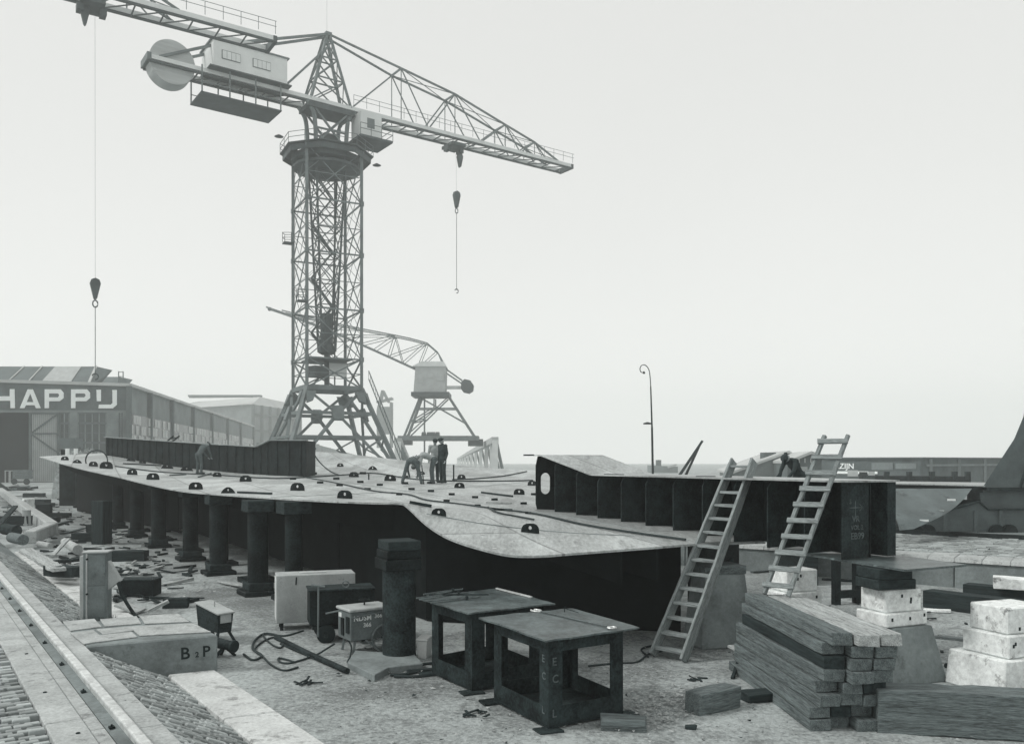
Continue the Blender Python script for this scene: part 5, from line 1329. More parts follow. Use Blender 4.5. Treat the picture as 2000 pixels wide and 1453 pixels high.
    for o in (-HW, HW): m.beam(J(-1.8, o, 38), J(2.2, o, 42.2), .2); m.beam(J(1.8, o, 38), J(-2.2, o, 42.2), .2); m.beam(J(-1.9, o, 39.8), J(1.9, o, 39.8), .18)
    m.build('head_bracing', 'crane_steel', cr)
    MB().box(J(0, 0, 42.1), (5.4, 3.0, .5), jrot).build('head_deck', 'crane_dark', cr)
    MB().box(J(.2, 0, 38.6), (1.6, 1.6, 2.0), jrot).build('winch_drum', 'crane_dark', cr)
    # jib
    BACK = -19.2
    for o in (-HW, HW):
        b = MB().beam(J(BACK, o, ZB), J(tip_s, o, ZB), .26, .42).build('jib_beam', 'crane_house', cr)
        MB().beam(J(BACK, o, ZB - .42), J(tip_s, o, ZB - .30), .36, .12).build('beam_flange', 'crane_dark', b)
    m = MB(); s = BACK; k = 0
    while s < tip_s - .5:
        e = min(s + 2.4, tip_s)
        m.beam(J(s, -HW, ZB - .3), J(e, HW, ZB - .3), .09); m.beam(J(s, HW, ZB - .32), J(s, -HW, ZB - .32), .11); s = e; k += 1
    m.beam(J(tip_s, HW + .2, ZB - .1), J(tip_s, -HW - .2, ZB - .1), .35, .6)
    m.build('underside_lattice', 'crane_dark', cr)
    # apex
    AP = ZB + 8.0
    m = MB()
    for s in (-2.4, 2.4):
        for o in (-1, 1): MB().beam(J(s, o * HW, ZB), J(s * .06, o * .42, AP), .26).build('mast_leg', 'crane_steel', cr)
    for f0, f1 in ((0, .35), (.35, .65), (.65, .9)):
        for o in (-1, 1):
            def mp(s, f): return J(s * (1 + (.06 - 1) * f), o * (HW + (.42 - HW) * f), ZB + 8 * f)
            m.beam(mp(-2.4, f0), mp(2.4, f1), .12); m.beam(mp(2.4, f0), mp(-2.4, f1), .12); m.beam(mp(-2.4, f1), mp(2.4, f1), .13)
        for s in (-2.4, 2.4):
            def mq(o, f): return J(s * (1 + (.06 - 1) * f), o * (HW + (.42 - HW) * f), ZB + 8 * f)
            m.beam(mq(-1, f1), mq(1, f1), .12); m.beam(mq(-1, f0), mq(1, f1), .1)
    m.build('mast_bracing', 'crane_steel', cr)
    MB().tube(J(0, 0, AP), J(0, 0, AP + 5.5), .012, n=5).build('aerial', 'crane_steel', cr)
    MB().box(J(0, 0, AP), (.7, 1.2, .4), jrot).build('mast_head', 'crane_steel', cr)
    # side trusses: top chords, verticals, diagonals
    for o in (-1, 1):
        ch = [J(0, o * .42, AP)] + [J(s, o * HW, ZB + h) for s, h in nodes]
        for k in range(len(ch) - 1): MB().beam(ch[k], ch[k + 1], .19).build('top_chord', 'crane_steel', cr)
        prev = 2.4
        m = MB()
        for k, (s, h) in enumerate(nodes[:-1]):
            MB().beam(J(s, o * HW, ZB), J(s, o * HW, ZB + h), .10).build('hanger', 'crane_steel', cr)
            nx_ = nodes[k + 1][0]; mid = (s + nx_) / 2; pm = (prev + s) / 2
            MB().beam(J(s, o * HW, ZB + h), J(mid, o * HW, ZB), .11).build('diagonal', 'crane_steel', cr)
            MB().beam(J(prev if k == 0 else pm, o * HW, ZB), J(s, o * HW, ZB + h), .15).build('diagonal', 'crane_steel', cr)
            prev = s
        # back stays
        MB().beam(J(0, o * .42, AP), J(-12.6, o * HW, ZB + 3.0), .24).build('back_stay', 'crane_steel', cr)
        MB().beam(J(-12.6, o * HW, ZB + 3.0), J(-18.2, o * HW, ZB + .2), .24).build('back_stay', 'crane_steel', cr)
        MB().beam(J(-.2, o * .5, AP - 1.6), J(-5.6, o * HW, ZB + .3), .2).build('back_stay', 'crane_steel', cr)
    for k, (s, h) in enumerate(nodes[:-1]):
        MB().beam(J(s, -HW, ZB + h), J(s, HW, ZB + h), .18).build('cross_tie', 'crane_steel', cr)
        s1, h1 = nodes[k + 1]
        m = MB(); m.beam(J(s, -HW, ZB + h), J(s1, HW, ZB + h1), .07); m.beam(J(s, HW, ZB + h), J(s1, -HW, ZB + h1), .07); m.build('top_bracing', 'crane_steel', cr)
    # walkway railing beside the near beam
    m = MB()
    for zz in (.9, 1.4): m.beam(J(2.5, HW + .5, ZB + zz), J(tip_s, HW + .5, ZB + zz), .04)
    s = 2.5
    while s < tip_s: m.beam(J(s, HW + .5, ZB + .2), J(s, HW + .5, ZB + 1.4), .045); s += 1.6
    m.build('railing', 'crane_steel', cr)
    # machinery house
    hsn = MB().prism([J(-13.2, -2.0, ZB + .35), J(-5.4, -2.0, ZB + .35), J(-5.4, 2.0, ZB + .35), J(-13.2, 2.0, ZB + .35)], (0, 0, 2.75)).build('machinery_house', 'crane_house', cr)
    MB().prism([J(-13.4, -2.15, ZB + 3.1), J(-5.2, -2.15, ZB + 3.1), J(-5.2, 2.15, ZB + 3.1), J(-13.4, 2.15, ZB + 3.1)], (0, 0, .14)).build('roof', 'crane_steel', hsn)
    for s in (-11.4, -8.2):
        w = MB().prism([J(s - .95, 2.02, ZB + 1.3), J(s + .95, 2.02, ZB + 1.3), J(s + .95, 2.02, ZB + 2.2), J(s - .95, 2.02, ZB + 2.2)], V((sj, -cj, 0)) * .05).build('window', 'crane_steel', hsn)
        for q in range(4): MB().prism([J(s - .88 + q * .46, 2.075, ZB + 1.36), J(s - .46 + q * .46, 2.075, ZB + 1.36), J(s - .46 + q * .46, 2.075, ZB + 2.14), J(s - .88 + q * .46, 2.075, ZB + 2.14)], V((sj, -cj, 0)) * .02).build('pane', 'crane_house', w)
    MB().prism([J(-13.6, -2.3, ZB + .2), J(-5.0, -2.3, ZB + .2), J(-5.0, 2.3, ZB + .2), J(-13.6, 2.3, ZB + .2)], (0, 0, .14)).build('house_floor', 'crane_dark', cr)
    hp = MB().prism([J(-14.4, -2.0, ZB - 2.6), J(-6.0, -2.0, ZB - 2.6), J(-6.0, 2.0, ZB - 2.6), J(-14.4, 2.0, ZB - 2.6)], (0, 0, .12)).build('hanging_gallery', 'crane_dark', cr)
    for s in (-14.3, -11.5, -8.8, -6.1):
        for o in (-1.95, 1.95): MB().beam(J(s, o, ZB - 2.5), J(s, o, ZB + .2), .12).build('hanger', 'crane_steel', hp)
    for o in (-1.95, 1.95): MB().beam(J(-14.3, o, ZB - 1.5), J(-6.1, o, ZB - 1.5), .07).build('rail', 'crane_steel', hp)
    # round counterweight
    cw = J(-16.9, 0, ZB + .1); yv = V((sj, -cj, 0)); xv = V((cj, sj, 0))
    MB().prism([cw - yv * .95 + (xv * math.cos(2 * math.pi * i / 40) + V((0, 0, 1)) * math.sin(2 * math.pi * i / 40)) * 2.2 for i in range(40)], yv * 1.9).build('counterweight', 'counterweight', cr, smooth=True)
    MB().beam(J(BACK, -HW - .2, ZB), J(BACK, HW + .2, ZB), .4, .7).build('end_beam', 'crane_steel', cr)
    # driver's cabin under the jib
    cb = MB().prism([J(2.9, .2, 39.3), J(5.5, .2, 39.3), J(5.5, 2.6, 39.3), J(2.9, 2.6, 39.3)], (0, 0, 2.9)).build('driver_cabin', 'crane_house', cr)
    MB().prism([J(3.7, 2.61, 40.5), J(4.6, 2.61, 40.5), J(4.6, 2.61, 41.6), J(3.7, 2.61, 41.6)], yv * .04).build('window', 'crane_steel', cb)
    bl = MB().prism([J(2.4, -.2, 39.0), J(6.4, -.2, 39.0), J(6.4, 3.6, 39.0), J(2.4, 3.6, 39.0)], (0, 0, .25)).build('cabin_balcony', 'crane_dark', cr)
    m = MB()
    for zz in (.7, 1.3):
        m.beam(J(2.4, 3.6, 39.2 + zz), J(6.4, 3.6, 39.2 + zz), .06); m.beam(J(6.4, -.2, 39.2 + zz), J(6.4, 3.6, 39.2 + zz), .06)
    for s in (2.4, 3.7, 5, 6.4): m.beam(J(s, 3.6, 39.2), J(s, 3.6, 40.5), .06)
    m.build('railing', 'crane_steel', bl)
    # outside stair on one portal leg
    a0, a1 = T(bh * 1.06, -bh * 1.0, .2), T(hh * 1.25, -hh * 1.05, 12.2)
    m = MB()
    for dz in (0, .9): m.beam(a0 + V((0, 0, dz)), a1 + V((0, 0, dz)), .09)
    for i in range(26): q = a0.lerp(a1, i / 25); m.beam(q, q + V((0, 0, .9)), .04)
    m.build('stair', 'crane_steel', cr)
    # trolley, ropes, hooks
    tr_ = MB().box(J(trolley_s, 0, ZB - .9), (1.9, 2.6, .35), jrot).build('trolley', 'crane_dark', cr)
    for ds in (-.9, .9): MB().box(J(trolley_s + ds, 0, ZB - 1.3), (.5, 1.0, .6), jrot).build('sheave_box', 'crane_dark', tr_)
    for (ds, do, zt, size, sling) in hooks:
        q = J(trolley_s + ds, do, zt)
        MB().tube(J(trolley_s + ds, do - .15, ZB - 1.2), q + V((0, 0, size * .5)), .011, n=5).build('hoist_rope', 'crane_dark', cr)
        hb_ = MB().prism([q + xv * (x * size) + V((0, 0, z * size)) - yv * .2 for x, z in ((-.28, .9), (-.38, .6), (-.12, -.55), (0, -.7), (.12, -.55), (.38, .6), (.28, .9), (0, 1.02))], yv * .4).build('hook_block', 'crane_dark', cr)
        if sling:
            MB().path([q + xv * (.2 * math.cos(i * .55)) + V((0, 0, -size * .7 - .3 + .3 * math.sin(i * .55))) for i in range(12)], .06, 6).build('hook', 'crane_dark', hb_)
            MB().tube(q - V((0, 0, size * .7 + .5)), q - V((0, 0, sling)), .032, n=6).build('sling', 'crane_dark', cr)
            e = q - V((0, 0, sling + .1)); MB().path([e + xv * (.25 * math.cos(i * .5 - 1.6)) + V((0, 0, .25 * math.sin(i * .5 - 1.6))) for i in range(10)], .06, 6).build('hook', 'crane_dark', hb_)
    return cr
C1X, C1Y, JR = -19.9, 96.0, R(35.5)
def js(px, py, o=1.17):
    k = (px - 1000) / F; ca, sa = math.cos(JR), math.sin(JR)
    X0, Y0 = C1X + o * sa, C1Y - o * ca
    s = (k * Y0 - X0) / (ca - k * sa); Y = Y0 + s * sa
    return s, CZ + (H - py) * Y / F - 42.8
nodes = []
for px, py in ((841, 175), (924, 214.8), (1001.8, 262), (1046.8, 289), (1083, 318)):
    s, h = js(px, py); nodes.append((s, max(.15, h)))
tip = js(1104, 330)[0]
ts = js(922, 292, 0)[0]
Yt = C1Y + ts * math.sin(JR)
def zpx(py, Y): return CZ + (H - py) * Y / F
tower_crane('tall lattice tower crane with a white machine house and round counterweight', (C1X, C1Y), R(27.5), JR, nodes, tip, ts,
            [(.9, .0, zpx(317, Yt), 1.0, 0), (.3, .2, zpx(380, Yt), 1.25, (515 - 378) * Yt / F)])
# the second crane stands off to the left; its jib reaches into the picture
J2 = R(33.0); tipp = at(640, 137, 0.0)
Y2 = (42.8 - CZ) * F / (H - 137); X2 = (640 - 1000) * Y2 / F
L2 = 41.0
c2 = (X2 - L2 * math.cos(J2), Y2 - L2 * math.sin(J2))
k = (363 - 1000) / F; s2 = (k * c2[1] - c2[0]) / (math.cos(J2) - k * math.sin(J2)); Yt2 = c2[1] + s2 * math.sin(J2)
tower_crane('second lattice crane whose jib reaches in over the sign shed', c2, R(0), J2, nodes, L2, s2,
            [(-.5, 0, zpx(99, Yt2), 1.0, 0), (.3, 0, zpx(518, Yt2), 1.1, (648 - 518) * Yt2 / F)], detail=False, bh=5.0)

# ---------------------------------------------------------------- portal crane on the craneway behind
YC = 175.0
pc = thing('portal_crane', 'pale portal slewing crane on the far craneway, its jib pointing left', 'crane', at(888, 748, YC))
def pq(px, py, dy=0.0): return at(px, py, YC) + V((0, dy, 0))
def truss(parent, name, pts_, w, dys=(-1.6, 1.6), mat='crane_steel'):
    for dy in dys:
        for a, b in pts_:
            MB().beam(pq(*a, dy), pq(*b, dy), w).build(name, mat, parent)
legs = [((848, 744), (872, 682)), ((955, 744), (915, 682)), ((873, 684), (938, 721)), ((913, 684), (851, 743)), ((866, 700), (926, 700)), ((857, 721), (878, 716)), ((944, 726), (926, 700)), ((857, 721), (890, 700)), ((893, 684), (893, 700))]
for dy in (-3.2, 3.2):
    for i, (a, b) in enumerate(legs): MB().beam(pq(*a, dy * (.6 + .4 * (a[1] - 682) / 62)), pq(*b, dy * (.6 + .4 * (b[1] - 682) / 62)), .42 if i < 2 else .24).build('leg' if i < 2 else 'brace', 'crane_steel', pc)
MB().box(pq(900, 745.5), (16.2, 7.5, .9)).build('gantry_beam', 'crane_steel', pc)
MB().box(pq(888, 679), (7.6, 8, .8)).build('turntable', 'crane_dark', pc)
hsn = MB().prism([pq(862, 676, -2.6), pq(910, 676, -2.6), pq(911, 636, -2.6), pq(865, 636, -2.6)], (0, 5.2, 0)).build('machine_house', 'door_paint', pc)
MB().prism([pq(860, 636.5, -2.8), pq(912, 636.5, -2.8), pq(908, 629, -2.8), pq(874, 629, -2.8)], (0, 5.6, 0)).build('roof', 'crane_house', hsn)
for a, b, c_, d_ in ((868, 650, 876, 662), (898, 647, 908, 658), (882, 645, 892, 654)):
    MB().prism([pq(a, d_, -2.72), pq(c_, d_, -2.72), pq(c_, b, -2.72), pq(a, b, -2.72)], (0, .1, 0)).build('window', 'glass_pale', hsn)
lower = [(866, 640), (822, 620), (780, 601), (720, 575), (660, 553), (636, 545)]
upper = [(908, 632), (898, 614), (882, 600), (856, 593), (832, 588), (780, 578), (720, 565), (660, 550)]
truss(pc, 'jib_chord', list(zip(lower, lower[1:])), .28)
truss(pc, 'jib_chord', list(zip(upper, upper[1:])), .24)
truss(pc, 'jib_web', [((866, 640), (882, 600)), ((866, 640), (896, 613)), ((822, 620), (832, 588)), ((822, 620), (878, 600)), ((780, 601), (832, 588)), ((780, 601), (780, 578)), ((720, 575), (780, 578)), ((720, 575), (720, 565)), ((660, 553), (720, 565)), ((905, 632), (898, 614)), ((750, 588), (832, 588)), ((750, 588), (752, 572)), ((690, 564), (720, 565)), ((690, 564), (690, 557)), ((800, 610), (832, 588)), ((844, 630), (878, 600)), ((844, 630), (832, 588))], .13)
MB().lathe([(.3, -.2), (.42, 0), (.3, .2)], 12, pq(638, 546), Matrix.Rotation(R(90), 3, 'X')).build('sheave', 'crane_dark', pc)
MB().beam(pq(908, 667), pq(945, 667), 1.2, .6).build('counter_arm', 'crane_house', pc)
MB().prism([pq(x, y_, -1.6) for x, y_ in ((934, 660), (939, 655), (948, 657), (953, 664), (952, 672), (946, 676), (937, 674), (934, 670))], (0, 3.2, 0)).build('counterweight', 'crane_dark', pc)
truss(pc, 'stay', [((908, 637), (936, 657)), ((911, 645), (936, 662))], .16)
MB().beam(pq(877, 675), pq(877, 775), .3).build('hoist_pipe', 'crane_steel', pc)
for i, px in enumerate((876, 884, 890, 897)): MB().lathe([(.3, -.5), (.8, -.4), (.8, .4), (.3, .5)], 10, pq(px, 741.5), Matrix.Rotation(R(90), 3, 'Y')).build('rope_drum', 'crane_dark', pc)
MB().box(pq(956, 752), (3.0, 4, 1.4)).build('bogie', 'crane_dark', pc); MB().box(pq(846, 751), (3.0, 4, 1.2)).build('bogie', 'crane_steel', pc)
# craneways
def craneway(label, p, q, n, hang):
    p, q = V(p), V(q); t = thing('craneway', label, 'craneway', V((p.x, p.y, 0)))
    MB().beam(p, q, 1.2, 1.1).build('girder', 'door_paint', t)
    for i in range(n):
        f = (i / (n - 1)) ** 1.6; a = p.lerp(q, f)
        MB().beam(V((a.x, a.y, 0)), a, .8 if i else 1.0).build('column', 'crane_house', t)
        MB().beam(V((a.x + 1.6, a.y + 2, 0)), a + V((.2, 0, -.2)), .4).build('raking_strut', 'crane_steel', t)
craneway('elevated craneway on pale columns running off at the right of the portal crane', at(986, 748, 150), at(928, 777, 650), 12, 0)
craneway('elevated craneway running off behind the tower crane feet', at(690, 757, 120), at(792, 778, 560), 8, 0)
craneway('nearer concrete craneway end at the foot of the tower crane stair', at(836, 750, 140), at(852, 776, 420), 6, 0)
# faint crane in the distance
YF = 380.0
fc = thing('distant_crane', 'faint tower crane in the haze between tower crane and portal crane', 'crane', at(815, 745, YF))
def fq(px, py, dy=0): return at(px, py, YF) + V((0, dy, 0))
for dy in (-2, 2):
    for a, b in (((806, 760), (806, 702)), ((826, 760), (826, 690)), ((806, 702), (813, 672)), ((822, 690), (813, 672)), ((804, 690), (828, 684)), ((806, 730), (826, 702)), ((826, 730), (806, 702))): MB().beam(fq(*a, dy), fq(*b, dy), .9).build('lattice', 'crane_steel', fc)
MB().box(fq(816, 718), (6, 6, 12)).build('machine_house', 'crane_steel', fc)

# ---------------------------------------------------------------- the sign shed at the left
SC = at(421, 661, 130.0); SL = at(224, 655, (SC.z - CZ) * F / (H - 655)); ZT = SC.z
fd = V((SL.x - SC.x, SL.y - SC.y, 0)).normalized(); fnm = V((-fd.y, fd.x, 0))
if fnm.y > 0: fnm = -fnm
def fac(px, py, out_=0.0):
    k = (px - 1000) / F; o = V((SC.x, SC.y, 0)) + fnm * out_
    t = (k * o.y - o.x) / (fd.x - k * fd.y); p = o + fd * t
    return V((p.x, p.y, CZ + (H - py) * p.y / F))
def facz(px, z, out_=0.0):
    p = fac(px, 700, out_); return V((p.x, p.y, z))
SF = at(613, 726, (ZT - CZ) * F / (H - 726)); SF.z = ZT
sdir = V((SF.x - SC.x, SF.y - SC.y, 0)); slen = sdir.length; sdir.normalize(); snm = V((-sdir.y, sdir.x, 0))
if snm.x < 0: snm = -snm
LEFT = V((SC.x, SC.y, 0)) + fd * 62
shed = thing('sign_shed', 'long brick shipyard shed with huge white letters on its end wall', 'building', V((SC.x, SC.y, 0)))
base = [V((SC.x, SC.y, 0)), LEFT, LEFT + sdir * slen, V((SC.x, SC.y, 0)) + sdir * slen]
MB().prism([base[0], base[1], base[1] - fnm * 1.5, base[0] - fnm * 1.5], (0, 0, ZT - .4)).build('end_wall', 'brick_wall', shed)
MB().prism([base[0] - fnm * 1.5, base[3], base[3] - snm * 1.5, base[0] - fnm * 1.5 - snm * 1.5], (0, 0, ZT - .4)).build('side_wall', 'brick_light', shed)
MB().prism([b + V((0, 0, ZT - .39)) for b in base], (0, 0, .1)).build('roof', 'roof_felt', shed)
MB().beam(V((SC.x, SC.y, ZT - .2)) + fnm * .1, LEFT + V((0, 0, ZT - .2)) + fnm * .1, .6, .45).build('cornice', 'roof_pale', shed)
MB().beam(V((SC.x, SC.y, ZT - .2)) + snm * .1, base[3] + V((0, 0, ZT - .2)) + snm * .1, .6, .45).build('cornice', 'roof_pale', shed)
MB().beam(fac(60, 703.5, .05), fac(421, 704, .05), .4, .35).build('lintel_band', 'brick_light', shed)
def fpoly(name, pts_, mat, parent=shed, o=.04, th=.14):
    return MB().prism([fac(x, y_, o) for x, y_ in pts_], fnm * th).build(name, mat, parent)
sg = lambda pts_: fpoly('sign_letter', pts_, 'letter_white', shed, .02, .2)
def rx(x): return 210 + x * .13766
def ry_(y_): return 600 + y_ * .13766
def L(pts_): sg([(rx(x), ry_(y_)) for x, y_ in pts_])
L([(-62, 505), (-10, 505), (-10, 585), (198, 585), (198, 505), (252, 505), (256, 718), (206, 718), (204, 635), (-10, 635), (-10, 718), (-62, 718)])
# A: outline with its counter cut as two halves
L([(310, 718), (398, 507), (428, 507), (428, 555), (388, 650), (428, 650), (428, 685), (378, 685), (362, 718)])
L([(428, 507), (458, 507), (545, 718), (490, 718), (476, 685), (428, 685), (428, 650), (464, 650), (428, 555)])
for x0 in (588, 884):
    L([(x0, 507), (x0 + 50, 507), (x0 + 50, 718), (x0, 718)])
    L([(x0 + 50, 507), (x0 + 180, 507), (x0 + 214, 545), (x0 + 214, 605), (x0 + 170, 640), (x0 + 50, 640), (x0 + 50, 597), (x0 + 148, 597), (x0 + 162, 580), (x0 + 162, 566), (x0 + 150, 553), (x0 + 50, 553)])
L([(1168, 512), (1220, 512), (1220, 640), (1172, 640)])
L([(1346, 514), (1398, 514), (1398, 680), (1352, 720), (1190, 720), (1196, 678), (1330, 678), (1348, 662)])
# openings of the end wall
fpoly('doorway', [(180, 706), (266, 706), (266, 815), (180, 815)], 'dark_interior', o=.03, th=.05)
fpoly('doorway', [(60, 706), (166, 706), (166, 818), (60, 818)], 'dark_interior', o=.03, th=.05)
dr = fpoly('sliding_door', [(268, 706), (313, 706), (313, 812), (268, 812)], 'door_paint', o=.3, th=.25)
for a, b in (((269, 738), (312, 707)), ((269, 738), (312, 768)), ((268, 738), (313, 738)), ((269, 706), (269, 810)), ((312, 706), (312, 810)), ((268, 707), (313, 707))):
    MB().beam(fac(*a, .62), fac(*b, .62), .35, .2).build('door_brace', 'brick_wall', dr)
for i in range(14): MB().beam(fac(271 + i * 3.1, 708, .57), fac(271 + i * 3.1, 811, .57), .06, .06).build('door_plank', 'brick_light', dr)
for a, b in (((314, 707), (329, 812)), ((343, 707), (386, 812))):
    w = fpoly('gate_window', [a, (b[0], a[1]), b, (a[0], b[1])], 'glass_dark', o=.05, th=.1)
    for x in np.linspace(a[0], b[0], 3 if b[0] - a[0] < 30 else 5): MB().beam(fac(x, a[1], .2), fac(x, b[1], .2), .16).build('glazing_bar', 'brick_light', w)
    for y_ in np.linspace(a[1], b[1], 8): MB().beam(fac(a[0], y_, .2), fac(b[0], y_, .2), .12 if int(y_) % 2 else .3).build('glazing_bar', 'brick_wall', w)
for a in (330, 387): fpoly('pier', [(a, 705), (a + (12 if a < 340 else 33), 705), (a + (12 if a < 340 else 33), 812), (a, 812)], 'brick_light', o=.02, th=.35)
ld = MB()
for dx in (0, 4.5): ld.beam(fac(406 + dx, 706, .7), fac(406 + dx, 808, .7), .12)
for y_ in np.arange(708, 806, 3.2): ld.beam(fac(406, y_, .7), fac(410.5, y_, .7), .08)
ld.build('wall_ladder', 'crane_dark', shed)
ch_ = MB()
for dx in (0, 7): ch_.beam(at(405 + dx, 661, 131), at(405 + dx, 642, 131), .12)
for y_ in (643, 650, 656): ch_.beam(at(405, y_, 131), at(412, y_, 131), .09)
ch_.build('roof_rail', 'crane_steel', shed)
# roof monitors behind the parapet
def monitor(px0, px1, pyt, inset, Y, pyb):
    a, b = at(px0, pyb, Y), at(px1, pyb, Y); h = CZ + (H - pyt) * (Y + 8) / F
    A, B = at(px0, pyb, Y + 22), at(px1, pyb, Y + 22)
    for p in (a, b, A, B): p.z = ZT - .3
    i_ = inset * Y / F
    tops = [V((a.x + i_, a.y + 8, h)), V((b.x - i_, b.y + 8, h)), V((b.x - i_, b.y + 14, h)), V((a.x + i_, a.y + 14, h))]
    return MB().hexa([a, b, B, A], tops).build('roof_monitor', 'roof_felt', shed), a, b, tops
mo, a, b, tops = monitor(20, 356, 634.5, 22, 137, 657)
monitor(330, 392, 650.5, 14, 165, 660)
def on_mon(fx_, fy_): 
    lo = a.lerp(b, fx_); hi = tops[0].lerp(tops[1], fx_); return lo.lerp(hi, fy_) + V((0, -.12, .06))
for k in range(6): 
    f = .775 + k * .024
    MB().beam(on_mon(f, .03), on_mon(f + .012, .97), .72, .12).build('skylight_pane', 'glass_pale', mo)
for f in (.30, .45, .60, .70): MB().beam(on_mon(f, .0), on_mon(f, 1), .16, .12).build('roof_batten', 'roof_pale', mo)
MB().beam(b + V((-.1, 0, .1)), tops[1] + V((0, -.1, .05)), .35, .2).build('hip_flashing', 'roof_pale', mo)
# side wall: pilasters and the broken glazing band
def sid(px, py, o=0.0):
    k = (px - 1000) / F; c_ = V((SC.x, SC.y, 0)) + snm * o
    t = (k * c_.y - c_.x) / (sdir.x - k * sdir.y); p = c_ + sdir * t
    return V((p.x, p.y, CZ + (H - py) * p.y / F))
bays = [421, 454, 487.5, 520, 549, 573, 593, 613]
rb = random.Random(9)
p421 = sid(423, 708); ztw = p421.z; zbw = ztw - 6.2
for i, px in enumerate(bays):
    q = sid(min(px, 612.5), 700, .15)
    MB().beam(V((q.x, q.y, 0)), V((q.x, q.y, ZT - .4)), .7, .5).build('pilaster', 'brick_wall', shed)
    if i < 7:
        a_, b_ = sid(px + .8, 700, .06), sid(bays[i + 1] - 1.0, 700, .06)
        wn = MB().prism([V((a_.x, a_.y, zbw)), V((b_.x, b_.y, zbw)), V((b_.x, b_.y, ztw)), V((a_.x, a_.y, ztw))], snm * .1).build('window_band', 'glass_dark', shed)
        nc = 8
        for cidx in range(nc):
            for r_ in range(4):
                if rb.random() < .55:
                    u0, u1 = (cidx + .08) / nc, (cidx + .92) / nc
                    z0, z1 = zbw + (ztw - zbw) * (r_ + .06) / 4, zbw + (ztw - zbw) * (r_ + .94) / 4
                    p0, p1 = a_.lerp(b_, u0) + snm * .12, a_.lerp(b_, u1) + snm * .12
                    MB().prism([V((p0.x, p0.y, z0)), V((p1.x, p1.y, z0)), V((p1.x, p1.y, z1)), V((p0.x, p0.y, z1))], snm * .06).build('pane', 'glass_pale', wn)
        MB().beam(V((a_.x, a_.y, zbw - .15)) + snm * .2, V((b_.x, b_.y, zbw - .15)) + snm * .2, .3, .25).build('sill', 'roof_pale', shed)
# ---------------------------------------------------------------- the far hall behind it
YH = 330.0
fh = thing('far_hall', 'tall hazy assembly hall with a pale glazed roof behind the sign shed', 'building', at(580, 790, YH))
def hq(px, py, dy=0): p = at(px, py, YH); return p + V((0, dy, 0))
MB().prism([V((hq(450, 700).x, YH + 30, 0)), V((hq(612, 700).x, YH, 0)), V((hq(642, 700).x, YH + 45, 0)), V((hq(470, 700).x, YH + 80, 0))], (0, 0, hq(0, 693).z)).build('wall', 'brick_light', fh)
z0 = hq(0, 693).z
MB().hexa([V((hq(440, 700).x, YH + 29, z0)), V((hq(612, 700).x, YH - 1, z0)), V((hq(642, 700).x, YH + 45, z0)), V((hq(470, 700).x, YH + 80, z0))], [V((hq(455, 700).x, YH + 45, z0 + 4)), V((hq(606, 700).x, YH + 15, z0 + 4)), V((hq(628, 700).x, YH + 45, z0 + 3.2)), V((hq(470, 700).x, YH + 70, z0 + 4))]).build('roof', 'roof_pale', fh)
for a, b in ((455, 580), ): MB().beam(hq(a, 668, 40), hq(b, 668, 40), 3, .8).build('roof_ridge', 'roof_felt', fh)
MB().beam(hq(500, 679, 10), hq(612, 681, 0), 1, .6).build('roof_rail', 'roof_felt', fh)
for i in range(7):
    f = i / 6; p = V((hq(612, 700).x, YH, 0)).lerp(V((hq(642, 700).x, YH + 45, 0)), f)
    MB().beam(p + V((.3, -.5, 0)), p + V((.3, -.5, z0)), 1.0).build('column', 'brick_wall', fh)
for z in (.35, .6, .85): MB().beam(V((hq(612, 700).x + .4, YH - .6, z0 * z)), V((hq(642, 700).x + .4, YH + 44, z0 * z)), .8).build('rail', 'brick_wall', fh)
# low outbuilding
MB().prism([at(618, 800, 200), at(690, 800, 230), at(690, 752, 230), at(618, 752, 200)], (0, 20, 0)).build('outbuilding', 'brick_light', label='low hazy outbuilding behind the left feet of the tower crane', cat='building')

# pale heap and posts before the shed, seen over the panel's far left edge
c = at(352, 790, 70); hp = MB(); r4 = random.Random(4)
for i in range(240):
    u = r4.uniform(-1, 1); q = V((c.x + u * 2.4, c.y + r4.uniform(-1, 1), 3.0 + (1 - u * u) * r4.random() * 1.0))
    s = r4.uniform(.08, .3); hp.add([q + V((r4.uniform(-s, s), r4.uniform(-s, s), r4.uniform(-s, s))) for _ in range(4)], [(0, 1, 2), (0, 2, 3), (0, 3, 1), (1, 3, 2)])
hp.add([V((c.x - 3, c.y + .5, 0)), V((c.x + 3, c.y + .5, 0)), V((c.x + 2.6, c.y + .8, 3.6)), V((c.x - 2.6, c.y + .8, 3.3))], [(0, 1, 2, 3)])
hp.build('rubble', 'scrub', label='pale heap of rubble and brush before the sign shed gate', cat='rubble', kind='stuff')
wa_ = at(318, 790, 60); wb2 = at(402, 790, 60)
MB().prism([V((wa_.x, 59.6, 0)), V((wb2.x, 59.6, 0)), V((wb2.x, 60.6, 0)), V((wa_.x, 60.6, 0))], (0, 0, 3.2)).build('backing_wall', 'dark_steel', label='dark low wall added behind the far left corner of the hull panel', cat='steel stack')  # wall added to carry the posts and give a dark backing below the panel
for i, px in enumerate((326, 339)):
    a_ = at(px, 774, 60); MB().tube(V((a_.x, a_.y, 3.2)), at(px, 761, 60), .14, n=8).build('white_post', 'letter_white', label='%s of two short white posts before the gate windows' % ('left', 'right')[i], cat='post')
MB().box(at(331, 753, 110), (2.2, 2.0, 1.3)).build('parked_wagon', 'brick_wall', label='dark box wagon standing before the shed gate windows', cat='wagon')

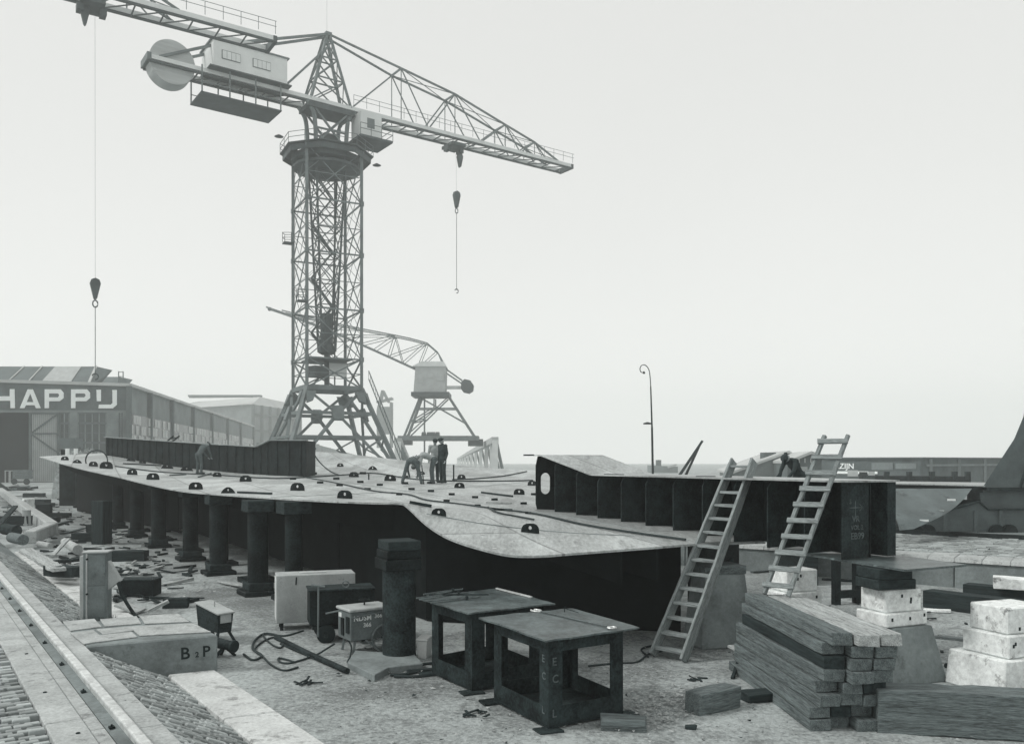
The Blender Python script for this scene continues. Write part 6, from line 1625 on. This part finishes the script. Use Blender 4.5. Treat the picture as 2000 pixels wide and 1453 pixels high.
# ---------------------------------------------------------------- right background
lp = thing('lamp_post', 'slender curled lamp post rising behind the ribbed hull block', 'lamp post', V((at(1229, 797, 58).x, 58, 0)))
b_ = V((at(1229.5, 797, 58).x + .03, 58, 0)); t_ = at(1226, 665, 58)
MB().tube(b_, at(1228, 728, 58), .085, .07, 10).build('lower_pole', 'rust_steel', lp); MB().tube(at(1228, 728, 58), t_, .06, .045, 10).build('upper_pole', 'rust_steel', lp)
cur = [t_, at(1225, 650, 58), at(1223, 639, 58), at(1217.5, 632.5, 58), at(1212, 633, 58), at(1209.5, 638, 58), at(1211, 643, 58), at(1215.5, 644, 58)]
MB().path(arc_pts(cur, 6), .032, 6).build('curled_arm', 'rust_steel', lp); MB().lathe([(.02, .1), (.1, .0), (.06, -.08)], 8, cur[-1]).build('lamp', 'rust_steel', lp)
MB().lathe([(.05, .1), (.30, .02), (.28, -.05)], 12, at(1221, 722.5, 58)).build('lamp_shade', 'rust_steel', lp)
MB().tube(at(1221, 722, 58), at(1228, 722, 58), .04, n=6).build('bracket', 'rust_steel', lp)
dk_ = thing('derrick', 'thin twin spar derrick leaning right beyond the ribbed hull block', 'derrick', at(1275, 797, 70))
a_, b_ = at(1262, 815, 70), at(1306, 749, 70)
MB().tube(a_, b_, .13, .1, 8).build('spar', 'rust_steel', dk_); MB().tube(a_ + V((.7, .3, 0)), b_ - V((.1, 0, .1)), .12, .08, 8).build('spar', 'rust_steel', dk_)
dh = thing('deck_house', 'faint pale ship deck house with a funnel beside the lamp post', 'deck house', at(1250, 798, 220))
MB().prism([at(1229, 806, 220), at(1268, 806, 220), at(1268, 789, 220), at(1229, 787, 220)], (0, 8, 0)).build('house', 'brick_light', dh)
MB().box(at(1238, 784, 221), (1.2, 1.2, 1.8)).build('funnel', 'brick_wall', dh)
MB().beam(at(1252, 790, 220), at(1266, 786, 220), .5).build('awning', 'roof_pale', dh)
# gabled sheds
def gable(label, Y, pxs, eave, ridge, base, depth, rmat, wmat):
    t = thing('gabled_shed', label, 'building', at((pxs[0] + pxs[2]) / 2, base, Y))
    l_, m_, r_ = at(pxs[0], eave, Y), at(pxs[1], ridge, Y), at(pxs[2], eave, Y)
    MB().prism([V((l_.x, Y, 0)), V((r_.x, Y, 0)), r_, m_, l_], (depth * .2, depth, 0)).build('wall', wmat, t)
    for a, b in ((l_, m_), (m_, r_)):
        dv = (b - a) * .06
        MB().hexa([a - dv * (a is l_) + V((0, -.5, .05)), b + dv * (b is r_) + V((0, -.5, .05)), b + dv * (b is r_) + V((depth * .2, depth, .05)), a - dv * (a is l_) + V((depth * .2, depth, .05))], [a - dv * (a is l_) + V((0, -.5, .35)), b + dv * (b is r_) + V((0, -.5, .35)), b + dv * (b is r_) + V((depth * .2, depth, .35)), a - dv * (a is l_) + V((depth * .2, depth, .35))]).build('roof', rmat, t)
    return t
g1 = gable('wide shed with a pale low gable roof behind the hull block', 105, (1352, 1438, 1480), 800, 768.5, 812, 30, 'roof_pale', 'brick_light')
MB().box(at(1407, 773, 112), (1.6, 1.6, 1.0)).build('roof_vent', 'brick_wall', g1)
g2 = gable('smaller shed with a boarded gable left of the low warehouse', 92, (1437, 1472, 1510), 784, 770, 812, 20, 'roof_pale', 'brick_wall')
for x in (1455, 1464, 1473, 1482): MB().beam(at(x, 783, 91.8), at(x, 776, 91.8), .1).build('batten', 'roof_pale', g2)
MB().prism([at(1458, 796, 91.8), at(1468, 796, 91.8), at(1468, 789, 91.8), at(1458, 789, 91.8)], (0, .1, 0)).build('window', 'glass_pale', g2)
# low warehouse
wk = at(1642, 777.5, 80); wl_ = at(1500, 784, 88); wr_ = at(1990, 800, 96)
wz = 3.3
wa, wb_, wc_ = V((wk.x, 80, 0)), V((at(1490, 784, 86).x, 86, 0)), V((at(1900, 790, 112).x, 112, 0))
wh = thing('warehouse', 'long low brick warehouse with white lettering at the right', 'building', wa)
MB().prism([wa, wb_, wb_ + (wc_ - wa), wc_], (0, 0, wz)).build('wall', 'brick_wall', wh)
MB().prism([q + V((0, -.25, wz)) for q in (wa, wb_, wb_ + (wc_ - wa), wc_)], (0, 0, .16)).build('roof', 'roof_felt', wh)
wd_ = (wa - wb_).normalized(); wn_ = V((wd_.y, -wd_.x, 0))
def wq(px, z, o=.02):
    k = (px - 1000) / F; c_ = wb_ + wn_ * o; t = (k * c_.y - c_.x) / (wd_.x - k * wd_.y); p = c_ + wd_ * t; return V((p.x, p.y, z))
for x0, x1, z0_, z1_, mt in ((1567, 1600, 2.25, 2.95, 'brick_light'), (1604, 1636, 2.35, 2.9, 'brick_light'), (1530, 1546, 1.6, 2.2, 'glass_pale'), (1562, 1572, 1.5, 2.1, 'glass_pale'), (1548, 1561, 1.1, 2.05, 'dark_interior')):
    MB().prism([wq(x0, z0_), wq(x1, z0_), wq(x1, z1_), wq(x0, z1_)], wn_ * .06).build('window' if mt != 'dark_interior' else 'doorway', mt, wh)
lettering('AZIJN', .75, 'letter_white', wh, wq(1509, 2.35, .05), wd_, (0, 0, 1), .01)
MB().prism([wq(1508, 1.85), wq(1576, 1.85), wq(1576, 2.1), wq(1508, 2.1)], wn_ * .05).build('sign_strip', 'letter_white', wh)
wd2 = (wc_ - wa).normalized(); wn2 = V((wd2.y, -wd2.x, 0))
if wn2.y > 0: wn2 = -wn2
for i in range(7):
    q = wa + wd2 * (2 + i * 6.5) + wn2 * .05; MB().beam(q, q + V((0, 0, wz)), .3).build('pilaster', 'brick_light', wh)
MB().beam(wa + wd2 * 1 + wn2 * .1 + V((0, 0, 2.7)), wa + wd2 * 44 + wn2 * .1 + V((0, 0, 2.7)), .1, .2).build('string_course', 'brick_light', wh)
# parked low wagons before the warehouse
m = thing('low_wagon', 'flat dark wagon row standing before the warehouse', 'wagon', at(1630, 808, 62))
MB().prism([at(1572, 812, 62), at(1720, 813, 62), at(1720, 804, 62), at(1572, 803, 62)], (0, 2, 0)).build('bed', 'rust_steel', m)
for x in (1590, 1625, 1660, 1695, 1715): MB().box(at(x, 803, 62), (.3, .3, .6)).build('stake', 'rust_steel', m)
MB().box(at(1645, 815, 62.5), (6, 1.5, .3)).build('wheels', 'dark_steel', m)

# ---------------------------------------------------------------- the portal crane foot at the right
YG = 29.0
gf = thing('portal_crane', 'dark riveted portal crane leg on bogies at the right', 'crane', at(1800, 893, YG))
def gq(px, py, dy=0.0): return at(px, py, YG + dy)
M('crane_foot_steel', 0.10, rough=0.6, var=0.3, scale=1.2, bump=0.15, bscale=20, spots=0.22, spot_scale=30, spot_amt=0.72)
MB().prism([gq(x, y_) for x, y_ in ((1618, 886), (1683, 858), (1734, 844), (1748, 856), (1864, 856), (1878, 844), (1960, 860), (2010, 884), (2010, 892), (1618, 888))], (0, 1.0, 0)).build('sill_girder', 'crane_foot_steel', gf)
for x in (1681, 1728, 1766, 1815, 1880, 1940): MB().beam(gq(x, 858 if x < 1700 or x > 1920 else 857, -.04), gq(x, 890, -.04), .1, .08).build('stiffener', 'crane_foot_steel', gf)
MB().prism([gq(x, y_, -.06) for x, y_ in ((1683, 858.5), (1734, 844.5), (1748, 856.5), (1864, 856.5), (1878, 844.5), (1960, 860.5), (1960, 857.5), (1878, 841.5), (1865, 853.5), (1747, 853.5), (1734, 841.5), (1683, 855.5))], (0, 1.12, 0)).build('top_flange', 'rust_steel', gf)
MB().prism([gq(x, y_, .1) for x, y_ in ((1733, 825), (1879, 825), (1876, 846), (1862, 857), (1750, 857), (1736, 846))], (0, .8, 0)).build('saddle', 'crane_foot_steel', gf)
MB().beam(gq(1731, 823, .5), gq(1881, 823, .5), 1.2, .10).build('saddle_flange', 'rust_steel', gf)
def legseg(name, lo, hi):
    (l0, r0, y0, d0, e0), (l1, r1, y1, d1, e1) = lo, hi
    return MB().hexa([gq(l0, y0, d0), gq(r0, y0, d0), gq(r0, y0, e0), gq(l0, y0, e0)], [gq(l1, y1, d1), gq(r1, y1, d1), gq(r1, y1, e1), gq(l1, y1, e1)]).build(name, 'crane_foot_steel', gf)
SEG = [(1738, 1876, 821, 0, 1.3), (1787, 1866, 746, .2, 1.15), (1801, 1862, 712, .3, 1.1), (1826, 1866, 560, .4, 1.0)]
for a_, b_ in zip(SEG, SEG[1:]):
    legseg('leg', a_, b_)
    for f in (.42, .99):
        MB().beam(gq(a_[0] + (a_[1] - a_[0]) * f, a_[2], a_[3] - .03), gq(b_[0] + (b_[1] - b_[0]) * f, b_[2], b_[3] - .03), .08, .05).build('stiffener', 'rust_steel', gf)
MB().box(gq(1960, 545, .7), (5.8, 1.6, .75)).build('portal_girder', 'crane_foot_steel', gf)
for x in (1840, 1880, 1920, 1960): MB().beam(gq(x, 562, -.12), gq(x, 529, -.12), .1, .06).build('stiffener', 'rust_steel', gf)
for x in (1642, 1768, 1868, 1975):
    bo = MB().prism([gq(x + dx, y_, .1) for dx, y_ in ((-24, 884), (24, 884), (17, 893), (-17, 893))], (0, .8, 0)).build('bogie', 'dark_steel', gf)
    for dx in (-10, 10): MB().lathe([(.1, -.12), (.25, -.12), (.25, .12), (.1, .12)], 16, gq(x + dx, 889, .0), Matrix.Rotation(R(90), 3, 'X')).build('wheel', 'dark_steel', bo)
rv = MB()
# ---------------------------------------------------------------- people: one continuous body each, posed by joints
def ellip(m, c, rx_, ry2, rz_, rot=None, n=14):
    prof = [(math.sin(math.pi * i / 10), -math.cos(math.pi * i / 10)) for i in range(11)]
    rot = rot or Matrix.Identity(3)
    m.lathe([(max(r, .02), z) for r, z in prof], n, c, rot @ Matrix.Diagonal((rx_, ry2, rz_)))
def limb(m, pts_, rads):
    for (a, b), (r0, r1) in zip(zip(pts_, pts_[1:]), zip(rads, rads[1:])):
        m.tube(a, b, r0, r1, 12)
    for p, r in zip(pts_, rads): ellip(m, p, r, r, r)
def person(label, foot, yaw, pose, jacket, trousers, cap=None, hgt=1.75, cap_mat='cloth_dark'):
    """pose: joints in metres for a 1.75 m figure facing -Y in its own frame, feet on z = 0"""
    foot = V(foot); S = hgt / 1.75; mz = Matrix.Rotation(yaw, 3, 'Z')
    def W(p): return mz @ (V(p) * S)
    J = {k: W(v) for k, v in pose.items()}
    m = MB(); bones = []
    def B(kind, a, b): bones.append((kind, a, b))
    pel, che, nek, hed = J['pelvis'], J['chest'], J['neck'], J['head']
    up = (che - pel).normalized()
    lat = (J['shR'] - J['shL']).normalized()
    fw = lat.cross(up).normalized(); 
    rot = Matrix((lat, fw, up)).transposed()
    ellip(m, pel, .165 * S, .125 * S, .15 * S, rot); ellip(m, pel.lerp(che, .5), .155 * S, .115 * S, .20 * S, rot); ellip(m, che, .185 * S, .13 * S, .20 * S, rot)
    limb(m, [che + up * .08 * S, nek, hed - (hed - nek) * .3], [.09 * S, .06 * S, .055 * S])
    limb(m, [J['shL'], che + up * .10 * S, J['shR']], [.075 * S, .10 * S, .075 * S])
    hv = (hed - nek).normalized(); hl = lat - hv * lat.dot(hv); hl.normalize(); hf = hl.cross(hv)
    hr = Matrix((hl, hf, hv)).transposed()
    face = J['look'].normalized() if 'look' in J else None
    ellip(m, hed, .076 * S, .096 * S, .118 * S, hr, 16)
    fdir = -hf if True else hf
    ellip(m, hed + fdir * .098 * S - hv * .015 * S, .016 * S, .022 * S, .026 * S, hr, 8)        # nose
    ellip(m, hed + fdir * .078 * S - hv * .075 * S, .035 * S, .03 * S, .03 * S, hr, 8)           # chin
    for s in (-1, 1): ellip(m, hed + hl * s * .078 * S, .014 * S, .024 * S, .034 * S, hr, 8)    # ears
    B('head', hed + hv * .1 * S, nek + hv * .02 * S)
    B('torso', pel + up * .06 * S, che + up * .14 * S); B('torso', J['shL'], J['shR'])
    for s in 'LR':
        limb(m, [J['sh' + s], J['el' + s], J['wr' + s]], [.066 * S, .050 * S, .036 * S])
        B('torso', J['sh' + s], J['el' + s]); B('torso', J['el' + s], J['wr' + s].lerp(J['el' + s], .12))
        d = (J['ha' + s] - J['wr' + s]).normalized(); side = d.cross(lat); 
        if side.length < .2: side = d.cross(V((0, 0, 1)))
        side.normalize(); wid = d.cross(side).normalized()
        palm = J['wr' + s] + d * .05 * S
        hm = Matrix((wid, side, d)).transposed()
        ellip(m, palm, .042 * S, .020 * S, .055 * S, hm, 10)
        for k, ln in enumerate((.070, .082, .076, .058)):
            b0 = palm + d * .045 * S + wid * (-.030 + k * .020) * S
            b1 = b0 + (d * .8 + side * .25).normalized() * ln * .55 * S; b2 = b1 + (d * .6 + side * .8).normalized() * ln * .5 * S
            limb(m, [b0, b1, b2], [.0105 * S, .0095 * S, .008 * S])
        th0 = palm - wid * .034 * S - d * .02 * S; limb(m, [th0, th0 - wid * .028 * S + d * .03 * S, th0 - wid * .034 * S + d * .062 * S], [.012 * S, .011 * S, .009 * S])
        B('hand', J['wr' + s] + d * .02 * S, J['ha' + s] + d * .08 * S)
        hp_ = J['hip' + s]
        limb(m, [hp_, J['kn' + s], J['an' + s] + V((0, 0, .03 * S))], [.098 * S, .072 * S, .062 * S])
        B('legs', pel - up * .05 * S, hp_); B('legs', hp_, J['kn' + s]); B('legs', J['kn' + s], J['an' + s] + V((0, 0, .02 * S)))
        toe = J['toe' + s]; an = J['an' + s]; heel = an + (an - toe).normalized() * .05 * S
        limb(m, [V((heel.x, heel.y, .045 * S)), V((an.x, an.y, .06 * S)), V((toe.x, toe.y, .035 * S))], [.044 * S, .052 * S, .038 * S])
        B('shoe', V((heel.x, heel.y, .03 * S)), V((toe.x, toe.y, .02 * S)))
    me = bpy.data.meshes.new('body'); me.from_pydata([tuple(p) for p in m.v], [], m.f)
    tmp = bpy.data.objects.new('tmp', me); COL.objects.link(tmp)
    rm = tmp.modifiers.new('r', 'REMESH'); rm.mode = 'VOXEL'; rm.voxel_size = .0125 * S; rm.use_smooth_shade = True
    sm = tmp.modifiers.new('s', 'SMOOTH'); sm.factor = .5; sm.iterations = 3
    dg = bpy.context.evaluated_depsgraph_get(); dg.update()
    nm = bpy.data.meshes.new_from_object(tmp.evaluated_get(dg)); nm.name = 'person'
    bpy.data.objects.remove(tmp)
    kinds = ['head', 'torso', 'hand', 'legs', 'shoe']
    mats = {'head': 'skin', 'torso': jacket, 'hand': 'skin', 'legs': trousers, 'shoe': 'cloth_dark'}
    nm.materials.clear()
    for k in kinds: nm.materials.append(MATS[mats[k]])
    P = np.array([tuple(p.center) for p in nm.polygons]); best = np.full(len(P), 1e9); idx = np.zeros(len(P), int)
    for kind, a, b in bones:
        a_ = np.array(a); d = np.array(b) - a_; t = np.clip(((P - a_) @ d) / max(d @ d, 1e-9), 0, 1)
        ds = np.linalg.norm(P - (a_ + t[:, None] * d), axis=1)
        if kind == 'torso': ds = ds - .05 * S
        if kind == 'legs': ds = ds - .03 * S
        w = ds < best; best[w] = ds[w]; idx[w] = kinds.index(kind)
    nm.polygons.foreach_set('material_index', idx.tolist()); nm.polygons.foreach_set('use_smooth', [True] * len(nm.polygons))
    o = bpy.data.objects.new('person', nm); COL.objects.link(o); o.location = foot; o['_o'] = tuple(foot)
    tag(o, label, 'person', 'workers on the hull panel')
    cm = MB(); c0 = foot + hed + hv * .035 * S - fdir * .01 * S
    cm.lathe([(.098 * S, -.01 * S), (.104 * S, .02 * S), (.098 * S, .06 * S), (.06 * S, .088 * S), (.01, .098 * S)], 16, c0, hr)
    if cap: cm.prism([c0 + fdir * .07 * S + hl * .075 * S, c0 + fdir * .16 * S + hl * .045 * S, c0 + fdir * .16 * S - hl * .045 * S, c0 + fdir * .07 * S - hl * .075 * S], hv * .012 * S)
    cm.build('cap' if cap else 'hair', cap_mat, o, smooth=True)
    # eyes
    em = MB()
    for s in (-1, 1): ellip(em, foot + hed + fdir * .088 * S + hl * s * .032 * S + hv * .012 * S, .012 * S, .008 * S, .007 * S, hr, 8)
    em.build('eyes', 'black_paint', o)
    return o
STAND = dict(pelvis=(0, 0, .95), chest=(0, .0, 1.28), neck=(0, -.01, 1.50), head=(0, -.04, 1.63), shL=(-.19, 0, 1.42), shR=(.19, 0, 1.42), elL=(-.25, .03, 1.13), elR=(.25, .03, 1.13), wrL=(-.25, -.05, .88), wrR=(.25, -.05, .88), haL=(-.25, -.08, .80), haR=(.25, -.08, .80),
             hipL=(-.09, 0, .92), hipR=(.09, 0, .92), knL=(-.10, -.01, .50), knR=(.10, -.01, .50), anL=(-.11, .02, .07), anR=(.11, .02, .07), toeL=(-.13, -.14, .02), toeR=(.13, -.14, .02))
BEND = dict(pelvis=(0, .10, .92), chest=(0, -.22, 1.05), neck=(0, -.44, 1.02), head=(0, -.56, .94), shL=(-.19, -.36, 1.04), shR=(.19, -.36, 1.04), elL=(-.20, -.42, .74), elR=(.20, -.42, .74), wrL=(-.14, -.50, .50), wrR=(.14, -.50, .50), haL=(-.12, -.52, .42), haR=(.12, -.52, .42),
            hipL=(-.10, .10, .90), hipR=(.10, .10, .90), knL=(-.12, .02, .50), knR=(.12, .02, .50), anL=(-.13, .06, .07), anR=(.13, .06, .07), toeL=(-.14, -.11, .02), toeR=(.14, -.11, .02))
STOOP = dict(BEND, hipL=(-.13, .10, .86), hipR=(.13, .10, .86), pelvis=(0, .10, .88), chest=(0, -.18, .92), neck=(0, -.40, .80), head=(0, -.50, .70), shL=(-.19, -.32, .84), shR=(.19, -.32, .84), elL=(-.20, -.40, .55), elR=(.22, -.40, .55), wrL=(-.16, -.46, .30), wrR=(.16, -.46, .30), haL=(-.14, -.48, .22), haR=(.14, -.48, .22),
             knL=(-.26, .06, .48), knR=(.26, .06, .48), anL=(-.36, .10, .07), anR=(.36, .10, .07), toeL=(-.38, -.06, .02), toeR=(.40, -.06, .02))
LEAN = dict(BEND, pelvis=(0, .06, .94), chest=(0, -.14, 1.20), neck=(0, -.32, 1.33), head=(0, -.43, 1.36), shL=(-.19, -.26, 1.28), shR=(.19, -.26, 1.28), elL=(-.22, -.38, 1.02), elR=(.22, -.38, 1.02), wrL=(-.12, -.54, .80), wrR=(.12, -.54, .80), haL=(-.10, -.58, .73), haR=(.10, -.58, .73))
LOOK = dict(STAND, head=(0, -.075, 1.61), neck=(0, -.02, 1.49))
def ft(px, py): return dk(px, py) + V((0, 0, -.005))
person('worker seen from behind stooping with legs apart, the leftmost of the four', ft(858, 815.5), R(180), STOOP, 'cloth_mid', 'cloth_mid', True, 1.72)
person('worker in a pale jacket bending down beside the stooping man', ft(887, 815), R(-78), BEND, 'cloth_light', 'cloth_mid', True, 1.80)
person('worker half hidden behind the man in the pale jacket', ft(893, 813), R(12), LOOK, 'cloth_light', 'cloth_dark', True, 1.76)
person('tall worker in dark overalls standing at the right of the four', ft(905, 814), R(-50), LOOK, 'cloth_dark', 'cloth_dark', True, 1.80)
person('lone worker bending over by the far left hull block', ft(531, 800), R(150), dict(LEAN), 'cloth_mid', 'cloth_mid', True, 1.70)
q = at(1452, 812, 22.5); 
person('worker with a hose leaning over beyond the ribbed hull block', V((q.x, q.y, 1.85)), R(-60), dict(LEAN), 'cloth_dark', 'cloth_dark', True, 1.72)
MB().box(V((q.x, q.y, 1.85 - .06 - .0)), (3.0, 2.4, .1)).build('work_staging', 'timber', label='low plank staging under the worker beyond the hull block', cat='staging')
for i, (dx, dy) in enumerate(((-1.2, -.9), (1.2, -.9), (1.2, .9), (-1.2, .9))):
    pass
stg = bpy.data.objects['work_staging']
MB().box(V((q.x, q.y, .87)), (.3, 2.2, 1.72)).build('support', 'timber_dark', stg)
MB().path(arc_pts([q + V((-.45, -.3, .62)), q + V((-.6, -.4, .2)), q + V((-.9, -.5, -.1)), q + V((-1.0, -.5, -.55))], 6), .03, 6).build('hose', 'hose', label='hose held by the worker beyond the ribbed hull block', cat='hose')
# the rod the bending men work with
a_ = dk(876, 816); MB().tube(a_, a_ + V((-.08, 0, .72)), .02, n=6).build('chisel_bar', 'rust_steel', label='upright bar between the two bending men', cat='bar')

# ---------------------------------------------------------------- hazy air
hz_ = MB().box((0, 430, 30.5), (1300, 940, 63.0)).build('haze', 'knot', kind='stuff')
hm = bpy.data.materials.new('haze'); hm.use_nodes = True
hn, hl_ = hm.node_tree.nodes, hm.node_tree.links
hn.remove(hn['Principled BSDF'])
pv = hn.new('ShaderNodeVolumePrincipled')
pv.inputs['Color'].default_value = (0.97, 1.0, 0.985, 1)
pv.inputs['Density'].default_value = 0.0013
pv.inputs['Anisotropy'].default_value = 0.2
hl_.new(pv.outputs['Volume'], hn['Material Output'].inputs['Volume'])
hz_.data.materials.clear(); hz_.data.materials.append(hm)
hz_['label'] = 'thin pale haze over the whole yard'
for o in bpy.data.objects:
    if '_o' in o: del o['_o']
